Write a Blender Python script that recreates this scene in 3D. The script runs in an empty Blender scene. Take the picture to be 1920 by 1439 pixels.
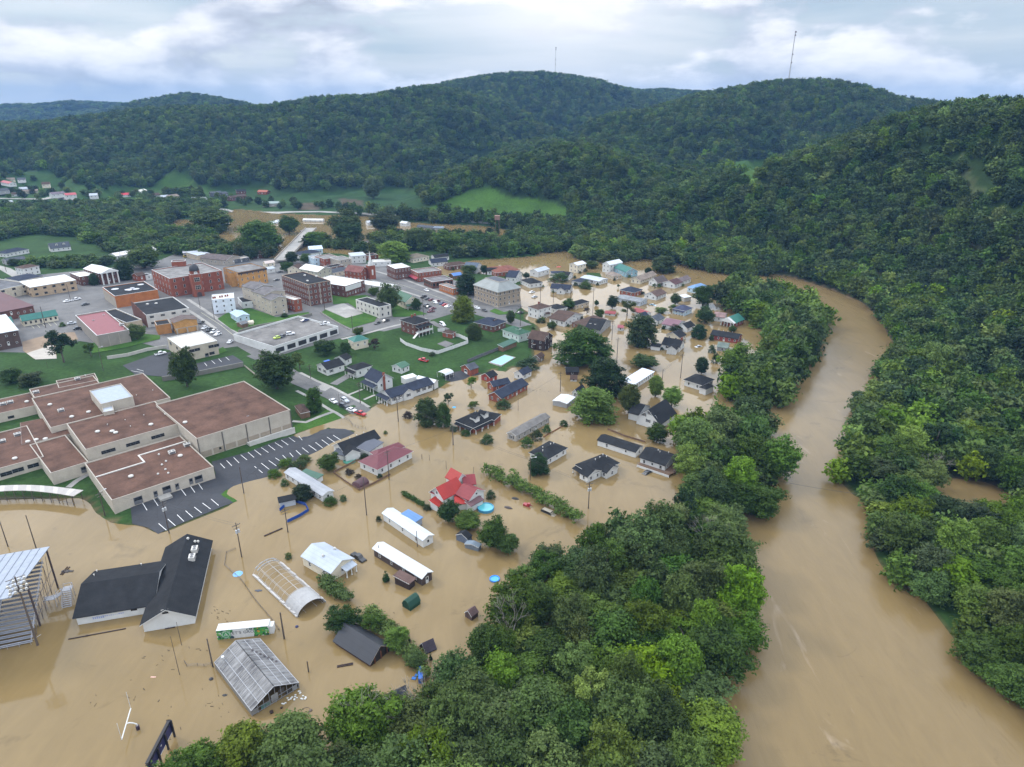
import bpy, bmesh, math, random
import numpy as np
from mathutils import Vector, Matrix
R = math.radians
random.seed(7); RNG = np.random.default_rng(7)
SC = bpy.context.scene
COL = SC.collection
# ------------------------------------------------------------------ camera, world, sun, exposure
F = 1280.0; YH = 197.0; CAMH = 120.0
PITCH = math.atan((719.5 - YH) / F)
cam_d = bpy.data.cameras.new('camera'); cam = bpy.data.objects.new('camera', cam_d); COL.objects.link(cam)
cam_d.sensor_width = 36; cam_d.lens = 24.0; cam_d.clip_start = 1; cam_d.clip_end = 20000
cam.location = (0, 0, CAMH); cam.rotation_euler = (R(90) - PITCH, 0, 0)
SC.camera = cam
SC.view_settings.view_transform = 'Standard'; SC.view_settings.look = 'None'
SC.view_settings.exposure = 0.06; SC.view_settings.gamma = 1.0; SC.view_settings.use_curve_mapping = False
SC.cycles.max_bounces = 5; SC.cycles.diffuse_bounces = 2; SC.cycles.glossy_bounces = 2
SC.cycles.transmission_bounces = 3; SC.cycles.transparent_max_bounces = 6; SC.cycles.volume_bounces = 0
SC.cycles.use_denoising = True
SUN_EL, SUN_AZ = R(40), R(-68)      # azimuth measured from +y (ahead) towards +x
sun_d = bpy.data.lights.new('sun', 'SUN'); sun = bpy.data.objects.new('sun', sun_d); COL.objects.link(sun)
sun_d.energy = 1.7; sun_d.angle = R(11); sun_d.color = (1.0, 0.96, 0.9)
sd = Vector((math.sin(SUN_AZ) * math.cos(SUN_EL), math.cos(SUN_AZ) * math.cos(SUN_EL), math.sin(SUN_EL)))
sun.rotation_euler = sd.to_track_quat('Z', 'Y').to_euler(); sun.location = sd * 3000

W = bpy.data.worlds.new('World'); SC.world = W; W.use_nodes = True
nt = W.node_tree; nt.nodes.clear()
def N(t, ty, **kw):
    n = t.nodes.new(ty)
    for k, v in kw.items():
        if k == 'in_':
            for a, b in v.items(): n.inputs[a].default_value = b
        else: setattr(n, k, v)
    return n
def ramp(t, stops, interp='LINEAR'):
    n = t.nodes.new('ShaderNodeValToRGB'); n.color_ramp.interpolation = interp
    cr = n.color_ramp
    while len(cr.elements) < len(stops): cr.elements.new(0.5)
    for e, (p, c) in zip(cr.elements, stops):
        e.position = p; e.color = (c[0], c[1], c[2], 1) if hasattr(c, '__len__') else (c, c, c, 1)
    return n
def math_n(t, op, a, b=None, clamp=False):
    n = t.nodes.new('ShaderNodeMath'); n.operation = op; n.use_clamp = clamp
    for i, v in enumerate((a, b)):
        if v is None: continue
        if isinstance(v, (int, float)): n.inputs[i].default_value = v
        else: t.links.new(v, n.inputs[i])
    return n.outputs[0]
def mixc(t, fac, a, b, mode='MIX'):
    n = t.nodes.new('ShaderNodeMix'); n.data_type = 'RGBA'; n.blend_type = mode
    for s, v in ((n.inputs[0], fac), (n.inputs[6], a), (n.inputs[7], b)):
        if isinstance(v, (int, float)): s.default_value = v
        elif isinstance(v, (tuple, list)): s.default_value = (v[0], v[1], v[2], 1)
        else: t.links.new(v, s)
    return n.outputs[2]
SKY_K = 0.1; HAZE = 0.00011; CLOUD_SC = 5.6; CLOUD_O = (4.4, 1.8)
sky = N(nt, 'ShaderNodeTexSky', sky_type='NISHITA', sun_disc=False, sun_elevation=SUN_EL, sun_rotation=SUN_AZ,
        altitude=300, air_density=1.2, dust_density=1.5)
tc = N(nt, 'ShaderNodeTexCoord')
sep = N(nt, 'ShaderNodeSeparateXYZ'); nt.links.new(tc.outputs['Generated'], sep.inputs[0])
dx, dy, dz = sep.outputs
def dirmap(sx, sz, ox=0, oy=0):
    """clouds standing over the horizon: azimuth-like x against elevation"""
    c = N(nt, 'ShaderNodeCombineXYZ')
    nt.links.new(math_n(nt, 'ADD', math_n(nt, 'MULTIPLY', dx, sx), ox), c.inputs[0])
    nt.links.new(math_n(nt, 'ADD', math_n(nt, 'MULTIPLY', dy, sx), oy), c.inputs[1])
    nt.links.new(math_n(nt, 'MULTIPLY', dz, sz), c.inputs[2])
    return c.outputs[0]
def noise(t, vec, scale, detail=6, rough=0.55, dist=0.0, lac=2.0):
    n = N(t, 'ShaderNodeTexNoise', in_={'Scale': scale, 'Detail': detail, 'Roughness': rough, 'Distortion': dist, 'Lacunarity': lac})
    if vec is not None: t.links.new(vec, n.inputs['Vector'])
    return n.outputs['Fac']
# cloud banks standing over the horizon, white tops and blue-grey bases; sampled twice to shade them
def bank(sc, ox, oz, up):
    a = noise(nt, dirmap(1.0, 2.5, ox, oz), sc, 10, 0.52, 0.1)
    v = N(nt, 'ShaderNodeVectorMath', operation='ADD'); nt.links.new(dirmap(1.0, 2.5, ox, oz), v.inputs[0]); v.inputs[1].default_value = (0.016, 0.0, up)
    return a, noise(nt, v.outputs[0], sc, 10, 0.52, 0.1)
big, big2 = bank(CLOUD_SC, CLOUD_O[0], CLOUD_O[1], 0.075)
cov = ramp(nt, [(0.44, 0.0), (0.52, 1.0)]); nt.links.new(big, cov.inputs[0])
shade = math_n(nt, 'ADD', math_n(nt, 'MULTIPLY', math_n(nt, 'SUBTRACT', big, big2), 3.8), 0.36, True)
streak = noise(nt, dirmap(1.0, 8.0, 1.7, 0.4), 3.4, 6, 0.55, 0.3)
shade2 = math_n(nt, 'ADD', math_n(nt, 'MULTIPLY', shade, 0.8), math_n(nt, 'MULTIPLY', math_n(nt, 'SUBTRACT', streak, 0.38), 0.45), True)
ccol = ramp(nt, [(0.0, (4.9, 5.5, 6.6)), (0.25, (6.4, 7.0, 8.2)), (0.5, (8.6, 9.0, 9.8)), (0.75, (10.3, 10.5, 10.9)), (1.0, (11.6, 11.6, 11.7))]); nt.links.new(shade2, ccol.inputs[0])
gapc = ramp(nt, [(0.35, (5.6, 7.0, 8.5)), (0.62, (8.2, 9.0, 10.0))]); nt.links.new(streak, gapc.inputs[0])
skyv = mixc(nt, 0.75, sky.outputs[0], gapc.outputs[0])
cl = mixc(nt, cov.outputs[0], skyv, ccol.outputs[0])
hz = ramp(nt, [(0.0, 0.6), (0.022, 0.28), (0.06, 0.0)]); nt.links.new(dz, hz.inputs[0])
cl = mixc(nt, hz.outputs[0], cl, (6.9, 8.1, 9.5))
# the sun behind thin cloud ahead brightens that part of the sky
sv = N(nt, 'ShaderNodeVectorMath', operation='DOT_PRODUCT'); nt.links.new(tc.outputs['Generated'], sv.inputs[0])
gdir = Vector((0.06, 1.0, 0.19)).normalized(); sv.inputs[1].default_value = gdir
gl = ramp(nt, [(0.972, 0.0), (0.990, 0.35), (0.999, 0.85)]); nt.links.new(sv.outputs['Value'], gl.inputs[0])
cl = mixc(nt, gl.outputs[0], cl, (11.2, 11.2, 11.5))
zen = ramp(nt, [(0.12, 1.0), (0.32, 2.7), (0.6, 2.9), (1.0, 2.7)]); nt.links.new(dz, zen.inputs[0])   # an overcast sky is brightest overhead
cl = mixc(nt, 1.0, cl, zen.outputs[0], 'MULTIPLY')
bg = N(nt, 'ShaderNodeBackground', in_={'Strength': SKY_K}); nt.links.new(cl, bg.inputs[0])
wo = N(nt, 'ShaderNodeOutputWorld'); nt.links.new(bg.outputs[0], wo.inputs[0])

# ------------------------------------------------------------------ from a photo pixel to a place on the ground
ZN = {0: (0, 0, 1), 1: (0, 250, 3), 2: (0, 600, 3), 3: (0, 980, 3), 4: (500, 350, 3.84), 5: (900, 450, 3.4909), 6: (500, 650, 3.84),
      7: (850, 650, 3.4909), 8: (500, 950, 3.598), 9: (350, 950, 2.943), 10: (0, 1000, 5.997), 11: (1280, 450, 2.878),
      12: (1320, 950, 2.943), 'a': (0, 400, 5.818), 'b': (260, 440, 5.818), 'c': (520, 430, 5.818), 'd': (780, 440, 5.818),
      'e': (1060, 450, 5.818), 'f': (640, 720, 5.818), 'g': (340, 1120, 6.539), 'h': (60, 1280, 6.4)}
def P(z, p):
    ox, oy, s = ZN[z]; return ox + p[0] / s, oy + p[1] / s
CP, SP = math.cos(PITCH), math.sin(PITCH)
def ray(u, v):
    x = (u - 960) / F; y = (719.5 - v) / F
    return np.array([x, CP + y * SP, -SP + y * CP])
def flat(u, v, z=0.0):
    r = ray(u, v); t = (z - CAMH) / r[2]
    return np.array([r[0] * t, r[1] * t])
def at_y(u, v, Y):
    r = ray(u, v); t = Y / r[1]; return np.array([r[0] * t, Y, CAMH + r[2] * t])
def proj(p):
    x, y, z = p[..., 0], p[..., 1], p[..., 2] - CAMH
    d = y * CP - z * SP; up = y * SP + z * CP
    d = np.where(d < 1, 1, d)
    return 960 + F * x / d, 719.5 - F * up / d, d
# ------------------------------------------------------------------ terrain
def waves(x, y, wl, seed, n=7):
    r = np.random.default_rng(seed); o = 0
    for i in range(n):
        a = r.uniform(0, 2 * math.pi); k = 2 * math.pi / (wl * r.uniform(0.6, 1.6)); o = o + np.sin((x * math.cos(a) + y * math.sin(a)) * k + r.uniform(0, 6.28))
    return o / math.sqrt(n)
def seg_d(x, y, pts):
    best = np.full(x.shape, 1e9)
    n = len(pts)
    for i in range(n):
        ax, ay = pts[i]; bx, by = pts[(i + 1) % n]
        ux, uy = bx - ax, by - ay; L = ux * ux + uy * uy + 1e-9
        t = np.clip(((x - ax) * ux + (y - ay) * uy) / L, 0, 1)
        best = np.minimum(best, (x - ax - t * ux) ** 2 + (y - ay - t * uy) ** 2)
    return np.sqrt(best)
def inside(x, y, pts):
    c = np.zeros(np.shape(x), bool); n = len(pts); j = n - 1
    for i in range(n):
        xi, yi = pts[i]; xj, yj = pts[j]
        c ^= ((yi > y) != (yj > y)) & (x < (xj - xi) * (y - yi) / (yj - yi + 1e-12) + xi)
        j = i
    return c
RIDGES = [
 ([(-250, 240, 1300), (70, 227, 1350), (150, 222, 1350), (200, 212, 1350), (310, 199, 1350), (400, 199, 1350), (500, 198, 1350), (600, 181, 1380), (675, 178, 1400),
   (725, 176, 1420), (775, 163, 1450), (810, 159, 1480)], 400, 13),
 ([(700, 190, 1700), (780, 166, 1760), (850, 154, 1800), (900, 142, 1850), (969, 134, 1900), (1033, 136, 1920), (1086, 144, 1960), (1123, 158, 2000), (1155, 163, 2050)], 520, 13),
 ([(1000, 165, 2250), (1155, 164, 2350), (1198, 168, 2400), (1245, 166, 2400), (1325, 171, 2400), (1450, 178, 2400)], 650, 13),
 ([(1139, 262, 1150), (1219, 243, 1180), (1272, 206, 1230), (1325, 176, 1260), (1378, 163, 1280), (1447, 151, 1300), (1538, 147, 1300), (1591, 158, 1300), (1644, 174, 1300),
   (1729, 190, 1300), (1793, 195, 1300), (1950, 200, 1300)], 430, 13),
 ([(1570, 300, 820), (1640, 262, 780), (1686, 245, 740), (1750, 219, 680), (1803, 192, 620), (1856, 183, 570), (1920, 190, 530), (2100, 160, 470), (2500, 120, 380), (3200, 60, 300)], 290, 13),
 ([(835, 380, 800), (875, 363, 815), (908, 349, 830)], 170, 0),
 ([(908, 345, 830), (953, 291, 850), (1006, 283, 860), (1070, 268, 860), (1139, 288, 850), (1176, 304, 830), (1261, 315, 800), (1304, 325, 780), (1341, 357, 740), (1390, 395, 690)], 205, 13),
 ([(-300, 204, 3000), (0, 199, 3000), (60, 198, 3000), (140, 192, 3000), (200, 196, 3000), (280, 205, 2900)], 900, 8),
 ([(100, 196, 4800), (180, 193, 4800), (250, 197, 4800), (400, 200, 4800), (650, 196, 4800)], 1500, 8),
 ([(245, 208, 2050), (300, 184, 2050), (345, 175, 2050), (382, 179, 2050), (412, 197, 2050), (460, 205, 2050)], 430, 12),
]
for i, (pts, w, off) in enumerate(RIDGES):
    RIDGES[i] = ([at_y(*p) - np.array([0, 0, off]) for p in pts], w)
CREST = np.concatenate([np.stack([a + (b - a) * t for t in np.linspace(0, 1, 9)]) for pts, w in RIDGES for a, b in zip(pts[:-1], pts[1:])])
def GUL_TOP(x, y, h):
    """0 on the crest lines, 1 well away from them, so gullies never notch the skyline"""
    d = np.full(x.shape, 1e9)
    for c in CREST[::2]: d = np.minimum(d, (x - c[0]) ** 2 + (y - c[1]) ** 2)
    return np.sqrt(d) / 160 - .25
def hills(x, y):
    nz = waves(x, y, 190, 3); nz2 = waves(x, y, 75, 5)
    tot = 0
    for pts, w in RIDGES:
        best = np.zeros(x.shape)
        for a, b in zip(pts[:-1], pts[1:]):
            ux, uy = b[0] - a[0], b[1] - a[1]; L = ux * ux + uy * uy
            t = np.clip(((x - a[0]) * ux + (y - a[1]) * uy) / L, 0, 1)
            d = np.hypot(x - a[0] - t * ux, y - a[1] - t * uy) / w
            d = d * (1 + np.clip(0.26 * nz + 0.08 * nz2, -0.16, 0.6) * np.clip(d * 3, 0, 1))
            pr = np.clip(1 - d, 0, 1); pr = 0.45 * pr + 0.55 * (0.5 - 0.5 * np.cos(math.pi * pr))
            best = np.maximum(best, (a[2] + t * (b[2] - a[2])) * pr)
        tot = tot + np.maximum(best, 0) ** 6
    h = tot ** (1 / 6)
    gul = np.abs(waves(x, y, 330, 23, 5)); gul = 1 - np.clip(gul / .55, 0, 1); fl = np.clip(h / 30, 0, 1) * np.clip(GUL_TOP(x, y, h), 0, 1)
    return h * (1 - .34 * gul ** 1.3 * fl)
SHORE = [(-420, 940), (0, 938), (100, 936), (152, 935), (168, 945), (178, 962), (205, 980), (240, 986), (262, 985), (288, 999), (312, 999), (345, 984), (395, 964), (430, 950),
  (442, 940), (416, 927), (428, 912), (470, 900), (502, 893), (520, 878), (545, 866), (570, 856), (600, 842), (618, 830), (640, 822), (672, 808), (650, 806), (628, 806), (612, 800), (600, 812), (570, 824), (548, 818), (560, 812),
  (600, 797), (640, 784), (660, 776), (688, 774), (698, 764), (712, 758), (745, 752), (790, 742), (822, 730), (845, 715), (868, 712), (885, 702), (905, 705), (925, 692), (945, 700), (960, 690), (985, 688), (1000, 676), (1003, 662), (1000, 650),
  (1018, 632), (1010, 612), (985, 598), (992, 586), (978, 578), (976, 556), (968, 540), (985, 532), (960, 520), (880, 512), (838, 518), (815, 508), (822, 498), (850, 496), (880, 490), (930, 486), (985, 482), (1020, 480), (1060, 475), (1100, 474), (1150, 478), (1200, 480),
  (1260, 492), (1340, 506), (1450, 514), (1500, 524), (1560, 544), (1615, 566), (1650, 598), (1672, 640), (1692, 668), (1645, 705), (1640, 748), (1595, 770), (1602, 800), (1585, 860), (1562, 890), (1600, 930), (1662, 955), (1625, 1000),
  (1650, 1062), (1722, 1112), (1800, 1215), (1870, 1285), (1960, 1355), (2300, 1600), (2300, 2400), (-1200, 2400), (-1200, 940)]
NORTH = [(300, 440), (330, 412), (400, 412), (440, 393), (500, 398), (540, 402), (600, 404), (690, 406), (720, 414), (800, 420), (900, 424), (980, 436), (1040, 448), (1110, 462), (1090, 478), (1020, 482), (960, 470), (870, 466), (760, 468),
  (700, 486), (640, 476), (580, 474), (560, 478), (520, 484), (440, 486), (410, 474), (330, 440)]
POND = [(1740, 912), (1775, 896), (1850, 905), (1905, 930), (1850, 975), (1790, 985), (1765, 960)]
GREEN_ISLE = [(1098, 512), (1128, 512), (1130, 520), (1100, 520)]
WPOLY = [[tuple(flat(*p)) for p in pl] for pl in (SHORE, NORTH, POND)]
ISLE = [tuple(flat(*p)) for p in GREEN_ISLE]
def base_h(x, y):
    h = np.zeros(x.shape); d_all = np.full(x.shape, 1e9); ins = np.zeros(x.shape, bool)
    for pl in WPOLY:
        d = seg_d(x, y, pl); i = inside(x, y, pl)
        ins |= i; d_all = np.minimum(d_all, d)
    land = np.minimum(0.16 * d_all, 0.9) + np.clip(d_all - 8, 0, 170) * 0.022
    wet = -np.minimum(0.2 * d_all, 2.2)
    h = np.where(ins, wet, land)
    il = inside(x, y, ISLE); h = np.where(il, np.maximum(h, 0.35), h)
    f = np.where(ins, 0, np.clip(d_all / 130, 0, 1)); return h, f ** 1.3
def axis(lo, a, b, hi, fine, grow):
    mid = list(np.arange(a, b + 0.1, fine)); s = fine; v = b; right = []
    while v < hi: s = min(s * grow, 60); v += s; right.append(v)
    s = fine; v = a; left = []
    while v > lo: s = min(s * grow, 60); v -= s; left.append(v)
    return np.array(left[::-1] + mid + right)
GX = axis(-4200, -400, 400, 4200, 3.2, 1.05); GY = axis(-260, 90, 760, 6400, 3.2, 1.035)
GXX, GYY = np.meshgrid(GX, GY)
HH = hills(GXX, GYY); BB, SHF = base_h(GXX, GYY)
HB = np.clip(HH - 2.0, 0, None)
blend = np.clip(HH / 14, 0, 1); blend = blend * blend * (3 - 2 * blend)
GZ = BB + HB * SHF; blend = blend * SHF
GZ += 0.9 * blend * waves(GXX, GYY, 40, 11)
def ground(x, y):
    x = np.asarray(x, float); y = np.asarray(y, float)
    i = np.clip(np.searchsorted(GX, x) - 1, 0, len(GX) - 2); j = np.clip(np.searchsorted(GY, y) - 1, 0, len(GY) - 2)
    tx = (x - GX[i]) / (GX[i + 1] - GX[i]); ty = (y - GY[j]) / (GY[j + 1] - GY[j])
    return (GZ[j, i] * (1 - tx) + GZ[j, i + 1] * tx) * (1 - ty) + (GZ[j + 1, i] * (1 - tx) + GZ[j + 1, i + 1] * tx) * ty
TT = np.geomspace(60, 9000, 2400)
def hit(u, v, h=0.0):
    """point where the pixel's ray meets the surface (ground or water) raised by h"""
    r = ray(u, v); X = r[0] * TT; Y = r[1] * TT; Z = CAMH + r[2] * TT
    g = np.maximum(ground(X, Y), 0) + h
    k = np.argmax(Z < g)
    if k == 0: k = len(TT) - 1
    a = Z[k - 1] - g[k - 1]; b = Z[k] - g[k]; f = a / (a - b + 1e-9)
    t = TT[k - 1] + f * (TT[k] - TT[k - 1])
    return np.array([r[0] * t, r[1] * t, CAMH + r[2] * t])
def top_z(base, v):
    """height of the point straight above base (x, y) that is seen at image row v"""
    y = (719.5 - v) / F; dy_, dz_ = CP + y * SP, -SP + y * CP
    return CAMH + dz_ / dy_ * base[1]
# ------------------------------------------------------------------ materials
MATS = {}
def new_mat(name):
    m = bpy.data.materials.new(name); m.use_nodes = True; t = m.node_tree
    return m, t, t.nodes['Principled BSDF']
C = dict(white=(.57, .57, .55), offwhite=(.50, .48, .44), cream=(.60, .54, .42), tan=(.44, .36, .26), beige=(.40, .35, .28), stone=(.34, .30, .25), grey=(.30, .30, .30), dgrey=(.12, .12, .125),
         brick=(.235, .075, .045), dbrick=(.13, .06, .045), orange=(.36, .13, .045), yellow=(.46, .25, .09), black=(.018, .019, .021), navy=(.028, .034, .052), slate=(.07, .077, .09), brown=(.075, .048, .038), dbrown=(.045, .03, .026),
         red=(.31, .024, .017), maroon=(.105, .028, .032), rust=(.17, .065, .045), purple=(.13, .065, .075), wmetal=(.54, .56, .58), gmetal=(.40, .43, .47), lgmetal=(.37, .41, .46), teal=(.025, .13, .105), green=(.045, .12, .07), dgreen=(.02, .06, .035),
         blue=(.05, .14, .34), sky=(.16, .33, .60), lblue=(.42, .54, .62), wood=(.16, .10, .065), cedar=(.2, .085, .05), asphalt=(.045, .046, .05), concrete=(.30, .285, .26), redbrown=(.104, .056, .039), gold=(.6, .5, .1), mauve=(.24, .16, .15), taupe=(.21, .17, .14))
def mat(kind, col):
    key = (kind, col if isinstance(col, str) else tuple(col))
    if key in MATS: return MATS[key]
    c = C[col] if isinstance(col, str) else col
    m, t, b = new_mat(f'{kind} {col if isinstance(col, str) else "tint"}')
    co = N(t, 'ShaderNodeTexCoord').outputs['Object']
    L = t.links
    def vary(sc, lo, hi, det=5):
        n = noise(t, co, sc, det, .6); r = ramp(t, [(.3, lo), (.7, hi)]); L.new(n, r.inputs[0]); return r.outputs[0]
    def bands(axis, size, lo, w=.12):
        s = N(t, 'ShaderNodeSeparateXYZ'); L.new(co, s.inputs[0])
        f = math_n(t, 'FRACT', math_n(t, 'DIVIDE', s.outputs[axis], size))
        r = ramp(t, [(0, lo), (w, 1.0), (1 - w, 1.0), (1, lo)]); L.new(f, r.inputs[0]); return r.outputs[0]
    rough = .8
    if kind == 'shingle':
        v = mixc(t, 1, vary(.35, .72, 1.3), vary(4.5, .8, 1.2), 'MULTIPLY'); v = mixc(t, .5, v, bands(1, .45, .7), 'MULTIPLY'); rough = .92
    elif kind == 'metal':
        v = mixc(t, 1, vary(.25, .84, 1.08), bands(0, 1.0, .74, .06), 'MULTIPLY'); rough = .55; b.inputs['Specular IOR Level'].default_value = .3
    elif kind == 'tar':
        v = mixc(t, 1, vary(.16, .55, 1.35, 8), vary(1.6, .82, 1.15), 'MULTIPLY'); rough = .9
    elif kind == 'siding':
        v = mixc(t, 1, vary(.4, .88, 1.04), bands(2, .3, .85), 'MULTIPLY'); rough = .6
    elif kind == 'brick':
        v = mixc(t, 1, vary(.5, .8, 1.15), vary(9, .78, 1.2), 'MULTIPLY'); v = mixc(t, .6, v, bands(2, .22, .75), 'MULTIPLY'); rough = .9
    elif kind == 'render':
        v = mixc(t, 1, vary(.3, .84, 1.08, 8), vary(2.5, .93, 1.05), 'MULTIPLY'); rough = .85
    elif kind == 'planks':
        v = mixc(t, 1, vary(1.2, .75, 1.2), bands(0, .3, .6), 'MULTIPLY'); rough = .85
    elif kind == 'paint':
        v = vary(.8, .94, 1.03); rough = .3
        b.inputs['Coat Weight'].default_value = .4
    elif kind == 'plain':
        v = vary(.7, .88, 1.08); rough = .6
    else: v = None
    if v is not None: L.new(mixc(t, 1, c, v, 'MULTIPLY'), b.inputs['Base Color'])
    else: b.inputs['Base Color'].default_value = (*c, 1)
    b.inputs['Roughness'].default_value = rough
    if rough > .7: b.inputs['Specular IOR Level'].default_value = .18
    MATS[key] = m; return m
def m_glass():
    if 'glass' in MATS: return MATS['glass']
    m, t, b = new_mat('window glass'); b.inputs['Base Color'].default_value = (.012, .014, .017, 1); b.inputs['Roughness'].default_value = .12
    MATS['glass'] = m; return m
def m_leaf(name, rgb, dark=.55, light=1.35, hue=.03):
    key = ('leaf', name)
    if key in MATS: return MATS[key]
    m, t, b = new_mat(name); L = t.links
    co = N(t, 'ShaderNodeTexCoord').outputs['Object']; oi = N(t, 'ShaderNodeObjectInfo')
    n = noise(t, co, .42, 3, .6); r = ramp(t, [(.3, dark), (.5, 1.0), (.72, light)]); L.new(n, r.inputs[0])
    hs = N(t, 'ShaderNodeHueSaturation', in_={'Color': (*rgb, 1)})
    L.new(math_n(t, 'ADD', math_n(t, 'MULTIPLY', oi.outputs['Random'], -1.3 * hue), .5 + hue * .15), hs.inputs['Hue'])
    fr = math_n(t, 'FRACT', math_n(t, 'MULTIPLY', oi.outputs['Random'], 17.3))
    L.new(math_n(t, 'ADD', math_n(t, 'MULTIPLY', fr, .75), .62), hs.inputs['Value'])
    L.new(math_n(t, 'ADD', math_n(t, 'MULTIPLY', math_n(t, 'FRACT', math_n(t, 'MULTIPLY', oi.outputs['Random'], 7.7)), .3), .85), hs.inputs['Saturation'])
    c = mixc(t, 1, hs.outputs[0], r.outputs[0], 'MULTIPLY')
    L.new(c, b.inputs['Base Color']); b.inputs['Roughness'].default_value = .62; b.inputs['Specular IOR Level'].default_value = .25
    tr = N(t, 'ShaderNodeBsdfTranslucent'); L.new(c, tr.inputs[0])
    mx = N(t, 'ShaderNodeMixShader', in_={0: .28}); L.new(b.outputs[0], mx.inputs[1]); L.new(tr.outputs[0], mx.inputs[2])
    L.new(mx.outputs[0], t.nodes['Material Output'].inputs[0])
    MATS[key] = m; return m
def m_bark():
    return mat('render', (.10, .085, .07))
# ------------------------------------------------------------------ objects
def tag(o, label=None, cat=None, group=None, kind=None):
    if label: o['label'] = label
    if cat: o['category'] = cat
    if group: o['group'] = group
    if kind: o['kind'] = kind
    return o
def empty(name, loc, rz=0, label=None, cat=None, group=None):
    o = bpy.data.objects.new(name, None); COL.objects.link(o); o.location = loc; o.rotation_euler = (0, 0, rz); o.empty_display_size = .5
    return tag(o, label, cat, group)
class MB:
    def __init__(s): s.v = []; s.f = []; s.m = []
    def poly(s, pts, m=0):
        i = len(s.v); s.v += [tuple(p) for p in pts]; s.f.append(tuple(range(i, i + len(pts)))); s.m.append(m)
    def mesh(s, verts, faces, m=0):
        i = len(s.v); s.v += [tuple(p) for p in verts]
        for f in faces: s.f.append(tuple(a + i for a in f)); s.m.append(m)
    def box(s, x0, x1, y0, y1, z0, z1, m=0):
        s.mesh([(x0, y0, z0), (x1, y0, z0), (x1, y1, z0), (x0, y1, z0), (x0, y0, z1), (x1, y0, z1), (x1, y1, z1), (x0, y1, z1)],
               [(3, 2, 1, 0), (4, 5, 6, 7), (0, 1, 5, 4), (1, 2, 6, 5), (2, 3, 7, 6), (3, 0, 4, 7)], m); return s
    def extrude(s, prof, axis, a, b, m=0, mside=None):
        """closed outline in the plane across 'axis' swept from a to b"""
        n = len(prof)
        def q(p, t): return (t, p[0], p[1]) if axis == 0 else ((p[0], t, p[1]) if axis == 1 else (p[0], p[1], t))
        vs = [q(p, a) for p in prof] + [q(p, b) for p in prof]
        s.mesh(vs, [tuple(range(n))[::-1], tuple(range(n, 2 * n))], m if mside is None else mside)
        s.mesh(vs, [(i, (i + 1) % n, (i + 1) % n + n, i + n) for i in range(n)], m); return s
    def tube(s, p0, p1, r0, r1=None, n=6, m=0):
        r1 = r0 if r1 is None else r1
        p0 = Vector(p0); p1 = Vector(p1); d = (p1 - p0)
        if d.length < 1e-6: return s
        d.normalize(); a = d.orthogonal().normalized(); b = d.cross(a)
        vs = [p0 + (a * math.cos(2 * math.pi * i / n) + b * math.sin(2 * math.pi * i / n)) * r0 for i in range(n)] + \
             [p1 + (a * math.cos(2 * math.pi * i / n) + b * math.sin(2 * math.pi * i / n)) * r1 for i in range(n)]
        s.mesh(vs, [(i, (i + 1) % n, (i + 1) % n + n, i + n) for i in range(n)] + [tuple(range(n))[::-1], tuple(range(n, 2 * n))], m); return s
    def path(s, pts, r, n=6, m=0):
        for a, b in zip(pts[:-1], pts[1:]): s.tube(a, b, r, r, n, m)
        return s
    def disc(s, c, r, z, h, n=20, m=0):
        s.extrude([(c[0] + r * math.cos(2 * math.pi * i / n), c[1] + r * math.sin(2 * math.pi * i / n)) for i in range(n)], 2, z, z + h, m); return s
    def dome(s, c, r, rz, n=14, k=5, m=0):
        vs = []; fs = []
        for j in range(k):
            a = j / k * math.pi / 2
            vs += [(c[0] + r * math.cos(a) * math.cos(2 * math.pi * i / n), c[1] + r * math.cos(a) * math.sin(2 * math.pi * i / n), c[2] + rz * math.sin(a)) for i in range(n)]
        vs.append((c[0], c[1], c[2] + rz))
        for j in range(k - 1): fs += [(j * n + i, j * n + (i + 1) % n, (j + 1) * n + (i + 1) % n, (j + 1) * n + i) for i in range(n)]
        fs += [((k - 1) * n + i, (k - 1) * n + (i + 1) % n, k * n) for i in range(n)]
        s.mesh(vs, fs, m); return s
    def data(s, name, mats, smooth=False):
        me = bpy.data.meshes.new(name); me.from_pydata(s.v, [], s.f)
        for mm in (mats if isinstance(mats, (list, tuple)) else [mats]): me.materials.append(mm)
        me.polygons.foreach_set('material_index', s.m)
        if smooth: me.polygons.foreach_set('use_smooth', [True] * len(s.f))
        me.update(); return me
    def build(s, name, mats, parent=None, loc=(0, 0, 0), rz=0, smooth=False):
        return put(name, s.data(name, mats, smooth), parent, loc, rz)
def put(name, me, parent=None, loc=(0, 0, 0), rz=0, rot=None, scale=None):
    o = bpy.data.objects.new(name, me); COL.objects.link(o); o.parent = parent; o.location = loc
    o.rotation_euler = rot if rot else (0, 0, rz)
    if scale is not None: o.scale = scale
    return o
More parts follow.
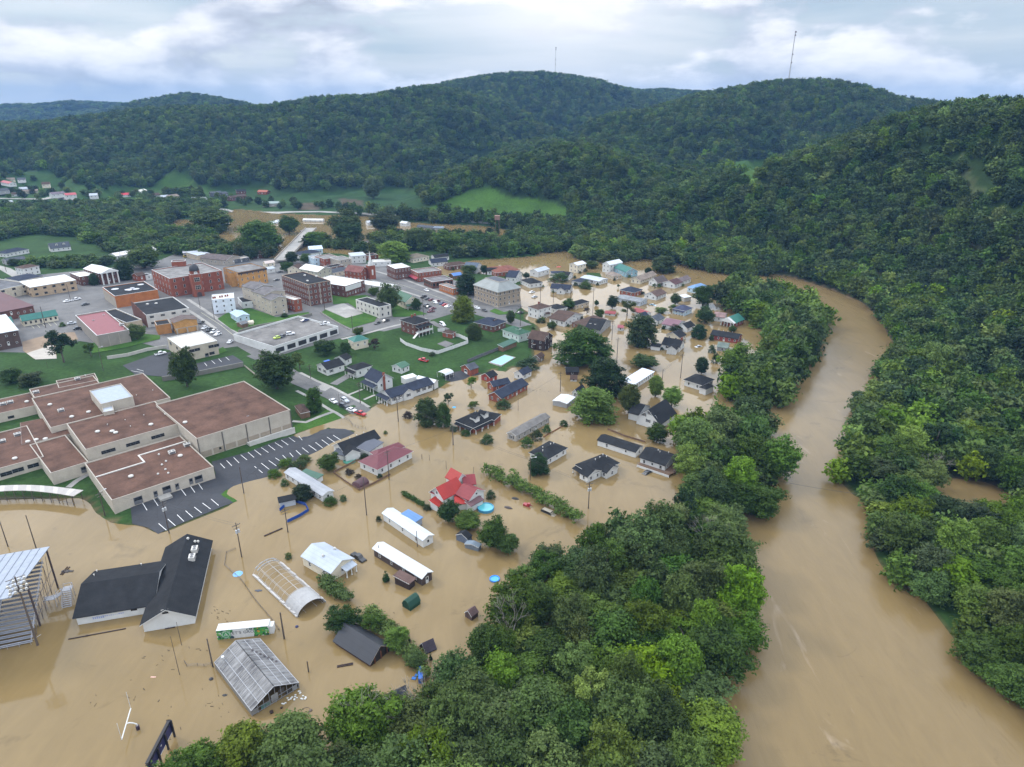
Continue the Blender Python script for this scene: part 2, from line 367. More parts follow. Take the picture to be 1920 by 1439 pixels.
# ------------------------------------------------------------------ windows, doors
WCACHE = {}
def window_me(w, h, fr='white', kind='window'):
    k = (round(w, 2), round(h, 2), fr, kind)
    if k in WCACHE: return WCACHE[k]
    m = MB(); f = .1; t = .07
    if kind == 'door':
        m.box(-w / 2, w / 2, -t, 0.02, 0, h); m.box(-w / 2 + .18, w / 2 - .18, -t - .01, -t + .005, h * .5, h - .2, 1)
        m.tube((w / 2 - .15, -t - .05, h * .45), (w / 2 - .15, -t, h * .45), .04, m=1)
    else:
        m.box(-w / 2, w / 2, -t, .02, -h / 2, -h / 2 + f); m.box(-w / 2, w / 2, -t, .02, h / 2 - f, h / 2)
        m.box(-w / 2, -w / 2 + f, -t, .02, -h / 2 + f, h / 2 - f); m.box(w / 2 - f, w / 2, -t, .02, -h / 2 + f, h / 2 - f)
        m.box(-w / 2 + f, w / 2 - f, -t * .4, .02, -h / 2 + f, h / 2 - f, 1)
        if h > 1.0: m.box(-w / 2 + f, w / 2 - f, -t * .8, -t * .3, -.035, .035)
        n = int(w / 1.3)
        for i in range(1, n): x = -w / 2 + w * i / n; m.box(x - .04, x + .04, -t * .85, -t * .3, -h / 2 + f, h / 2 - f)
        if kind == 'shutters':
            for sx in (-1, 1): m.box(sx * (w / 2 + .05) - (.4 if sx < 0 else 0), sx * (w / 2 + .05) + (.4 if sx > 0 else 0), -t, .02, -h / 2, h / 2, 2)
    me = m.data(kind if kind != 'shutters' else 'window', [mat('plain', fr), m_glass(), mat('plain', (.03, .03, .035))])
    WCACHE[k] = me; return me
# ------------------------------------------------------------------ buildings
class Block:
    """one rectangular wing; local x along the front, y away from the front, z up"""
    pass
def frame(z, A, B, Cc, h, base=None, over=0.0):
    zz = None
    for k in range(4):
        if base is None:
            if zz is None: pa = hit(*P(z, A), h); g = max(0.0, float(ground(pa[0], pa[1])))
            else: g = max(0.0, float(ground(*ctr)))
        else: g = base
        zz = g + h
        a = flat(*P(z, A), zz); b = flat(*P(z, B), zz)
        u = (b - a); L = np.linalg.norm(u); u /= L; n = np.array([-u[1], u[0]])
        if isinstance(Cc, (int, float)):
            dep = Cc if np.dot(n, (a + b) / 2) > 0 else -Cc
        else: dep = float(np.dot(flat(*P(z, Cc), zz) - a, n))
        ctr = a + u * L / 2 + n * dep / 2
    if dep < 0: u = -u; n = -n; dep = -dep
    k = Block(); k.ctr = ctr; k.L = max(1.5, L - 2 * over); k.W = max(1.5, dep - 2 * over); k.rz = math.atan2(u[1], u[0]); k.g = g; k.u = u; k.n = n; k.h = h; k.over = over
    return k
def gable_roof(m, L, Wd, h, rise, o, t, axis=0, mt=0, me=1):
    s = rise / (Wd / 2); y = Wd / 2 + o; ze = h - o * s
    for sg in (-1, 1):
        pr = [(sg * y, ze), (0, h + rise), (0, h + rise + t), (sg * y, ze + t)]
        m.extrude(pr, axis, -L / 2 - o, L / 2 + o, mt, me)
def make_block(root, k, rise, roof, wall, roofm, trim='white', t=.22, depth=1.6, z0=None, flatcol=None, wallname='wall', roofname='roof', parap=.5):
    """walls + roof of a wing as children of root; returns wing transform"""
    c, s = math.cos(-root.rotation_euler.z), math.sin(-root.rotation_euler.z)
    rel = k.ctr - np.array(root.location[:2]); loc = (rel[0] * c - rel[1] * s, rel[0] * s + rel[1] * c, k.g - root.location[2]); rz = k.rz - root.rotation_euler.z
    k.loc, k.lrz, k.root = loc, rz, root
    L, Wd, h, o = k.L, k.W, k.h, k.over; zb = -depth if z0 is None else z0
    wm = mat(*wall); rm = mat(*roofm); tm = mat('plain', trim)
    w = MB(); r = MB()
    e = .03
    if roof in ('g', 'gy'):
        ax = 0 if roof == 'g' else 1
        LL, WW = (L, Wd) if ax == 0 else (Wd, L)
        w.extrude([(-WW / 2, zb), (WW / 2, zb), (WW / 2, h - e), (0, h + rise - e), (-WW / 2, h - e)], ax, -LL / 2, LL / 2)
        gable_roof(r, LL, WW, h, rise, o, t, ax)
    elif roof == 'h':
        w.box(-L / 2, L / 2, -Wd / 2, Wd / 2, zb, h - e)
        X, Y = L / 2 + o, Wd / 2 + o; ze = h
        if X >= Y: a, b = (-(X - Y), 0), (X - Y, 0)
        else: a, b = (0, -(Y - X)), (0, Y - X)
        vs = [(-X, -Y, ze), (X, -Y, ze), (X, Y, ze), (-X, Y, ze), (-X, -Y, ze + t), (X, -Y, ze + t), (X, Y, ze + t), (-X, Y, ze + t), (*a, ze + t + rise), (*b, ze + t + rise)]
        r.mesh(vs, [(3, 2, 1, 0)], 1); r.mesh(vs, [(0, 1, 5, 4), (1, 2, 6, 5), (2, 3, 7, 6), (3, 0, 4, 7)], 1)
        if X >= Y: r.mesh(vs, [(4, 5, 9, 8), (5, 6, 9), (6, 7, 8, 9), (7, 4, 8)])
        else: r.mesh(vs, [(4, 5, 8), (5, 6, 9, 8), (6, 7, 9), (7, 4, 8, 9)])
    elif roof == 'f':
        pp = parap
        w.box(-L / 2, L / 2, -Wd / 2, Wd / 2, zb, h - pp - .25)
        r.box(-L / 2 + .25, L / 2 - .25, -Wd / 2 + .25, Wd / 2 - .25, h - pp - .24, h - pp)
        p = MB(); q = .25
        for (x0, x1, y0, y1) in ((-L / 2, L / 2, -Wd / 2, -Wd / 2 + q), (-L / 2, L / 2, Wd / 2 - q, Wd / 2), (-L / 2, -L / 2 + q, -Wd / 2 + q, Wd / 2 - q), (L / 2 - q, L / 2, -Wd / 2 + q, Wd / 2 - q)):
            p.box(x0, x1, y0, y1, h - pp - .25, h - .1)
            gx = .06
            p.box(x0 - (gx if x0 == -L / 2 else 0), x1 + (gx if x1 == L / 2 else 0), y0 - (gx if y0 == -Wd / 2 else 0), y1 + (gx if y1 == Wd / 2 else 0), h - .1, h, 1)
        p.build('parapet', [wm, tm], root, loc, rz)
    elif roof == 's':      # rises from the front to the back
        w.extrude([(-Wd / 2, zb), (Wd / 2, zb), (Wd / 2, h + rise - e), (-Wd / 2, h - e)], 0, -L / 2, L / 2)
        sl = rise / Wd; r.extrude([(-Wd / 2 - o, h - o * sl), (Wd / 2 + o, h + rise + o * sl), (Wd / 2 + o, h + rise + o * sl + t), (-Wd / 2 - o, h - o * sl + t)], 0, -L / 2 - o, L / 2 + o, 0, 1)
    elif roof == 'gb':     # gambrel, ridge along x
        q = [(-Wd / 2, h), (-Wd / 2 * .55, h + rise * .72), (0, h + rise), (Wd / 2 * .55, h + rise * .72), (Wd / 2, h)]
        w.extrude([(-Wd / 2, zb), (Wd / 2, zb)] + [(a, b - e) for a, b in q[::-1]], 0, -L / 2, L / 2)
        for a, b in zip(q[:-1], q[1:]): r.extrude([a, b, (b[0], b[1] + t), (a[0], a[1] + t)], 0, -L / 2 - o, L / 2 + o, 0, 1)
    elif roof == 'barrel':
        q = [(Wd / 2 * math.cos(math.pi * i / 10), h + rise * math.sin(math.pi * i / 10)) for i in range(11)]
        w.extrude([(-Wd / 2, zb), (Wd / 2, zb)] + [(a, b - e) for a, b in q], 0, -L / 2, L / 2)
        for a, b in zip(q[:-1], q[1:]): r.extrude([a, b, (b[0], b[1] + t), (a[0], a[1] + t)], 0, -L / 2 - o, L / 2 + o, 0, 1)
    if wall[0] != 'none': k.wall = w.build(wallname, [wm], root, loc, rz)
    k.roof = r.build(roofname, [rm, tm], root, loc, rz)
    k.rise = rise; k.rt = roof; k.trim = trim; k.top = h + rise
    return k
def loc_of(k, x, y, z):
    c, s = math.cos(k.lrz), math.sin(k.lrz)
    return (k.loc[0] + x * c - y * s, k.loc[1] + x * s + y * c, k.loc[2] + z)
SIDES = {'f': (0, -1, 0), 'r': (1, 0, R(90)), 'b': (0, 1, R(180)), 'l': (-1, 0, R(-90))}
def on_wall(k, side, s, z, name, me):
    sx, sy, a = SIDES[side]; e = .0
    x, y = {'f': (s, -k.W / 2 - e), 'r': (k.L / 2 + e, s), 'b': (-s, k.W / 2 + e), 'l': (-k.L / 2 - e, -s)}[side]
    return put(name, me, k.root, loc_of(k, x, y, z), k.lrz + a)
def faces_cam(k, side):
    sx, sy, _ = SIDES[side]; c, s = math.cos(k.rz), math.sin(k.rz)
    nx, ny = sx * c - sy * s, sx * s + sy * c
    px_, py_ = k.ctr[0] + nx * (k.L if sx else k.W) / 2, k.ctr[1] + ny * (k.L if sx else k.W) / 2
    return -(nx * px_ + ny * py_) / math.hypot(px_, py_)
def auto_windows(k, stories=None, w=1.0, hh=1.35, fr='white', step=3.2, kind='window', sides='flrb', door=True, most=9, z0=0.0):
    h = k.h; st = stories or max(1, round(h / 3.1)); fh = (h - z0) / st; ndoor = not door
    for sd_ in sides:
        fc = faces_cam(k, sd_)
        if fc < .08: continue
        ln = (k.L if sd_ in 'fb' else k.W)
        n = min(most, int(ln / step))
        if n < 1 and ln > 1.8: n = 1
        wh = min(hh, fh * .62)
        for s_ in range(st):
            for i in range(n):
                x = (i + .5) / n * ln - ln / 2
                if s_ == 0 and not ndoor and sd_ in 'f' and i == n // 2 and fh > 2.2:
                    on_wall(k, sd_, x, z0 + max(0, fh - 2.7), 'door', window_me(1.0, min(2.1, fh - .25), fr, 'door')); ndoor = True; continue
                on_wall(k, sd_, x, z0 + fh * s_ + fh * .56, 'window', window_me(w, wh, fr, kind))
        if k.rt in ('g', 'gy') and k.rise > 2.0 and ((k.rt == 'g' and sd_ in 'lr') or (k.rt == 'gy' and sd_ in 'fb')):
            on_wall(k, sd_, 0, h + k.rise * .3, 'window', window_me(.9, min(1.1, k.rise * .4), fr, kind))
def wall_hit(k, u, v):
    """where the pixel's ray meets this wing's walls: (side, along, height)"""
    r = ray(u, v); best = None
    c, s = math.cos(-k.rz), math.sin(-k.rz)
    o = np.array([-k.ctr[0], -k.ctr[1]]); ox, oy = o[0] * c - o[1] * s, o[0] * s + o[1] * c; oz = CAMH - k.g
    dx_, dy_ = r[0] * c - r[1] * s, r[0] * s + r[1] * c
    for sd_, (sx, sy, _) in SIDES.items():
        den = dx_ * sx + dy_ * sy
        if den >= -1e-6: continue
        lim = k.L / 2 if sx else k.W / 2
        t = (lim - (ox * sx + oy * sy)) / den
        x, y, z = ox + t * dx_, oy + t * dy_, oz + t * r[2]
        along = {'f': x, 'r': y, 'b': -x, 'l': -y}[sd_]; half = (k.W if sx else k.L) / 2
        over = max(0, abs(along) - half)
        if best is None or over < best[0]: best = (over, sd_, max(-half, min(half, along)), z)
    return best[1:]
def win_px(k, z, pts, w=1.2, h=1.3, fr='white', kind='window', name=None):
    for p in pts:
        sd_, s_, zz = wall_hit(k, *P(z, p))
        on_wall(k, sd_, s_, zz - (h / 2 if kind == 'door' else 0), name or ('door' if kind == 'door' else 'window'), window_me(w, h, fr, kind))
def roof_z(k, x, y):
    h, r = k.h, k.rise
    if k.rt == 'g': return h + r * (1 - abs(y) / (k.W / 2)) + .22
    if k.rt == 'gy': return h + r * (1 - abs(x) / (k.L / 2)) + .22
    if k.rt == 's': return h + r * (y / k.W + .5) + .22
    if k.rt == 'f': return h - .5
    if k.rt == 'h':
        d = min(k.L / 2 + k.over - abs(x), k.W / 2 + k.over - abs(y)); return h + .22 + r * d / (min(k.L, k.W) / 2 + k.over)
    return h + r
VENT = {}
def vent_me(kind):
    if kind in VENT: return VENT[kind]
    m = MB()
    if kind == 'pipe': m.tube((0, 0, -.3), (0, 0, .45), .13, n=8); m.disc((0, 0), .2, .4, .12, 8)
    if kind == 'mushroom': m.disc((0, 0), .55, -.1, .45, 10); m.disc((0, 0), .85, .35, .2, 12); m.dome((0, 0, .55), .85, .35, 12, 3)
    if kind == 'unit': m.box(-1.1, 1.1, -.8, .8, -.1, 1.1); m.disc((-.5, 0), .45, 1.1, .08, 10, 1); m.disc((.55, 0), .45, 1.1, .08, 10, 1); m.box(-.9, .9, -.82, -.8, .2, .9, 1)
    if kind == 'turbine': m.disc((0, 0), .2, -.2, .5, 8); m.dome((0, 0, .3), .4, .45, 10, 4)
    if kind == 'chimney': m.box(-.45, .45, -.45, .45, -2.2, 1.1); m.box(-.52, .52, -.52, .52, 1.1, 1.25); m.box(-.25, .25, -.25, .25, 1.25, 1.4, 1)
    if kind == 'skylight': m.box(-.5, .5, -.4, .4, -.05, .15); m.box(-.4, .4, -.3, .3, .15, .18, 1)
    me = m.data('vent', [mat('brick', 'brick') if kind == 'chimney' else mat('plain', 'offwhite'), mat('plain', 'dgrey')]); VENT[kind] = me; return me
def on_roof(k, x, y, name='roof_vent', kind='pipe'):
    return put(name, vent_me(kind), k.root, loc_of(k, x, y, roof_z(k, x, y)), k.lrz)
def roof_px(k, z, pts, name='roof_vent', kind='pipe', zh=None):
    for p in pts:
        zz = k.h + k.rise * .5 if zh is None else zh
        for _ in range(4):
            q = flat(*P(z, p), k.g + zz) - k.ctr; c, s = math.cos(-k.rz), math.sin(-k.rz)
            x, y = q[0] * c - q[1] * s, q[0] * s + q[1] * c
            x = max(-k.L / 2 + .4, min(k.L / 2 - .4, x)); y = max(-k.W / 2 + .4, min(k.W / 2 - .4, y)); zz = roof_z(k, x, y)
        on_roof(k, x, y, name, kind)
def porch(k, side, d=2.2, w=None, h=None, roofm=None, posts=4, off=0, solid=False, pitch=.5):
    """a lean-to porch against one side: roof slab and posts"""
    h = h or min(k.h - .25, 2.9); ln = k.L if side in 'fb' else k.W; w = w or ln
    sx, sy, a = SIDES[side]; half = (k.W if side in 'fb' else k.L) / 2
    x, y = sx * half, sy * half
    if side in 'fb': x = off * (1 if side == 'f' else -1)
    else: y = off * (1 if side == 'r' else -1)
    m = MB(); m.extrude([(-d - .2, h - pitch), (.0, h), (.0, h + .16), (-d - .2, h - pitch + .16)], 0, -w / 2 - .2, w / 2 + .2, 0, 1)
    m.build('porch_roof', [mat(*(roofm or k.rm)), mat('plain', k.trim)], k.root, loc_of(k, x, y, 0), k.lrz + a)
    for i in range(posts):
        px_ = -w / 2 + .15 + (w - .3) * i / max(1, posts - 1); c, s = math.cos(a), math.sin(a)
        lx, ly = px_, -d + .05
        pm = MB(); pm.box(-.1, .1, -.1, .1, -1.5, h - pitch - .02); pm.box(-.17, .17, -.17, .17, -1.5, .3)
        pm.build('porch_post', [mat('plain', 'white')], k.root, loc_of(k, x + lx * c - ly * s, y + lx * s + ly * c, 0), k.lrz + a)
def dormer(k, x, side='f', w=1.8, roofm=None, wall=None):
    """small gabled dormer on the front slope"""
    sg = -1 if side == 'f' else 1
    y = sg * k.W * .27; zb = k.h + k.rise * (1 - .54) - .2; hh = 1.35; dl = k.W * .22
    a = 0 if side == 'f' else R(180)
    m = MB(); m.extrude([(-w / 2, 0), (w / 2, 0), (w / 2, hh), (0, hh + .55), (-w / 2, hh)], 1, -.2, dl)
    d = m.build('dormer', [mat(*(wall or k.wm))], k.root, loc_of(k, x, y, zb), k.lrz + a)
    r = MB(); gable_roof(r, dl + .2, w, hh + .03, .55, .2, .12, 1); r.build('dormer_roof', [mat(*(roofm or k.rm)), mat('plain', k.trim)], d, (0, dl / 2 - .1, 0))
    put('dormer_window', window_me(w * .55, .9), d, (0, -.2, .7))
def bld(name, label, cat, z, A, B, Cc, h, rise, roof, wall, roofm, over=.35, base=None, trim='white', group=None, win='auto', st=None, wk='window', fr='white', ww=1.0, wh=1.35, step=3.2, sides='flrb',
        door=True, vents=0, depth=1.6, parap=.5, t=.22, wallname='wall', vk='pipe', chim=None, most=9, z0=0.0):
    k = frame(z, A, B, Cc, h, base, over if roof not in 'f' else 0)
    root = empty(name, (k.ctr[0], k.ctr[1], k.g), k.rz, label, cat, group)
    k.wm, k.rm = wall, roofm
    make_block(root, k, rise, roof, wall, roofm, trim, t, depth, wallname=wallname, parap=parap)
    if win == 'auto': auto_windows(k, st, ww, wh, fr, step, wk, sides, door, most, z0)
    rr = random.Random(hash(label) & 0xffff) if False else random.Random(sum(map(ord, label)))
    for i in range(vents):
        on_roof(k, rr.uniform(-.38, .38) * k.L, rr.uniform(-.05, .3) * k.W * (1 if k.rt != 'f' else 1), 'roof_vent', vk)
    if chim: on_roof(k, chim[0] * k.L, chim[1] * k.W, 'chimney', 'chimney')
    return k
def wing(k0, z, A, B, Cc, h, rise, roof, wall=None, roofm=None, over=.35, base=None, trim=None, win='auto', st=None, wk='window', fr='white', ww=1.0, wh=1.35, step=3.2, sides='flrb', parap=.5, door=False, t=.22, z0=None, most=9):
    k = frame(z, A, B, Cc, h, k0.g if base is None else base, over if roof not in 'f' else 0)
    k.wm, k.rm = wall or k0.wm, roofm or k0.rm
    make_block(k0.root, k, rise, roof, k.wm, k.rm, trim or k0.trim, t, z0=z0, parap=parap)
    if win == 'auto': auto_windows(k, st, ww, wh, fr, step, wk, sides, door, most)
    return k
# ------------------------------------------------------------------ sheets on the ground
def drape(name, z, pts, mt, lift=.06, label=None, kind='structure', step=4.0, smooth=True):
    w = [hit(*P(z, p))[:2] for p in pts]
    bm = bmesh.new(); f = bm.faces.new([bm.verts.new((p[0], p[1], 0)) for p in w])
    bmesh.ops.triangulate(bm, faces=[f])
    for _ in range(9):
        es = [e for e in bm.edges if e.calc_length() > step]
        if not es: break
        bmesh.ops.subdivide_edges(bm, edges=es, cuts=1); bmesh.ops.triangulate(bm, faces=[q for q in bm.faces if len(q.verts) > 3])
    for v in bm.verts: v.co.z = float(ground(v.co.x, v.co.y)) + lift
    bmesh.ops.recalc_face_normals(bm, faces=bm.faces)
    for q in bm.faces:
        if q.normal.z < 0: q.normal_flip()
    me = bpy.data.meshes.new(name); bm.to_mesh(me); bm.free(); me.materials.append(mt)
    o = put(name, me); return tag(o, label, None, None, kind)
def strip_pts(pts, step=4.0):
    out = []
    for a, b in zip(pts[:-1], pts[1:]):
        n = max(1, int(np.linalg.norm(np.array(b) - np.array(a)) / step))
        out += [np.array(a) + (np.array(b) - np.array(a)) * i / n for i in range(n)]
    return out + [np.array(pts[-1])]
def strip(name, z, pts, width, mt, lift=.09, label=None, kind='structure', mb=None, zf=None, world=False):
    w = strip_pts([np.array(p) for p in pts] if world else [hit(*P(z, p))[:2] for p in pts]); m = mb or MB(); prev = None
    for i, p in enumerate(w):
        d = w[min(i + 1, len(w) - 1)] - w[max(i - 1, 0)]; d /= np.linalg.norm(d) + 1e-9; n = np.array([-d[1], d[0]]) * width / 2
        row = []
        for s in (-1, -.33, .33, 1) if width > 1 else (-1, 1):
            q = p + n * s; zz = float(ground(*q)) + lift if zf is None else zf; row.append((q[0], q[1], zz))
        if prev:
            for j in range(len(row) - 1): m.poly([prev[j + 1], prev[j], row[j], row[j + 1]])
        prev = row
    if mb: return None
    return tag(m.build(name, [mt]), label, None, None, kind)
# ------------------------------------------------------------------ ground, water
def m_ground():
    m, t, b = new_mat('ground cover'); L = t.links
    at = N(t, 'ShaderNodeAttribute', attribute_name='cover'); co = N(t, 'ShaderNodeTexCoord').outputs['Object']
    n1 = noise(t, co, .05, 6, .6); n2 = noise(t, co, .6, 5, .65); r1 = ramp(t, [(.3, .75), (.7, 1.25)]); r2 = ramp(t, [(.3, .7), (.7, 1.3)])
    L.new(n1, r1.inputs[0]); L.new(n2, r2.inputs[0])
    L.new(mixc(t, 1, mixc(t, 1, at.outputs['Color'], r1.outputs[0], 'MULTIPLY'), r2.outputs[0], 'MULTIPLY'), b.inputs['Base Color'])
    b.inputs['Roughness'].default_value = .95; b.inputs['Specular IOR Level'].default_value = .1
    return m
def grass_mat(name, a, bcol):
    m, t, b = new_mat(name); L = t.links; co = N(t, 'ShaderNodeTexCoord').outputs['Object']
    n1 = noise(t, co, .08, 6, .65); r = ramp(t, [(.32, a), (.68, bcol)]); L.new(n1, r.inputs[0])
    n2 = noise(t, co, 1.4, 4, .7); r2 = ramp(t, [(.3, .72), (.7, 1.25)]); L.new(n2, r2.inputs[0])
    L.new(mixc(t, 1, r.outputs[0], r2.outputs[0], 'MULTIPLY'), b.inputs['Base Color']); b.inputs['Roughness'].default_value = .95; b.inputs['Specular IOR Level'].default_value = .1
    return m
M_LAWN = grass_mat('lawn grass', (.030, .080, .014), (.064, .130, .024)); M_KUDZU = grass_mat('vine covered slope', (.030, .095, .03), (.055, .14, .045))
def road_mat(name, c, crack=.6):
    m, t, b = new_mat(name); L = t.links; co = N(t, 'ShaderNodeTexCoord').outputs['Object']
    n1 = noise(t, co, .09, 8, .7); r = ramp(t, [(.3, .7), (.7, 1.25)]); L.new(n1, r.inputs[0])
    v = N(t, 'ShaderNodeTexVoronoi', feature='DISTANCE_TO_EDGE', in_={'Scale': .14}); L.new(co, v.inputs['Vector']); rc = ramp(t, [(0, crack), (.012, 1)]); L.new(v.outputs['Distance'], rc.inputs[0])
    n2 = noise(t, co, 2.2, 4, .6); r2 = ramp(t, [(.3, .85), (.7, 1.12)]); L.new(n2, r2.inputs[0])
    L.new(mixc(t, 1, mixc(t, 1, mixc(t, 1, c, r.outputs[0], 'MULTIPLY'), rc.outputs[0], 'MULTIPLY'), r2.outputs[0], 'MULTIPLY'), b.inputs['Base Color']); b.inputs['Roughness'].default_value = .85
    return m
M_ASPH = road_mat('fresh asphalt', (.030, .031, .036)); M_OLD = road_mat('worn grey asphalt', (.125, .12, .115)); M_CONC = road_mat('concrete paving', (.29, .275, .25), .8); M_LINE = mat('plain', (.7, .7, .68))
# cover colours by place
PX, PY, PD = proj(np.stack([GXX, GYY, GZ], -1))
CLEAR = [[(775, 404), (830, 378), (880, 358), (912, 346), (960, 372), (1010, 372), (1062, 388), (1068, 420), (1000, 422), (900, 412)],
         [(1352, 310), (1400, 300), (1438, 306), (1442, 325), (1412, 345), (1385, 335)],
         [(285, 352), (320, 322), (352, 326), (372, 345), (400, 352), (400, 365), (330, 368), (290, 366)],
         [(400, 352), (480, 358), (540, 362), (640, 360), (700, 352), (760, 360), (800, 372), (790, 402), (700, 402), (560, 400), (500, 380), (420, 372)],
         [(0, 330), (60, 320), (110, 325), (140, 345), (260, 352), (290, 368), (200, 378), (0, 378)],
         [(1790, 292), (1802, 296), (1842, 360), (1868, 410), (1856, 420), (1826, 380), (1798, 330)]]
cover = np.zeros(GXX.shape + (4,), np.float32); cover[..., :] = (.022, .042, .012, 1)
low = HH < 6
cover[low] = (.028, .060, .015, 1)
for i, pl in enumerate(CLEAR):
    msk = inside(PX, PY, pl) & (GYY > 300) & (GYY < 1400)
    cover[msk] = ((.042, .090, .014, 1), (.038, .083, .014, 1), (.033, .072, .013, 1), (.022, .052, .014, 1), (.028, .064, .015, 1), (.06, .075, .032, 1))[i]
cover[(GXX > 120) & (BB < 2.5) & (GYY < 620)] = (.030, .036, .014, 1)
cover[(BB < 0.05)] = (.12, .08, .045, 1)
for i in range(3):
    pl = [[(1395, 470), (1370, 420), (1355, 412), (1340, 450), (1360, 480)], [(560, 382), (600, 380), (600, 394), (560, 394)], [(635, 372), (680, 376), (680, 394), (640, 394)]][i]
    cover[inside(PX, PY, pl) & (GYY > 300) & (GYY < 1300)] = (.075, .058, .036, 1)
ny, nx = GXX.shape
me = bpy.data.meshes.new('ground')
idx = np.arange(nx * ny).reshape(ny, nx); q = np.stack([idx[:-1, :-1], idx[:-1, 1:], idx[1:, 1:], idx[1:, :-1]], -1).reshape(-1, 4)
me.vertices.add(nx * ny); me.vertices.foreach_set('co', np.stack([GXX, GYY, GZ], -1).astype(np.float32).ravel())
me.loops.add(q.size); me.loops.foreach_set('vertex_index', q.ravel().astype(np.int32)); me.polygons.add(len(q))
me.polygons.foreach_set('loop_start', (np.arange(len(q)) * 4).astype(np.int32)); me.polygons.foreach_set('use_smooth', np.ones(len(q), bool))
me.update(calc_edges=True); me.validate()
ca = me.color_attributes.new('cover', 'FLOAT_COLOR', 'POINT'); ca.data.foreach_set('color', cover.ravel())
me.materials.append(m_ground()); tag(put('ground', me), None, None, None, 'structure')
def m_water():
    m, t, b = new_mat('muddy flood water'); L = t.links
    co = N(t, 'ShaderNodeTexCoord').outputs['Object']
    geo = N(t, 'ShaderNodeSeparateXYZ'); L.new(co, geo.inputs[0])
    n1 = noise(t, co, .012, 6, .6, .6); r = ramp(t, [(.32, (.180, .122, .050)), (.7, (.216, .153, .070))]); L.new(n1, r.inputs[0])
    mp = N(t, 'ShaderNodeMapping', in_={'Rotation': (0, 0, R(-32)), 'Scale': (1, .26, 1)}); L.new(co, mp.inputs[0])
    n2 = noise(t, mp.outputs[0], .22, 6, .65, 1.2); r2 = ramp(t, [(.35, .94), (.65, 1.05)]); L.new(n2, r2.inputs[0])
    at = N(t, 'ShaderNodeAttribute', attribute_name='current')
    cc = mixc(t, 1, mixc(t, at.outputs['Fac'], r.outputs[0], (.172, .118, .050)), r2.outputs[0], 'MULTIPLY')
    # foam streaks carried by the current
    n3 = noise(t, mp.outputs[0], .085, 8, .62, 1.5); r3 = ramp(t, [(.62, 0), (.74, .4)]); L.new(n3, r3.inputs[0])
    cc = mixc(t, math_n(t, 'MULTIPLY', r3.outputs[0], at.outputs['Fac']), cc, (.42, .33, .25))
    n4 = noise(t, co, .035, 9, .7, 2.5); r4 = ramp(t, [(.30, .72), (.40, 1.0), (.62, 1.0), (.74, 1.10)]); L.new(n4, r4.inputs[0]); cc = mixc(t, 1, cc, r4.outputs[0], 'MULTIPLY')
    L.new(cc, b.inputs['Base Color']); b.inputs['IOR'].default_value = 1.333; b.inputs['Specular IOR Level'].default_value = .5
    rr = math_n(t, 'ADD', math_n(t, 'MULTIPLY', at.outputs['Fac'], .17), .06); L.new(rr, b.inputs['Roughness'])
    w1 = noise(t, mp.outputs[0], .38, 5, .62, 1.8); w2 = noise(t, co, 1.6, 3, .5)
    hgt = math_n(t, 'ADD', math_n(t, 'MULTIPLY', math_n(t, 'MULTIPLY', w1, at.outputs['Fac']), .9), math_n(t, 'MULTIPLY', w2, .03))
    bp = N(t, 'ShaderNodeBump', in_={'Strength': .16, 'Distance': .6}); L.new(hgt, bp.inputs['Height']); L.new(bp.outputs[0], b.inputs['Normal'])
    return m
# water: one sheet, with the strength of the current stored per vertex
WX = np.linspace(-900, 900, 181); WY = np.linspace(40, 1300, 158); wx, wy = np.meshgrid(WX, WY)
RIV = [(1330, 510), (1430, 512), (1500, 524), (1560, 544), (1615, 566), (1650, 598), (1672, 640), (1692, 668), (1645, 705), (1640, 748), (1595, 770), (1602, 800), (1585, 860), (1562, 890), (1600, 930), (1662, 955), (1625, 1000),
       (1650, 1062), (1722, 1112), (1800, 1215), (1960, 1355), (2300, 1600), (2200, 2400), (1300, 2400), (1350, 1439), (1345, 1300), (1420, 1200), (1400, 1060), (1370, 1010), (1450, 960), (1480, 880), (1450, 780), (1500, 700), (1560, 620), (1560, 590), (1480, 545), (1420, 535)]
riv = [tuple(flat(*p)) for p in RIV]; dd = seg_d(wx, wy, riv); ins = inside(wx, wy, riv)
cur = 1 / (1 + np.exp(-(np.where(ins, dd, -dd) + 6) / 7)); cur = (cur * .96 + .04).astype(np.float32)
me = bpy.data.meshes.new('water'); n_y, n_x = wx.shape
idx = np.arange(n_x * n_y).reshape(n_y, n_x); q = np.stack([idx[:-1, :-1], idx[:-1, 1:], idx[1:, 1:], idx[1:, :-1]], -1).reshape(-1, 4)
me.from_pydata(np.stack([wx, wy, np.zeros_like(wx)], -1).reshape(-1, 3).tolist(), [], q.tolist())
a = me.attributes.new('current', 'FLOAT', 'POINT'); a.data.foreach_set('value', cur.ravel())
me.materials.append(m_water()); tag(put('water', me), None, None, None, 'structure')
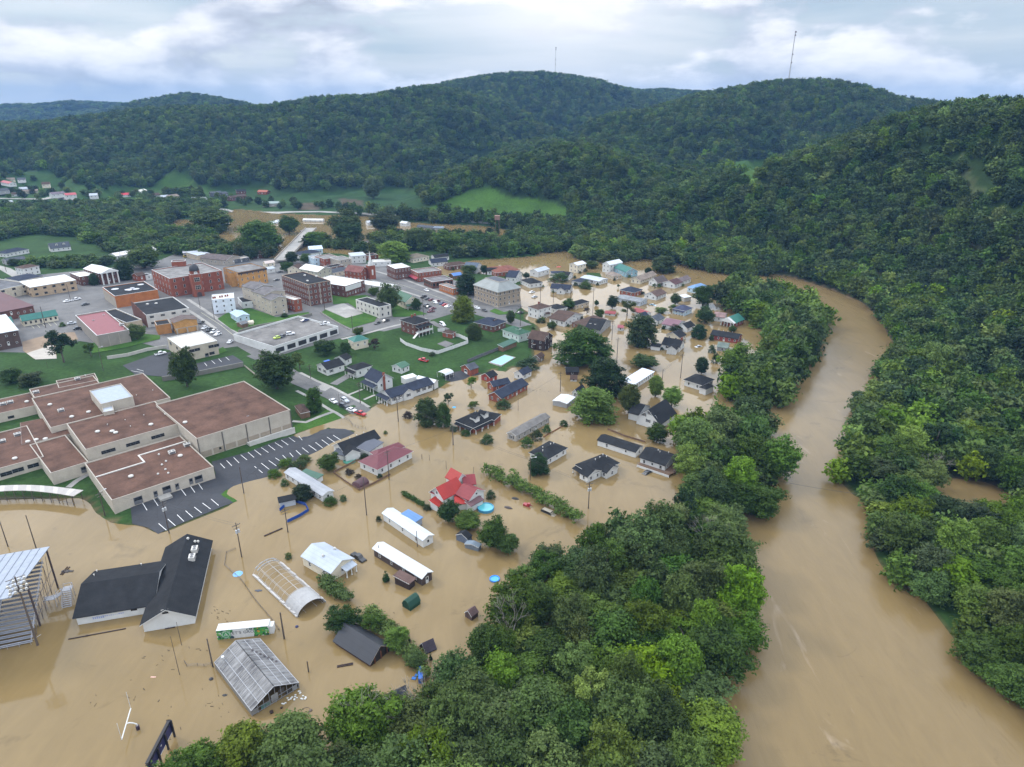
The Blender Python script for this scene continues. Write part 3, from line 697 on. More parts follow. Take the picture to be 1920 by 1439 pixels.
# ------------------------------------------------------------------ trees
def leaf_cloud(cent, rad, n, leaf, rng, flat_bias=.25, upbias=.25, sub=13):
    """n leaf-shaped faces on small sprays that sit round each clump; verts, four to a leaf"""
    wgt = rad ** 2; ci = rng.choice(len(cent), max(1, n // sub), p=wgt / wgt.sum()); k = len(ci)
    d = rng.normal(size=(k, 3)); d[:, 2] += upbias; d /= np.linalg.norm(d, axis=1)[:, None]
    sp = cent[ci] + d * (rad[ci] * rng.uniform(.5, 1.22, k))[:, None] * np.array([1, 1, .85])
    sp = np.repeat(sp, sub, 0); d = np.repeat(d, sub, 0); m = len(sp); sr = np.repeat(rng.uniform(.2, .5, k), sub) * (leaf / .28) ** .6
    p = sp + rng.normal(size=(m, 3)) * sr[:, None] * np.array([1, 1, .55])
    nn = d * .7 + rng.normal(size=(m, 3)) * .5; nn[:, 2] += flat_bias + .2; nn /= np.linalg.norm(nn, axis=1)[:, None]
    a = np.cross(nn, rng.normal(size=(m, 3))); a /= np.linalg.norm(a, axis=1)[:, None]; b = np.cross(nn, a)
    s = leaf * rng.uniform(.6, 1.35, m)[:, None]
    v = np.stack([p - a * s, p + b * s * .55, p + a * s, p - b * s * .55], 1)
    v[:, [0, 2]] -= (nn * s * .22)[:, None, :]
    return v.reshape(-1, 3)
def quad_mesh(name, v, mats, extra=None):
    n = len(v) // 4; me = bpy.data.meshes.new(name)
    ev, ef = (extra.v, extra.f) if extra else ([], [])
    allv = np.concatenate([v, np.array(ev, float).reshape(-1, 3)]) if ev else v
    loops = np.arange(n * 4, dtype=np.int32); ls = np.arange(n) * 4; li = [loops]; lst = list(ls); k = n * 4; mi = [0] * n
    for f in ef:
        li.append(np.array(f, np.int32) + n * 4); lst.append(k); k += len(f); mi.append(1)
    me.vertices.add(len(allv)); me.vertices.foreach_set('co', allv.astype(np.float32).ravel())
    lo = np.concatenate(li).astype(np.int32); me.loops.add(len(lo)); me.loops.foreach_set('vertex_index', lo)
    me.polygons.add(len(lst)); me.polygons.foreach_set('loop_start', np.array(lst, np.int32))
    for mm in mats: me.materials.append(mm)
    me.polygons.foreach_set('material_index', np.array(mi, np.int32)); me.update(calc_edges=True)
    return me
def fib(n, rng):
    i = np.arange(n); z = 1 - 2 * (i + .5) / n; a = i * 2.39996 + rng.uniform(0, 6); s = np.sqrt(1 - z * z)
    return np.stack([s * np.cos(a), s * np.sin(a), z], 1) + rng.normal(size=(n, 3)) * .12
def crown_shape(kind, rng):
    """clump centres and radii of a crown about 10 m wide and 12 m high, foot at z = 0"""
    if kind == 'round':
        n = 46; u = fib(n, rng); r = rng.uniform(.72, 1, n); r[::4] *= .5
        c = u * r[:, None] * np.array([3.7, 3.7, 4.3]) + np.array([0, 0, 6.2]); rad = rng.uniform(1.2, 1.9, n)
    elif kind == 'spread':
        n = 48; u = fib(n, rng); u[:, 2] = np.where(u[:, 2] < 0, u[:, 2] * .75, u[:, 2]); r = rng.uniform(.62, 1.05, n); r[::4] *= .5
        c = u * r[:, None] * np.array([4.2, 3.9, 5.2]) + np.array([0, 0, 5.6]); rad = rng.uniform(1.0, 1.75, n)
    elif kind == 'tall':
        n = 40; z = np.linspace(1.8, 11, n); w = 3.5 * np.sin(np.clip((z - 1.2) / 10.6, 0, 1) * math.pi) ** .7
        a = np.arange(n) * 2.4 + rng.uniform(-.5, .5, n); q = rng.uniform(.4, 1, n) ** .5 * w
        c = np.stack([q * np.cos(a), q * np.sin(a), z], 1); rad = rng.uniform(1.05, 1.65, n)
    elif kind == 'dense':
        n = 60; z = np.linspace(.9, 10.8, n); w = 3.9 * (np.clip(1 - ((z - 4.2) / 7.2) ** 2, .03, 1)) ** .5
        a = np.arange(n) * 2.4 + rng.uniform(-.4, .4, n); q = rng.uniform(.5, 1.1, n) * w
        c = np.stack([q * np.cos(a), q * np.sin(a), z + rng.normal(size=n) * .4], 1); rad = rng.uniform(.8, 1.75, n)
    elif kind == 'ragged':
        n = 22; z = rng.uniform(3.5, 10.8, n); w = 3.9 * np.sin(np.clip((z - 1.2) / 11.4, 0, 1) * math.pi) ** .5
        a = rng.uniform(0, 6.283, n); q = rng.uniform(.3, 1.1, n) * w
        c = np.stack([q * np.cos(a), q * np.sin(a), z], 1); rad = rng.uniform(.75, 1.35, n)
    elif kind == 'cone':
        n = 34; z = rng.uniform(.8, 11, n); w = 2.6 * np.clip(1.08 - z / 11.6, .05, 1)
        a = rng.uniform(0, 6.283, n); q = rng.uniform(.5, 1, n) ** .5 * w
        c = np.stack([q * np.cos(a), q * np.sin(a), z], 1); rad = np.clip(1.5 * (1.1 - z / 12), .45, 1.4)
    elif kind == 'bush':
        n = 36; u = fib(n, rng); u[:, 2] = np.abs(u[:, 2]); r = rng.uniform(.75, 1, n)
        c = u * r[:, None] * np.array([3.9, 3.9, 8.4]) + np.array([0, 0, .6]); rad = rng.uniform(1.1, 1.7, n)
    return c, rad
def trunk_mb(cent, rng, r0=.34, top=6.5):
    m = MB(); m.tube((0, 0, -2), (0, 0, 3), r0 * 1.15, r0 * .85, 7); m.tube((0, 0, 3), (.2, .1, top), r0 * .85, r0 * .45, 6); m.tube((.2, .1, top), (.1, .3, top + 3), r0 * .45, .06, 5)
    for i in rng.choice(len(cent), 6, replace=False):
        c = cent[i]; z = min(top - .3, max(2.2, c[2] - 2.5)); m.tube((.05, .03, z), tuple(c * np.array([.55, .55, 1]) + np.array([0, 0, -.6])), r0 * .42, .08, 5); m.tube(tuple(c * np.array([.55, .55, 1]) + np.array([0, 0, -.6])), tuple(c), .08, .03, 4)
    return m
SHADES = {'dark': (.041, .087, .014), 'mid': (.066, .130, .018), 'bright': (.105, .184, .022), 'olive': (.070, .116, .020), 'grey': (.060, .108, .026), 'deep': (.023, .057, .013), 'plum': (.045, .036, .024)}
def leafmat(s): return m_leaf('foliage ' + s, SHADES[s])
KINDS_T = {'round': 4, 'spread': 3, 'tall': 3, 'dense': 2, 'ragged': 2, 'cone': 2, 'bush': 3}
PROTO = {}
for kd, cnt in KINDS_T.items():
    for i in range(cnt):
        rg = np.random.default_rng(100 + i * 7 + sum(map(ord, kd))); c, r = crown_shape(kd, rg)
        nl = {'bush': 5000, 'cone': 5000, 'ragged': 6000}.get(kd, 15000)
        cr = quad_mesh('crown', leaf_cloud(c, r, nl, .265, rg), [leafmat('mid')])
        tk = trunk_mb(c, rg).data('trunk', [m_bark()], True) if kd != 'bush' else None
        PROTO[(kd, i)] = (cr, tk)
LOW = []
for i, kd in enumerate(['round', 'round', 'tall', 'spread', 'round', 'dense']):
    rg = np.random.default_rng(900 + i); c, r = crown_shape(kd, rg)
    m = MB(); m.tube((0, 0, -2), (0, 0, 6), .3, .15, 5)
    LOW.append(lambda s, c=c, r=r, i=i, m=m: quad_mesh('forest tree', leaf_cloud(c, r, 800, .80, np.random.default_rng(i), .3, .3, 5), [leafmat(s), m_bark()], m))
TREE_N = 0
def plant(x, y, z, w, h, kind, shade, label, cat='tree', name='tree', group=None, rz=None):
    """a tree of crown width w and height h standing at x, y"""
    global TREE_N
    TREE_N += 1; rr = random.Random(TREE_N * 31 + 5)
    i = rr.randrange(KINDS_T[kind]); cr, tk = PROTO[(kind, i)]; rz = rr.uniform(0, 6.28) if rz is None else rz
    sx, sz = w / 10.4, h / 12.2
    if tk is None:
        o = put(name, cr, None, (x, y, z), rz, scale=(sx, sx, sz)); slot = o
        tag(o, label, cat, group)
    else:
        o = empty(name, (x, y, z), rz, label, cat, group); o.scale = (sx, sx, sz)
        slot = put('crown', cr, o); put('trunk', tk, o)
    slot.material_slots[0].link = 'OBJECT'; slot.material_slots[0].material = leafmat(shade)
    return o
def tree(label, z, x0, x1, y0, y1, kind='round', shade='mid', cat=None, name=None, group=None):
    """a tree by the box its crown fills in the photo"""
    xm = (x0 + x1) / 2; wpx = (x1 - x0) / ZN[z][2]; hpx = (y1 - y0) / ZN[z][2]
    u, v = P(z, (xm, y1)); p = hit(u, v - wpx * .13); d = float(proj(p)[2])
    w = wpx * d / F; el = math.atan2(CAMH - p[2], math.hypot(p[0], p[1]))
    h = (hpx * d / F - w * .38 * math.sin(el)) / math.cos(el); h = max(w * .5, min(h, w * 2.3))
    bush = kind == 'bush'
    return plant(p[0], p[1], p[2] - .1, w, h * (1.05 if bush else 1.0), kind, shade, label, cat or ('bush' if bush else 'tree'), name or ('bush' if bush else 'tree'), group)
def hedge(label, z, pts, wd, ht, shade='mid', n=None, name='hedge', cat='hedge', leaf=.3, group=None):
    w = strip_pts([hit(*P(z, p))[:2] for p in pts], min(1.6, wd * .35)); rg = np.random.default_rng(sum(map(ord, label)))
    o0 = w[0]; cs = []; rs = []
    for p in w:
        for _ in range(3):
            g = max(0, float(ground(*p))); q = p + rg.normal(size=2) * wd * .22
            hh = ht * rg.uniform(.35, .8); cs.append((q[0] - o0[0], q[1] - o0[1], hh)); rs.append(min(wd * .45, ht * .42) * rg.uniform(.8, 1.25))
    v = leaf_cloud(np.array(cs), np.array(rs), n or int(len(w) * 420), leaf, rg)
    g0 = max(0, float(ground(*o0))); me = quad_mesh(name, v, [leafmat(shade)])
    return tag(put(name, me, None, (o0[0], o0[1], g0)), label, cat, group)
# ---- scattered woodland: first collect every tree, then give the biggest in view an object each
WOOD = []      # x, y, width, height, region
def poisson(poly, sp, rg):
    xs = [p[0] for p in poly]; ys = [p[1] for p in poly]; out = []
    gx = np.arange(min(xs), max(xs), sp); gy = np.arange(min(ys), max(ys), sp * .87)
    for j, yy in enumerate(gy):
        for xx in gx:
            q = (xx + (sp / 2 if j % 2 else 0) + rg.uniform(-.33, .33) * sp, yy + rg.uniform(-.33, .33) * sp); out.append(q)
    out = np.array(out); return out[inside(out[:, 0], out[:, 1], poly)]
def grove(region, pixels, sp, w, h, seed=1, low=False):
    rg = np.random.default_rng(seed); poly = [tuple(hit(*p)[:2]) for p in pixels]; pts = poisson(poly, sp, rg); hh = hills(pts[:, 0], pts[:, 1])
    for q, hq in zip(pts, hh):
        if low and hq > 6.5 and ground(*q) > .3: continue
        WOOD.append((q[0], q[1], rg.uniform(*w), rg.uniform(*h), region))
def build_woodland(budget):
    global WOOD
    A = np.array([(a[0], a[1], a[2], a[3]) for a in WOOD]); reg = [a[4] for a in WOOD]
    z = np.maximum(ground(A[:, 0], A[:, 1]), -.6)
    u, v, d = proj(np.stack([A[:, 0], A[:, 1], z + A[:, 3] * .6], -1))
    size = A[:, 2] / d; view = (u > -60) & (u < 1980) & (v > -20) & (v < 1580)
    order = np.argsort(-np.where(view, size, 0)); big = set(order[:budget].tolist())
    # nearest trees of the far hillside behind the ridge line are never seen: leave out what terrain hides
    keep = np.ones(len(A), bool); zt = z + A[:, 3]
    for t in np.linspace(.2, .985, 60):
        g = ground(A[:, 0] * t, A[:, 1] * t); keep &= ~(g - 9 > CAMH + (zt + 12 - CAMH) * t)
    wide = (u > -260) & (u < 2180) & (v < 1700) & keep
    rg = np.random.default_rng(5); rest = []
    names = {'dark': 'dark green', 'mid': 'mid green', 'bright': 'bright yellow-green', 'olive': 'olive green', 'grey': 'grey-green', 'deep': 'very dark green'}
    for i in order.tolist():
        if i in big and view[i]:
            x, y, w, h = A[i]; sh, where = reg[i]
            s = rg.choice(['dark', 'mid', 'bright', 'olive', 'grey', 'deep'], p=sh); kd = rg.choice(['round', 'spread', 'tall', 'ragged'], p=[.42, .3, .2, .08])
            form = {'round': 'round-crowned', 'spread': 'wide-crowned', 'tall': 'tall narrow', 'ragged': 'thin-leaved ragged'}[kd]
            plant(x, y, z[i], w, h, kd, s, f'{names[s]} {form} tree {where}', group=f'{names[s]} {form} trees {where}')
        elif wide[i]: rest.append((i, rg.choice(6, p=reg[i][0])))
    return A, z, rest
# ------------------------------------------------------------------ streets, lots, lawns, paths
drape('pavement', 0, [(-30, 660), (-30, 535), (30, 520), (130, 510), (215, 502), (300, 488), (345, 470), (430, 482), (520, 486), (560, 484), (640, 490), (700, 496), (800, 512), (830, 520), (868, 530), (905, 548), (972, 552), (978, 575), (955, 600),
   (900, 585), (850, 588), (790, 606), (720, 622), (690, 618), (640, 634), (560, 656), (510, 672), (476, 668), (445, 650), (410, 655), (330, 660), (290, 650), (250, 640), (215, 650), (150, 640), (90, 655), (60, 662)], M_OLD, .05)
def road(name, pts, w, mt=M_OLD, z=0, lift=.1): return strip(name, z, pts, w, mt, lift)
road('road', [(345, 568), (377, 587), (413, 610), (447, 637), (480, 655), (525, 690), (563, 715), (625, 741), (667, 765), (693, 780), (720, 800)], 8.5)
road('road', [(470, 672), (550, 648), (633, 631), (685, 619), (752, 602), (800, 592), (843, 584), (880, 578)], 8, lift=.14)
road('road', [(690, 515), (712, 524), (750, 534), (795, 549), (846, 568), (892, 584), (920, 592), (950, 600), (985, 612)], 11, lift=.12)
road('road', [(560, 566), (575, 580), (589, 592), (633, 612), (657, 622)], 6.5, lift=.17)
road('road', [(-20, 497), (10, 505), (40, 522), (70, 545)], 7, M_CONC)
road('road', [(560, 475), (545, 488), (535, 505), (560, 530), (600, 545), (690, 512)], 8, lift=.11)
road('highway', [(-40, 372), (60, 374), (140, 376), (260, 384), (330, 382), (430, 396), (520, 400), (600, 398), (690, 402), (760, 408), (840, 413), (900, 417), (1000, 424), (1060, 430), (1120, 440)], 9, M_CONC, lift=.5)
road('road', [(300, 395), (340, 392), (400, 400), (440, 402)], 16, M_CONC, lift=.3)
drape('parking_lot', 'c', [(1560, 770), (1720, 690), (1930, 800), (1930, 880), (1700, 950), (1600, 900), (1540, 830)], M_OLD, .16)
drape('gravel_lot', 'c', [(510, 870), (720, 808), (940, 920), (750, 975)], M_CONC, .16)
LAWNS = [('b', [(860, 925), (960, 860), (1200, 800), (1500, 905), (1850, 850), (1885, 885), (1300, 1010), (1090, 1075), (1000, 1030)]),
         ('c', [(600, 725), (790, 735), (960, 720), (1010, 740), (1090, 960), (1060, 1010), (800, 1085), (640, 1010), (475, 920), (520, 880), (745, 975), (940, 922), (770, 808), (610, 825)]),
         ('c', [(1250, 880), (1330, 760), (1420, 860), (1560, 900), (1640, 930), (1400, 960), (1260, 960)]),
         ('d', [(800, 840), (860, 810), (960, 850), (1060, 830), (1040, 870), (900, 880)]),
         ('b', [(870, 1255), (920, 1230), (970, 1275), (880, 1310)]),
         (1, [(700, 1120), (900, 1140), (900, 1160), (700, 1210), (520, 1240), (500, 1190)])]
for z, p in LAWNS: drape('lawn', z, p, M_LAWN, .24)
drape('parking_lot', 2, [(1190, 800), (1400, 745), (1650, 655), (1690, 668), (1720, 650), (1800, 622), (1920, 606), (1990, 635), (2060, 655), (2060, 680), (1960, 700), (1880, 740), (1800, 775), (1700, 815), (1600, 850), (1500, 885), (1380, 920), (1270, 960), (1243, 985), (1312, 1030),
   (1200, 1075), (1090, 1120), (980, 1165), (890, 1205), (830, 1170), (745, 1150), (735, 1060), (900, 980), (1215, 870)], M_ASPH, .17, step=2.5)
drape('parking_lot', 2, [(690, 258), (870, 195), (960, 182), (1000, 220), (1090, 250), (1310, 200), (1372, 238), (1130, 300), (930, 322), (760, 308)], M_ASPH, .12)
drape('lawn', 2, [(1240, 985), (1275, 958), (1380, 918), (1500, 882), (1508, 895), (1400, 940), (1320, 990), (1335, 1020), (1305, 1032)], M_LAWN, .16)
drape('lawn', 2, [(1640, 648), (1780, 600), (1925, 558), (1925, 535), (1850, 500), (1750, 560), (1650, 600)], M_LAWN, .1)
strip('path', 2, [(385, 945), (430, 908), (510, 862)], 2.2, M_CONC, .14)
strip('path', 2, [(1645, 572), (1720, 578), (1800, 545), (1885, 515)], 1.6, M_CONC, .17)
strip('path', 6, [(240, 190), (360, 250), (480, 300), (620, 375), (740, 440)], 1.5, M_CONC, .18)
strip('path', 6, [(215, 320), (330, 380), (450, 455), (560, 515)], 1.5, M_CONC, .18)
for p in ([(590, 350), (690, 310)], [(700, 385), (780, 350)], [(800, 410), (850, 385)]): strip('path', 6, p, 1.3, M_CONC, .15)
strip('driveway', 6, [(370, 290), (450, 305)], 6, M_CONC, .13)
strip('driveway', 6, [(480, 275), (600, 205)], 4, M_OLD, .13)
drape('driveway', 6, [(1280, 240), (1310, 195), (1400, 175), (1500, 180), (1540, 195), (1420, 240), (1330, 255)], M_ASPH, .12)
strip('driveway', 'd', [(160, 950), (230, 990), (340, 1040)], 4, M_OLD, .13)
drape('patio', 'd', [(230, 1195), (320, 1160), (415, 1195), (330, 1235)], M_OLD, .14)
drape('dirt_bank', 1, [(125, 1175), (215, 1150), (300, 1130), (420, 1120), (440, 1160), (360, 1190), (310, 1210), (320, 1260), (190, 1270), (130, 1225)], mat('render', (.26, .19, .13)), .14)
drape('dirt_bank', 1, [(150, 1240), (300, 1190), (320, 1270), (200, 1275)], mat('render', (.42, .38, .33)), .2)
m = MB()
for a in ([(1680, 655), (1700, 680)], [(1625, 665), (1660, 690)], [(1583, 680), (1622, 708)], [(1547, 694), (1590, 722)], [(1510, 708), (1548, 737)], [(1470, 722), (1510, 750)], [(1432, 735), (1470, 765)], [(1395, 748), (1430, 778)], [(1355, 763), (1390, 792)],
          [(1315, 778), (1345, 808)], [(1275, 795), (1305, 825)], [(1240, 812), (1265, 838)], [(1875, 653), (1925, 680)], [(1840, 663), (1890, 692)], [(1810, 678), (1855, 707)], [(1775, 693), (1815, 722)], [(1737, 708), (1780, 738)], [(1700, 723), (1735, 750)],
          [(1665, 738), (1695, 765)], [(1630, 752), (1650, 775)], [(1590, 765), (1615, 790)], [(1550, 780), (1590, 808)], [(1512, 795), (1555, 825)], [(1470, 810), (1515, 845)], [(1432, 828), (1478, 865)], [(1110, 915), (1140, 958)], [(1065, 930), (1097, 975)], [(1015, 950), (1047, 993)],
          [(860, 1005), (890, 1050)], [(800, 1030), (828, 1075)], [(1188, 1012), (1230, 1048)], [(1140, 1035), (1185, 1068)], [(1093, 1057), (1135, 1090)], [(1045, 1078), (1085, 1115)], [(997, 1100), (1035, 1138)], [(945, 1125), (988, 1163)], [(893, 1150), (937, 1188)],
          [(740, 290), (800, 300)], [(770, 280), (810, 292)], [(1150, 245), (1165, 262)], [(1190, 232), (1210, 250)], [(1230, 222), (1248, 240)], [(1270, 212), (1290, 230)]):
    strip('', 2, a, .18, None, .27, mb=m)
tag(m.build('parking_markings', [M_LINE]), None, None, None, 'structure')
for pts in ([(700, 508), (756, 524), (802, 541), (853, 560), (898, 577)], [(690, 523), (745, 543), (790, 558)], [(352, 562), (392, 588), (428, 612), (460, 634)], [(640, 637), (690, 625), (755, 608), (800, 598)], [(330, 570), (368, 592), (404, 617)]): strip('sidewalk', 0, pts, 2.2, M_CONC, .2)
m = MB()
for pts in ([(712, 524), (750, 534), (795, 549), (846, 568)], [(377, 587), (413, 610), (447, 637)]): strip('', 0, pts, .25, None, .26, mb=m)
for i in range(9): strip('', 'd', [(70 + i * 36, 720 + i * 14), (100 + i * 36, 706 + i * 14)], .2, None, .26, mb=m)
for i in range(5): strip('', 'a', [(330 + i * 62, 1220 - i * 9), (375 + i * 62, 1262 - i * 9)], .2, None, .2, mb=m)
tag(m.build('road_markings', [mat('plain', (.45, .42, .3))]), None, None, None, 'structure')
# ------------------------------------------------------------------ the school
RR = ('tar', 'redbrown'); DK = 'dgrey'
CREAM = ('render', (.44, .39, .32))
k = frame(2, (1105, 668), (1632, 505), (910, 467), 8.2, None)
G0 = max(.6, k.g)
school = empty('school_building', (k.ctr[0], k.ctr[1], G0), k.rz, 'sprawling one and two storey beige school with flat red-brown roofs beside the flooded lot', 'school')
class _K: pass
base = _K(); base.root = school; base.g = G0; base.wm = CREAM; base.rm = RR; base.trim = 'stone'
WN = dict(win=None, parap=.35)
s1 = wing(base, 2, (1105, 668), (1632, 505), (910, 467), 8.2, 0, 'f', **WN)
s2 = wing(base, 2, (480, 730), (1005, 583), (388, 580), 7.4, 0, 'f', **WN)
s3 = wing(base, 2, (628, 1015), (1200, 825), (500, 800), 4.3, 0, 'f', **WN)
s4 = wing(base, 2, (283, 607), (957, 437), (192, 437), 6.4, 0, 'f', **WN)
s4b = wing(base, 2, (192, 437), (560, 355), (170, 388), 6.2, 0, 'f', **WN)
s4c = wing(base, 2, (330, 382), (552, 338), (312, 342), 6.0, 0, 'f', **WN)
s4d = s4
s6 = wing(base, 2, (285, 862), (497, 797), (210, 690), 4.2, 0, 'f', **WN)
s6b = wing(base, 2, (-160, 878), (245, 768), (-240, 690), 4.1, 0, 'f', **WN)
s6c = wing(base, 2, (120, 700), (395, 640), (60, 590), 4.0, 0, 'f', win=None, parap=.03, trim='redbrown')
s7 = wing(base, 2, (-120, 552), (215, 478), (-170, 480), 4.6, 0, 'f', **WN)
ph = wing(base, 2, (566, 474), (748, 430), (510, 396), 10.2, 0, 'f', roofm=('plain', (.30, .34, .40)), z0=5, **WN)
ph2 = wing(base, 2, (580, 520), (640, 508), (566, 490), 8.6, 0, 'f', roofm=('plain', 'gmetal'), z0=5, **WN)
win_px(s2, 2, [(610, 738), (748, 697), (888, 655)], 4.6, 1.3, 'dgrey'); win_px(s4, 2, [(348, 633)], 3.4, 1.4, 'dgrey'); win_px(s7, 2, [(62, 547)], 2.2, 1.1, 'dgrey')
win_px(s6b, 2, [(35, 866), (102, 845), (187, 820)], 3.4, 1.5, 'dgrey')
win_px(s6, 2, [(480, 840)], 2.6, 2.3, 'dgrey', 'door'); win_px(s3, 2, [(778, 1015), (938, 955), (1118, 895)], 2.6, 2.6, 'dgrey', 'door'); win_px(s3, 2, [(876, 980), (997, 937), (1075, 908)], 1.2, 2.2, 'dgrey', 'door')
win_px(s1, 2, [(1240, 728)], 1.2, 2.2, 'dgrey', 'door')
# buttress strips, lower masonry panels and a ramp along the gym wall
for i in range(5):
    x = -s1.L / 2 + s1.L * i / 4; x = max(-s1.L / 2 + .2, min(s1.L / 2 - .2, x)); m = MB(); m.box(x - .16, x + .16, -s1.W / 2 - .22, -s1.W / 2, -1, 7.8); m.build('downpipe', [mat('plain', (.10, .09, .08))], s1.root, s1.loc, s1.lrz)
m = MB()
for i in range(4):
    for j in range(2):
        x0 = -s1.L / 2 + s1.L * (i + j * .5 + .06) / 4; m.box(x0, x0 + s1.L * .105, -s1.W / 2 - .08, -s1.W / 2, .2, 2.4)
m.build('wall_panel', [mat('render', (.30, .25, .19))], s1.root, s1.loc, s1.lrz)
m = MB(); m.box(-s1.L * .02, s1.L / 2 - .3, -s1.W / 2 - 2.6, -s1.W / 2 - 2.3, -1, 1.5); m.box(-s1.L * .02, s1.L / 2 - .3, -s1.W / 2 - 2.3, -s1.W / 2 - .02, -1, .6); m.build('ramp', [mat('render', 'offwhite')], s1.root, s1.loc, s1.lrz)
m = MB(); m.box(-s3.L * .1, s3.L * .02, -s3.W / 2 - 3.4, -s3.W / 2 - .3, -.5, .55); m.build('loading_dock', [mat('render', 'concrete')], s3.root, s3.loc, s3.lrz)
roof_px(s2, 2, [(905, 493), (938, 533), (850, 594), (550, 634), (652, 640), (632, 632)], 'roof_vent', 'mushroom'); roof_px(s2, 2, [(605, 593), (705, 567), (735, 603), (810, 540), (652, 520)], 'roof_vent', 'pipe')
roof_px(s4, 2, [(345, 516)], 'roof_unit', 'unit'); roof_px(s4, 2, [(500, 523), (405, 550), (282, 482)], 'roof_vent', 'mushroom'); roof_px(s4b, 2, [(435, 335), (205, 413)], 'roof_unit', 'unit')
roof_px(s4c, 2, [(475, 305)], 'roof_vent', 'turbine'); roof_px(s4d, 2, [(768, 428), (860, 400)], 'roof_vent', 'pipe')
roof_px(s3, 2, [(968, 752), (1053, 710)], 'roof_unit', 'unit'); roof_px(s3, 2, [(1015, 770), (738, 886)], 'roof_vent', 'mushroom'); roof_px(s3, 2, [(895, 762), (935, 800), (912, 820), (932, 846), (890, 872), (948, 867)], 'roof_vent', 'turbine')
roof_px(s6c, 2, [(262, 714), (205, 680)], 'roof_vent', 'mushroom'); roof_px(s6b, 2, [(100, 652), (15, 690)], 'roof_unit', 'unit'); roof_px(s6b, 2, [(158, 690), (85, 785)], 'roof_vent', 'mushroom'); roof_px(s7, 2, [(152, 465)], 'roof_vent', 'mushroom'); roof_px(s7, 2, [(20, 480), (60, 470)], 'roof_unit', 'unit')
roof_px(s1, 2, [(1395, 543)], 'roof_vent', 'skylight'); roof_px(s1, 2, [(1042, 582)], 'roof_vent', 'mushroom')
m = MB(); a = 0
m.box(-s3.L * .5 + .3, -s3.L * .02, s3.W * .1, s3.W * .1 + .5, 3.8, 4.25); m.box(-s3.L * .02, -s3.L * .02 + .5, s3.W * .1, s3.W * .3, 3.8, 4.25); m.box(-s3.L * .02, s3.L * .5 - .3, s3.W * .3, s3.W * .3 + .5, 3.8, 4.25)
m.build('roof_curb', [mat('plain', 'offwhite')], s3.root, s3.loc, s3.lrz)
# ------------------------------------------------------------------ curved covered walkway by the school
w = [hit(*P(2, p), 3.4) for p in [(-160, 945), (0, 930), (150, 926), (300, 938), (470, 962)]]
w2 = [hit(*P(2, p), 3.2) for p in [(-160, 985), (0, 972), (150, 968), (300, 982), (415, 1000)]]
def spl(pts, n):
    pts = np.array(pts); t = np.linspace(0, len(pts) - 1, n); out = []
    for a in t:
        i = min(int(a), len(pts) - 2); f = a - i; p0 = pts[max(i - 1, 0)]; p1 = pts[i]; p2 = pts[i + 1]; p3 = pts[min(i + 2, len(pts) - 1)]
        out.append(.5 * ((2 * p1) + (p2 - p0) * f + (2 * p0 - 5 * p1 + 4 * p2 - p3) * f * f + (3 * p1 - p0 - 3 * p2 + p3) * f ** 3))
    return out
wa, wb = spl(w, 25), spl(w2, 25); o0 = wa[12]
cw = empty('covered_walkway', (o0[0], o0[1], 0), 0, 'long curved walkway canopy with pale metal roof on thin posts at the water edge', 'canopy')
m = MB()
for i in range(24):
    z1 = 3.55 + .02 * (i % 2); m.mesh([tuple(np.array([*q[:2], zz]) - [o0[0], o0[1], 0]) for zz in (z1, z1 + .16) for q in (wa[i], wa[i + 1], wb[i + 1], wb[i])], [(3, 2, 1, 0), (4, 5, 6, 7), (0, 1, 5, 4), (1, 2, 6, 5), (2, 3, 7, 6), (3, 0, 4, 7)], 0 if i % 3 else 1)
m.build('canopy_roof', [mat('plain', (.34, .315, .29)), mat('plain', (.43, .40, .37))], cw)
for i in range(1, 25, 2):
    for q in (wa[i], wb[i]):
        m = MB(); m.box(-.08, .08, -.08, .08, -1.5, 3.54); m.build('post', [mat('plain', (.09, .07, .06))], cw, (q[0] - o0[0], q[1] - o0[1], 0))
m = MB()
for i in range(1, 24):
    a, b = wb[i], wb[i + 1]
    m.tube((a[0] - o0[0], a[1] - o0[1], 1.0), (b[0] - o0[0], b[1] - o0[1], 1.0), .04)
m.build('rail', [mat('plain', 'dgrey')], cw)
# ------------------------------------------------------------------ field house with black roof
k = bld('field_house', 'large field house with black roof and white walls in the flood beside the grandstand', 'field house', 10, (812, 962), (1740, 810), (1050, 428), 2.6, 2.9, 'g', ('siding', 'white'), ('shingle', 'black'), over=.6, win=None, vents=0)
K2 = wing(k, 3, (1100, 527), (1197, 99), (783, 580), 2.6, 3.1, 'g', over=.6, win=None)
win_px(K2, 3, [(928, 502)], 1.6, 1.4, 'offwhite', name='gable_vent')
win_px(k, 10, [(1510, 870)], 1.8, 2.4, 'white', 'door')
roof_px(K2, 3, [(1097, 160), (1082, 205)], 'roof_unit', 'unit'); roof_px(K2, 3, [(1058, 95), (1115, 112), (1098, 112)], 'roof_vent', 'turbine'); roof_px(k, 3, [(795, 238), (545, 275), (530, 300)], 'roof_vent', 'pipe')
m = MB()
rr = random.Random(4)
for i in range(3):
    x = -k.L * .5 + k.L * (.2 + i * .13)
    for j in range(6): m.box(x + j * .45, x + j * .45 + .3, -k.W / 2 - .03, -k.W / 2, .9 + (.35 if i else 0), 1.4 + rr.uniform(-.1, .2) + (.2 if i == 0 else 0))
m.build('wall_lettering', [mat('plain', (.25, .3, .5))], k.root, k.loc, k.lrz)
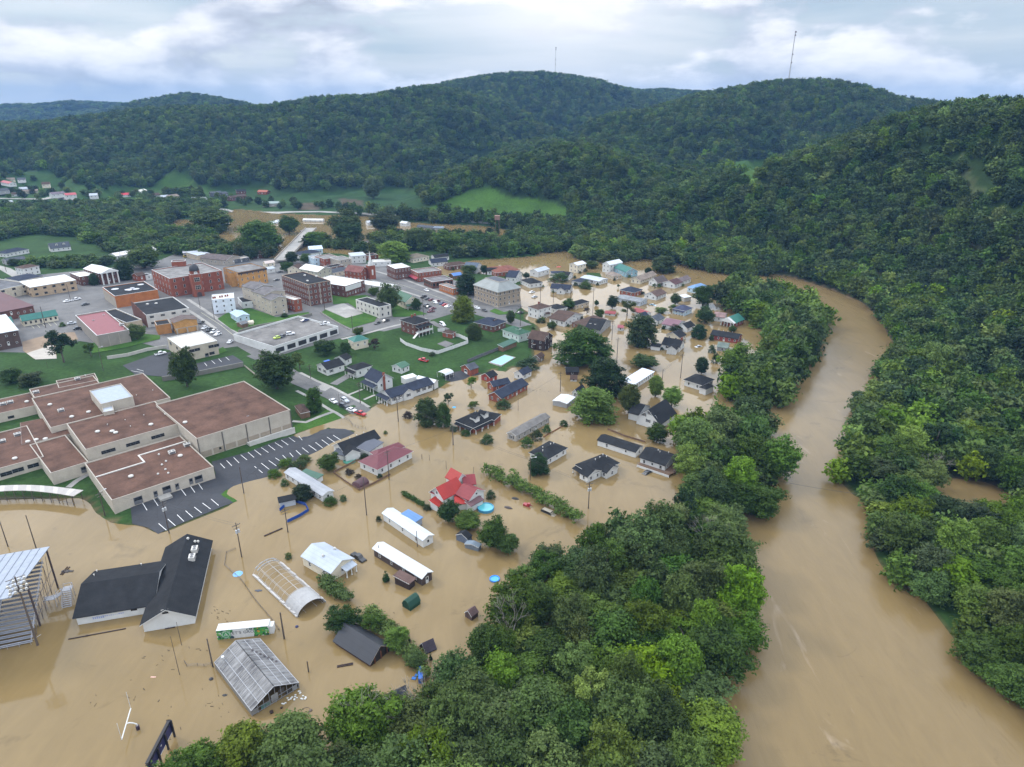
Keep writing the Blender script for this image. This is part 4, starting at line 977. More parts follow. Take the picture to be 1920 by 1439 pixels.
# ------------------------------------------------------------------ grandstand
A = flat(*P(10, (430, 1255)), 0); B = flat(*P(10, (0, 1345)), 0); u = (A - B) / np.linalg.norm(A - B)
gs = empty('grandstand', (A[0], A[1], 0), math.atan2(u[1], u[0]), 'covered metal grandstand with grey roof and bleacher rows standing in the flood', 'grandstand')
GL = 52; NR = 19
st_ = MB()
for i in range(NR):
    y0 = 1.2 + i * 1.04; z0 = .2 + i * .53; st_.box(-GL, -1.6, y0, y0 + .72, z0, z0 + .1); st_.box(-GL, -1.6, y0 + .70, y0 + .75, z0 - .43, z0); st_.box(-GL, -1.6, y0 + .3, y0 + .62, z0 + .26, z0 + .34)
st_.build('bleacher_rows', [mat('plain', (.25, .255, .28))], gs)
for x in (-10, -26): m = MB(); m.extrude([(1.0, .45), (20.6, 10.2), (20.6, 10.35), (1.0, .6)], 0, x - .7, x + .7); m.build('aisle', [mat('plain', (.40, .40, .42))], gs)
r = MB(); q = [(-2.1, -.2, 14.6), (-.4, 24, 11.9), (-GL, 24, 11.9), (-GL, -.2, 14.6)]; r.mesh([p for p in q] + [(p[0], p[1], p[2] + .22) for p in q], [(3, 2, 1, 0), (4, 5, 6, 7), (0, 1, 5, 4), (1, 2, 6, 5), (2, 3, 7, 6), (3, 0, 4, 7)])
for i in range(26): x = -2.6 - i * 1.9; r.extrude([(-.2, 14.82), (24, 12.12), (24, 12.22), (-.2, 14.92)], 0, x - .07, x + .07, 1)
r.build('grandstand_roof', [mat('plain', (.27, .30, .35)), mat('plain', (.19, .21, .25))], gs)
for (x, y, zt) in [(-1.3, 7.3, 13.7), (-.7, 22.3, 12.0), (-17, 7.3, 13.7), (-17, 22.3, 12.0), (-33, 7.3, 13.7), (-33, 22.3, 12.0)]:
    m = MB(); m.box(x - .18, x + .18, y - .18, y + .18, -2, zt); m.build('column', [mat('plain', (.065, .045, .042))], gs)
m = MB()
for y in (4, 7, 10, 13, 16, 19): m.tube((-1.3, y, -1), (-1.3, y, y * .5), .07); m.tube((-1.3, y, .1), (-1.3, y + 3, (y + 3) * .48), .05)
for zz in (3.2, 6.4): m.tube((-1, 7.3, zz), (-.7, 22.3, zz), .07)
m.build('brace', [mat('plain', (.09, .07, .065))], gs)
m = MB()
for i in range(NR): y = 1.2 + i * 1.04; z0 = .2 + i * .53; m.tube((-1.5, y, z0), (-1.5, y, z0 + 1.2), .035)
m.tube((-1.5, 1.2, 1.4), (-1.5, 20.5, 11.1), .04); m.tube((-1.5, 1.2, .9), (-1.5, 20.5, 10.6), .04)
for x in np.arange(-GL, 0, 2.4): m.tube((x, .6, -.5), (x, .6, 1.3), .035)
m.tube((-GL, .6, 1.3), (-1, .6, 1.3), .05); m.tube((-GL, .6, .8), (-1, .6, .8), .04); m.tube((-1, .6, 1.3), (.4, 2, 1.3), .05)
m.build('railing', [mat('plain', (.38, .38, .40))], gs)
sm = MB()
sm.box(-1.5, 1.0, 13.6, 15.4, 2.5, 2.65); sm.extrude([(1.0, 2.5), (2.2, 3.0), (2.2, 3.15), (1.0, 2.65)], 1, 14, 15.8); sm.box(2.2, 4.4, 15.6, 17.6, 3.0, 3.15)
for i in range(8): sm.box(2.3, 4.3, 15.2 - i * .34, 15.5 - i * .34, 2.8 - i * .4, 2.9 - i * .4)
for x in (2.25, 4.3): sm.extrude([(15.6, 3.0), (12.6, -.4), (12.6, -.6), (15.6, 2.8)], 0, x, x + .1)
for (x, y) in ((-1.2, 13.7), (1, 13.7), (1, 15.4), (2.3, 17.5), (4.3, 17.5), (2.3, 15.7), (4.3, 15.7)): sm.tube((x, y, -2), (x, y, 4.1), .07)
for (a, b) in (((2.3, 17.5, 4.1), (4.3, 17.5, 4.1)), ((4.3, 17.5, 4.1), (4.3, 15.6, 4.1)), ((-1.2, 13.7, 3.6), (1, 13.7, 3.6)), ((1, 13.7, 3.6), (2.3, 15.7, 4.1)), ((4.3, 15.6, 4.1), (4.3, 12.6, .6)), ((2.3, 15.6, 4.1), (2.3, 12.6, .6))): sm.tube(a, b, .06)
sm.build('stair', [mat('plain', (.33, .33, .35))], gs)
# floodlight mast in front of the stand
def mast(label, z, bpx, tpx, lamps=True, r=.22):
    b = hit(*P(z, bpx)); zt = top_z(b, P(z, tpx)[1]); g = max(0, b[2])
    o = empty('floodlight_mast', (b[0], b[1], b[2]), math.atan2(-b[1], -b[0]) - R(90), label, 'floodlight')
    m = MB(); m.tube((0, 0, -2), (0, 0, zt - b[2]), r * 1.2, r * .7, 8); m.build('pole', [mat('plain', (.10, .075, .06))], o)
    if lamps:
        m = MB()
        for j in range(4): m.box(-1.9, 1.9, -.08, .08, zt - b[2] - .5 - j * 1.0, zt - b[2] - .38 - j * 1.0)
        m.build('crossarm', [mat('plain', (.10, .08, .07))], o)
        for j in range(4):
            for i in range(4 if j else 3):
                l = MB(); l.tube((0, -.1, 0), (0, .5, -.2), .16, .38, 10); l.disc((0, 0), .1, -.1, .2, 6)
                l.build('lamp', [mat('plain', 'white')], o, (-1.6 + i * 1.05 + (.25 if j % 2 else 0), .05, zt - b[2] - .62 - j * 1.0))
    return o
mast('tall brown mast with four rows of white floodlamps beside the grandstand', 10, (425, 1262), (155, 490))
# ------------------------------------------------------------------ semi-trailer
k = frame('g', (428, 400), (1068, 338), (470, 336), 2.75, 0)
tr = empty('semi_trailer', (k.ctr[0], k.ctr[1], 0), k.rz, "half sunken white cargo trailer with green leaf artwork reading LET'S GROW", 'trailer')
k.root = tr; k.loc = (0, 0, 0); k.lrz = 0; L, Wd = k.L, k.W = k.L, max(2.5, min(3.2, k.W))
m = MB(); m.box(-L / 2, L / 2, -Wd / 2, Wd / 2, -1, 2.7); m.box(L / 2 + .02, L / 2 + 1.0, -Wd / 2 + .3, Wd / 2 - .3, -.6, 2.2, 0); m.build('body', [mat('render', 'white')], tr)
m = MB()
for i in range(16): x = -L / 2 + L * (i + .5) / 16; m.box(x - .04, x + .04, -Wd / 2, Wd / 2, 2.7, 2.74)
m.box(-L / 2, L / 2, -Wd / 2 - .03, -Wd / 2 + .1, 2.66, 2.76); m.build('roof_rib', [mat('plain', (.55, .55, .55))], tr)
yf = -Wd / 2 - .02
gm = [mat('plain', c) for c in ((.02, .14, .035), (.05, .26, .05), (.012, .07, .03), (.11, .30, .04), (.02, .05, .07), (.45, .24, .03))]
def leaf_patch(m, cx, cz, a, ln, wd, mi, y):
    pts = [(0, 0), (.25, .32), (.55, .4), (.85, .2), (1, 0), (.85, -.2), (.55, -.4), (.25, -.32)]
    ca, sa = math.cos(a), math.sin(a)
    q = [(max(-L / 2 + .02, min(L / 2 - .02, cx + (p[0] - .5) * ln * ca - p[1] * wd * sa)), y, max(.02, min(2.62, cz + (p[0] - .5) * ln * sa + p[1] * wd * ca))) for p in pts]
    m.poly(q, mi)
m = MB(); rr = random.Random(3)
for i in range(64): x = -L / 2 + rr.uniform(.0, .30) * L * (1 if rr.random() < .6 else .45); leaf_patch(m, x, rr.choice([rr.uniform(.1, 2.6), rr.uniform(.1, .5), rr.uniform(2.2, 2.6)]), rr.uniform(0, 6.28), rr.uniform(.5, 1.2), rr.uniform(.4, .9), rr.choice([0, 0, 1, 1, 2, 2, 4, 3]), yf - .002 * i / 4)
for i in range(70): x = L / 2 - rr.uniform(0, .27) * L; leaf_patch(m, x, rr.uniform(.1, 2.6), rr.uniform(0, 6.28), rr.uniform(.6, 1.4), rr.uniform(.5, 1.0), rr.choice([0, 0, 1, 1, 1, 2, 3, 3, 5]), yf - .002 * i / 4)
for i in range(8): x = L / 2 - rr.uniform(.2, .42) * L; leaf_patch(m, x, rr.uniform(2.2, 2.55), rr.uniform(0, 6.28), .6, .35, 2, yf - .04)
m.build('leaf_artwork', gm, tr)
lx, lz = -L * .325, 1.42
m = MB()
def circ(m, r, y, mi, n=28): m.poly([(lx + r * math.cos(-2 * math.pi * i / n), y, lz + r * math.sin(-2 * math.pi * i / n)) for i in range(n)][::-1], mi)
circ(m, 1.18, yf - .05, 0); circ(m, .84, yf - .055, 1); circ(m, .76, yf - .06, 0)
for i in range(26):
    if i % 6 == 5: continue
    a = 2 * math.pi * i / 26; c, s = math.cos(a), math.sin(a); q = []
    for (dr, dt) in ((-.08, -.07), (.08, -.07), (.08, .07), (-.08, .07)): rr_ = 1.0 + dr; q.append((lx + c * rr_ - s * dt, yf - .06, lz + s * rr_ + c * dt))
    m.poly(q, 1)
for a, b in (((-.42, -.4), (-.02, .46)), ((.02, .46), (.42, -.4)), ((-.12, -.4), (.08, .05)), ((.08, .05), (.2, -.4))):
    d = Vector((b[0] - a[0], b[1] - a[1])).normalized(); nn = Vector((-d.y, d.x)) * .06
    m.poly([(lx + a[0] - nn.x, yf - .065, lz + a[1] - nn.y), (lx + b[0] - nn.x, yf - .065, lz + b[1] - nn.y), (lx + b[0] + nn.x, yf - .065, lz + b[1] + nn.y), (lx + a[0] + nn.x, yf - .065, lz + a[1] + nn.y)], 1)
m.build('round_emblem', [mat('plain', (.012, .22, .055)), mat('plain', 'white')], tr)
def lettering(txt, size, parent, loc, rot, mt, name='lettering', align='CENTER', ext=.01, sp=1.1):
    cu = bpy.data.curves.new(name, 'FONT'); cu.body = txt; cu.size = size; cu.align_x = align; cu.align_y = 'CENTER'; cu.extrude = ext; cu.space_character = sp; cu.materials.append(mt)
    o = bpy.data.objects.new(name, cu); COL.objects.link(o); bpy.context.view_layer.update()
    me = bpy.data.meshes.new_from_object(o.evaluated_get(bpy.context.evaluated_depsgraph_get())); bpy.data.objects.remove(o); return put(name, me, parent, loc, rot=rot)
t_ = lettering("LET'S GROW", 1.12, tr, (L * .03, yf - .02, 1.55), (R(90), 0, 0), mat('plain', (.04, .045, .05)), sp=1.12)
# ------------------------------------------------------------------ greenhouse
k = frame('g', (858, 1400), (1440, 1052), (430, 792), 1.5, 0)
gh = empty('greenhouse', (k.ctr[0], k.ctr[1], 0), k.rz, 'large greenhouse with streaked translucent roof and broken open end gable in the flood', 'greenhouse')
L, Wd, h, rise = k.L, k.W, 1.5, 2.9
def m_poly():
    m, t, b = new_mat('dirty polycarbonate'); LK = t.links; co = N(t, 'ShaderNodeTexCoord').outputs['Object']
    s = N(t, 'ShaderNodeMapping', in_={'Scale': (.35, 4.2, .35)}); LK.new(co, s.inputs[0]); n = noise(t, s.outputs[0], .6, 5, .7, .6)
    n2 = noise(t, co, .35, 3, .5); f = math_n(t, 'ADD', math_n(t, 'MULTIPLY', n2, .45), math_n(t, 'MULTIPLY', n, .75))
    r = ramp(t, [(.40, (.03, .032, .045)), (.52, (.095, .092, .092)), (.63, (.185, .18, .175)), (.80, (.29, .285, .285))]); LK.new(f, r.inputs[0])
    LK.new(r.outputs[0], b.inputs['Base Color']); b.inputs['Roughness'].default_value = .6; b.inputs['Specular IOR Level'].default_value = .2
    return m
MP = m_poly(); MW = mat('plain', (.36, .365, .38)); s_ = rise / (L / 2)
m = MB()
for sg in (-1, 1): m.extrude([(sg * L / 2, h), (0, h + rise), (0, h + rise + .05), (sg * L / 2, h + .05)], 1, -Wd / 2, Wd / 2)
m.build('roof', [MP], gh)
m = MB(); m.box(-L / 2, -L / 2 + .06, -Wd / 2, Wd / 2, -1.5, h - .02); m.box(L / 2 - .06, L / 2, -Wd / 2, Wd / 2, -1.5, h - .02)
m.extrude([(-L / 2 + .06, -1.5), (L / 2 - .06, -1.5), (L / 2 - .06, h - .03), (0, h + rise - .05), (-L / 2 + .06, h - .03)], 1, Wd / 2 - .08, Wd / 2 - .02); m.build('wall', [mat('render', (.20, .19, .175))], gh)
m = MB()
def bar(m, sg, f0, y0, f1, y1, r=.045): m.tube((sg * L / 2 * (1 - f0), y0, h + rise * f0 + .09), (sg * L / 2 * (1 - f1), y1, h + rise * f1 + .09), r, n=4)
for sg in (-1, 1):
    for f in (0, .33, .66, 1.0): bar(m, sg, f, -Wd / 2, f, Wd / 2, .07)
    for i in range(17): y = -Wd / 2 + Wd * i / 16; bar(m, sg, 0, y, 1, y, .03 if 0 < i < 16 else .07)
m.build('glazing_bar', [MW], gh)
m = MB()
for i in range(9):
    x = -L / 2 + .1 + (L - .2) * i / 8; zt = h + rise * (1 - abs(x) / (L / 2)) - .06
    m.box(x - .05, x + .05, -Wd / 2 + .02, -Wd / 2 + .12, -1.5, zt)
m.box(-L / 2, L / 2, -Wd / 2 + .03, -Wd / 2 + .11, 1.3, 1.42); m.box(-L / 2, L / 2, -Wd / 2 + .03, -Wd / 2 + .11, .2, .32)
m.build('gable_frame', [mat('plain', (.28, .28, .29))], gh)
m = MB()
for (x0, x1, z0, z1, mi) in ((-.48, -.36, -.1, 1.1, 0), (-.3, -.2, .1, 1.2, 2), (-.08, .06, .3, 2.1, 0), (.08, .2, 1.5, 2.5, 1), (.36, .47, .1, 1.2, 0), (-.19, -.1, .2, .9, 3), (.22, .33, .0, 1.0, 1)): m.box(x0 * L, x1 * L, -Wd / 2 + .3, -Wd / 2 + .36, z0, z1, mi)
m.build('gable_panel', [mat('render', (.35, .34, .32)), mat('render', (.07, .06, .05)), mat('plain', (.10, .22, .2)), mat('plain', (.2, .3, .25))], gh)
m = MB(); m.tube((-L * .36, Wd * .42, h + rise * .25), (-L * .36, Wd * .42, h + rise * .25 + .9), .15, n=8); m.disc((-L * .36, Wd * .42), .35, h + rise * .25 + .9, .25, 10); m.build('roof_vent', [mat('plain', 'white')], gh)
m = MB()
for i in range(7): y = -Wd * .05 + i * .9; f = .15 + i * .09; m.box(L / 2 * (1 - f) - .25, L / 2 * (1 - f) + .25, y, y + .55, h + rise * f + .12, h + rise * f + .24)
m.build('fallen_board', [mat('plain', (.05, .04, .04))], gh)
# ------------------------------------------------------------------ plastic tunnel
k = frame(9, (610, 606), (764, 522), (372, 372), .3, 0)
hh = empty('plastic_tunnel', (k.ctr[0], k.ctr[1], 0), k.rz, 'hoop tunnel stripped of its film except a white plastic piece over one end', 'greenhouse')
L, Wd = k.L, k.W; MPL = mat('render', (.33, .325, .32))
def arch(f, y, r=1.0, n=12): return [(-math.cos(math.pi * i / n) * L / 2 * r, y, -.3 + math.sin(math.pi * i / n) * 3.1 * r) for i in range(n + 1)]
for i in range(12):
    m = MB(); m.path(arch(0, -Wd / 2 + Wd * i / 11), .035, 5); m.build('hoop', [mat('plain', (.42, .41, .40))], hh)
m = MB(); rows = [arch(0, y, 1.015 + .012 * math.sin(i * 2.3)) for i, y in enumerate(np.linspace(-Wd / 2 - .2, -Wd * .24, 12))]
for a, b in zip(rows[:-1], rows[1:]):
    for i in range(12): m.poly([a[i], a[i + 1], b[i + 1], b[i]])
o = m.build('plastic_film', [MPL], hh); md = o.modifiers.new('thick', 'SOLIDIFY'); md.thickness = .04
m = MB()
rr = random.Random(8)
for sx in (-1, 1):
    for i in range(22):
        y = -Wd / 2 + Wd * i / 22; m.box(sx * L / 2 - .25, sx * L / 2 + .25, y, y + Wd / 22, -.4, (.35 if sx < 0 else .1) + rr.uniform(0, .35))
m.box(-L / 2, L / 2, -.05 * Wd - .04, -.05 * Wd, -.4, -.3)
m.build('loose_film', [mat('render', (.44, .42, .40))], hh)
for kx in range(2):
    m = MB()
    for i in range(3, 11): a = math.pi * i / 14; m.tube((-math.cos(a) * L / 2, Wd / 2 - kx * 1.2, -.3 + math.sin(a) * 3.1), (-math.cos(a + math.pi / 14) * L / 2, Wd / 2 - kx * 1.2, -.3 + math.sin(a + math.pi / 14) * 3.1), .2 if i % 2 else .12, n=6)
    m.build('gathered_film', [MPL], hh)
m = MB()
for x in (-.3, 0, .3): m.tube((x * L, -Wd / 2, -.3 + 3.1 * math.sqrt(1 - 4 * x * x)), (x * L, Wd / 2, -.3 + 3.1 * math.sqrt(1 - 4 * x * x)), .035)
for x in (-.42, -.2, .2, .42): m.tube((x * L, -Wd / 2, .04), (x * L, Wd / 2, .04), .04)
m.build('purlin', [mat('plain', (.42, .41, .40))], hh)
# ------------------------------------------------------------------ goal post
b = hit(*P('h', (1275, 562))); zc = 1.9
p1 = np.array([*flat(*P('h', (1185, 312)), zc), zc]); p2 = np.array([*flat(*P('h', (1076, 684)), zc), zc]); mid = (p1 + p2) / 2
gp = empty('goal_post', (b[0], b[1], 0), 0, 'white gooseneck football goal post rising out of the muddy water', 'goal post'); o = np.array([b[0], b[1], 0])
m = MB(); m.tube(p1 - o, p2 - o, .13, n=8); m.build('crossbar', [mat('plain', 'white')], gp)
m = MB(); m.path([(0, 0, .9), (0, 0, 1.45), tuple((mid - o) * .35 + [0, 0, 1.2]), tuple((mid - o) * .7 + [0, 0, .7]), tuple(mid - o)], .12, 8); m.build('gooseneck', [mat('plain', 'white')], gp)
m = MB(); m.tube((0, 0, -1.5), (0, 0, 1.0), .36, n=10); m.build('post_pad', [mat('plain', (.03, .015, .03))], gp)
for p, row in ((p1, 115), (p2, 490)):
    zt = top_z(p, P('h', (0, row))[1]); m = MB(); m.tube(p - o, p - o + np.array([0, 0, zt - zc]), .05, n=6); m.build('upright', [mat('plain', (.6, .58, .56))], gp)
# ------------------------------------------------------------------ scoreboard seen from behind
q1 = hit(*P('h', (1690, 652))); q2 = hit(*P('h', (1530, 975))); u = (q2 - q1)[:2]; Ld = np.linalg.norm(u); u /= Ld
zt = top_z(q1, P('h', (0, 455))[1]); zb_ = top_z(q1, P('h', (0, 590))[1])
sb = empty('scoreboard', (q1[0], q1[1], 0), math.atan2(u[1], u[0]), 'tilted dark blue stadium scoreboard seen from behind with black posts in the flood', 'scoreboard')
LS = Ld * 1.55
m = MB(); m.box(0, LS, -.18, .18, zb_, zt * .86); m.build('panel', [mat('plain', (.018, .020, .085))], sb)
m = MB(); m.box(-.2, LS + .2, -.3, .3, zt * .86, zt * .9); m.box(-.2, LS + .2, -.3, .3, zt - .12, zt); m.box(-.2, 0, -.3, .3, zb_, zt)
for i in range(16):
    x = LS * i / 16; m.tube((x, 0, zt * .88), (x + LS / 32, 0, zt - .08), .06); m.tube((x + LS / 32, 0, zt - .08), (x + LS / 16, 0, zt * .88), .06)
m.box(0, LS, -.1, .05, zt * .88, zt - .1)
m.build('truss_frame', [mat('plain', (.012, .010, .012))], sb)
m = MB(); m.box(0, LS, .19, .23, zb_ - .02, zb_ + .12); m.box(LS * .46, LS * .5, .19, .22, (zb_ + zt) * .48, (zb_ + zt) * .52); m.build('edge_strip', [mat('plain', 'white')], sb)
for f in (.0, .48, 1.0, 1.5):
    m = MB(); m.box(Ld * f - .16, Ld * f + .16, .24, .56, -2, zt * (.98 if f == 0 else .9)); m.build('post', [mat('plain', (.012, .010, .014))], sb)
m = MB()
for i in range(9):
    x = LS * (.04 + .1 * i); m.box(x, x + LS * .05, .06, .1, zt * .905, zt * .95)
m.build('lamp_box', [mat('plain', (.45, .42, .36))], sb)
# ------------------------------------------------------------------ debris, wire fences, pools, small floats
def bit(name, label, cat, z, pts, build, group=None):
    b = hit(*P(z, pts[0])); a = 0
    if len(pts) > 1:
        e = hit(*P(z, pts[1])); a = math.atan2(e[1] - b[1], e[0] - b[0]); ln = np.linalg.norm((e - b)[:2])
    else: ln = 1
    m = MB(); mats = build(m, ln); o = m.build(name, mats, None, (b[0], b[1], max(0, b[2])), a); return tag(o, label, cat, group)
WD = mat('planks', 'dbrown')
def plank(w=.28, t=.16):
    def f(m, ln): m.box(0, ln, -w / 2, w / 2, -.06, t); m.box(ln * .3, ln * .34, -w / 2 - .06, w / 2 + .06, -.05, t + .05); return [WD]
    return f
bit('floating_beam', 'long thin beam floating in front of the black-roofed field house', 'beam', 3, [(385, 658), (708, 598)], plank())
bit('floating_beam', 'short beam floating by the gable of the field house', 'beam', 3, [(928, 600), (985, 590)], plank())
bit('floating_beam', 'longer beam floating beside the submerged gable wall of the field house', 'beam', 3, [(915, 573), (1010, 552)], plank())
bit('floating_log', 'reddish log drifting between the school lot and the grey metal-roofed house', 'log', 9, [(428, 165), (528, 122)], plank(.4, .25))
bit('floating_beam', 'upper of two parallel planks floating beside the open-sided barn', 'beam', 9, [(830, 882), (918, 865)], plank())
bit('floating_beam', 'lower of two parallel planks floating beside the open-sided barn', 'beam', 9, [(830, 888), (918, 873)], plank())
bit('floating_beam', 'one of two poles floating between the grandstand and the field house', 'beam', 10, [(680, 470), (760, 380)], plank()); bit('floating_beam', 'second pole with driftwood floating between grandstand and field house', 'beam', 10, [(700, 472), (785, 382)], plank())
def blob(w, l, h, c):
    def f(m, ln): m.dome((0, 0, -.1), w, h, 9, 3); m.box(-l, l, -w * .4, w * .4, -.1, h * .4); return [mat('plain', c)]
    return f
bit('driftwood_clump', 'dark driftwood clump beside the floating poles near the grandstand', 'driftwood', 10, [(760, 430)], blob(.8, 1.6, .4, (.03, .022, .018)))
bit('floating_barrel', 'dark blue barrel floating beside the cargo trailer', 'barrel', 9, [(608, 664)], blob(.45, .3, .5, (.02, .025, .09)))
bit('floating_barrel', 'dark grey drum floating beside the plastic tunnel', 'barrel', 9, [(396, 465)], blob(.55, .9, .35, (.05, .06, .085)))
bit('floating_drum', 'dark object caught against the pole near the greenhouse', 'debris', 'g', [(366, 1005)], blob(.5, .4, .5, (.03, .028, .03)))
bit('floating_drum', 'small dark tyre floating off the greenhouse side wall', 'tyre', 'g', [(533, 1203)], blob(.45, .5, .25, (.02, .02, .02)))
bit('floating_board', 'dark plank end drifting in front of the broken greenhouse gable', 'board', 'g', [(1100, 1400), (1115, 1430)], plank(.6, .35))
bit('floating_board', 'brown board floating before the greenhouse gable', 'board', 'g', [(1215, 1365), (1245, 1355)], plank(.4, .2))
def ring(c, r=1.0):
    def f(m, ln): m.path([(r * math.cos(a), r * math.sin(a), .03) for a in np.linspace(0, 6.283, 18)], .06, 4); m.dome((r, .2, 0), .4, .25, 8, 3); return [mat('plain', c)]
    return f
bit('floating_hose', 'thin hose ring floating beyond the greenhouse corner', 'hose', 'g', [(1525, 1400)], ring((.10, .07, .05)))
bit('floating_foam', 'small pinkish foam scrap floating on the football field', 'debris', 3, [(862, 870)], blob(.35, .6, .12, (.6, .35, .28)))
rr = random.Random(5)
for i, p in enumerate([(1255, 1295), (1320, 1245), (1375, 1215), (1405, 1255), (1435, 1175), (1470, 1230), (1500, 1242)]):
    def scrap(m, ln):
        for j in range(4): a = rr.uniform(0, 6.28); m.box(-.12 + .4 * math.cos(a), .25 + .4 * math.cos(a), -.1 + .4 * math.sin(a), .12 + .4 * math.sin(a), 0, .12 + .02 * j)
        return [mat('plain', 'white')]
    bit('foam_scrap', 'white scrap among those floating before the open greenhouse gable', 'scrap', 'g', [p], scrap, 'white scraps by the greenhouse')
def wire_fence(label, z, pts, h=1.3, post=3.0, c=(.12, .10, .085), name='wire_fence', wires=4, cat='fence'):
    w = strip_pts([hit(*P(z, p))[:2] for p in pts], post); o0 = w[0]; o = empty(name, (o0[0], o0[1], 0), 0, label, cat)
    mw = MB(); mp = MB()
    for i, p in enumerate(w):
        g = max(0, float(ground(*p))); x, y = p - o0; mp.tube((x, y, g - 1.5), (x, y, g + h), .05, n=5)
        if i:
            for j in range(wires): zz = h * (j + 1) / wires - .05; mw.tube((px_, py_, pg + zz), (x, y, g + zz), .022, n=3)
        px_, py_, pg = x, y, g
    mp.build('fence_posts', [mat('plain', c)], o); mw.build('wire_mesh', [mat('plain', c)], o); return o
wire_fence('half drowned wire fence running past the plastic tunnel to the trailer', 9, [(270, 235), (220, 255), (210, 325), (300, 405), (380, 520), (470, 625), (512, 685)], .6)
wire_fence('short wire fence with posts running into the greenhouse corner', 'g', [(40, 800), (70, 850), (200, 840), (280, 850), (365, 830)], .8, 2.5)
wire_fence('drowned rail fence at the foot of the school lot', 6, [(560, 520), (600, 545), (620, 575), (660, 590), (715, 598)], 1.3, 1.5)
def pool(label, z, c, e, h=.7, col='blue', water=(.05, .42, .52)):
    a = hit(*P(z, c)); b = flat(*P(z, e)); r = abs(b[0] - a[0]) or 2; o = empty('round_pool', (a[0], a[1], 0), 0, label, 'pool')
    m = MB(); n = 28; q = [(r * math.cos(2 * math.pi * i / n), r * math.sin(2 * math.pi * i / n)) for i in range(n)]
    for i in range(n):
        x0, y0 = q[i]; x1, y1 = q[(i + 1) % n]; f = 1 - .22 / r; m.mesh([(x0, y0, -.8), (x1, y1, -.8), (x1 * f, y1 * f, -.8), (x0 * f, y0 * f, -.8), (x0, y0, h), (x1, y1, h), (x1 * f, y1 * f, h), (x0 * f, y0 * f, h)], [(4, 5, 6, 7), (0, 1, 5, 4), (2, 3, 7, 6)])
    m.build('pool_wall', [mat('plain', col)], o)
    m = MB(); m.poly([(x * .97, y * .97, h - .15) for x, y in q]); m.build('pool_water', [mat('paint', water)], o); return o
pool('round turquoise above-ground pool beside the red-roofed house', 6, (1577, 1172), (1636, 1172), .9, (.05, .26, .42), (.06, .36, .40))
pool('small bright blue paddling pool floating off the wooded bank', 8, (1538, 492), (1573, 492), .35, (.03, .20, .58), (.06, .35, .75))
pool('round green pool behind the black-roofed house at the lot edge', 6, (598, 826), (645, 826), .25, (.06, .17, .13), (.05, .22, .15))
bit('blue_float', 'blue and white paddling pool caught on the wire fence', 'pool', 9, [(282, 372)], blob(1.5, .8, .35, (.16, .36, .62)))
bit('blue_float', 'small round blue float by the trees near the dormered house', 'float', 6, [(1350, 438)], blob(.9, .3, .35, (.05, .32, .55)))
bit('blue_tarp', 'upright blue tarp caught on the bank trees', 'tarp', 8, [(1040, 1195), (1042, 1110)], lambda m, ln: (m.box(0, ln, -.5, .5, -.1, 1.4), m.dome((ln * .5, 0, 1.2), .7, .5, 8, 3), [mat('plain', (.02, .12, .45))])[-1])
bit('blue_tarp', 'torn blue tarp scrap floating beside the upright tarp', 'tarp', 8, [(990, 1170), (1012, 1130)], lambda m, ln: (m.box(0, ln * .4, -.4, .5, -.05, .2), m.box(ln * .55, ln, -.6, .2, -.05, .15), [mat('plain', (.03, .14, .42))])[-1])
# swimming pool on dry ground
w = [hit(*P('d', p), .2) for p in [(850, 1395), (955, 1320), (1060, 1342), (985, 1420)]]; c0 = sum(w) / 4
sp_ = empty('swimming_pool', (c0[0], c0[1], c0[2]), 0, 'in-ground swimming pool with pale blue water and concrete edge beside the flooded garden', 'pool')
w = [hit(*P(6, p), .25) for p in [(1612, 112), (1712, 62), (1778, 80), (1690, 136)]]; c0 = sum(w) / 4; sp_.location = (c0[0], c0[1], c0[2])
m = MB(); q = [tuple((p - c0)[:2]) for p in w]; m.extrude([(x * 1.18, y * 1.18) for x, y in q], 2, -.6, .04); m.build('pool_edge', [M_CONC], sp_)
m = MB(); m.extrude(q, 2, -.3, .06); m.build('pool_water', [mat('paint', (.16, .50, .72))], sp_)
# things adrift in the side channel
# ------------------------------------------------------------------ downtown
BK = ('brick', 'brick'); DB = ('brick', 'dbrick'); FT = ('tar', 'black'); GT = ('tar', (.20, .19, .18)); WM = ('metal', 'wmetal'); BG = ('render', 'beige'); CR = ('render', 'cream')
WH = ('siding', 'white'); SB = ('shingle', 'black'); SN = ('shingle', 'navy'); SBR = ('shingle', 'brown'); GM = ('metal', 'gmetal')
ch = bld('courthouse', 'three storey red brick courthouse with clock tower and dark dome', 'courthouse', 'b', (335, 480), (905, 392), (125, 385), 13, 0, 'f', BK, GT, st=3, step=5.2, ww=1.3, wh=2.1, most=12, parap=.6)
roof_px(ch, 'b', [(290, 395), (385, 415), (670, 340)], 'skylight', 'skylight')
t = wing(ch, 'b', (355, 300), (505, 290), 6.0, 16, 0, 'f', win=None, z0=12)
tk = wing(ch, 'b', (570, 440), (680, 425), 6.0, 15.5, 0, 'f', win=None, roofm=('tar', 'brick'))
cx, cy = 0, -tk.W / 2
m = MB(); m.box(-2.5, 2.5, -2.5, 2.5, 13, 17.5); m.build('tower', [mat('brick', 'brick')], ch.root, loc_of(tk, 0, 0, 0), tk.lrz)
m = MB(); m.disc((0, 0), 3.2, 17.5, .3, 16); m.dome((0, 0, 17.8), 3.0, 3.9, 16, 6); m.tube((0, 0, 21.5), (0, 0, 23), .15, .04); m.build('dome', [mat('plain', (.03, .03, .033))], ch.root, loc_of(tk, 0, 0, 0), tk.lrz)
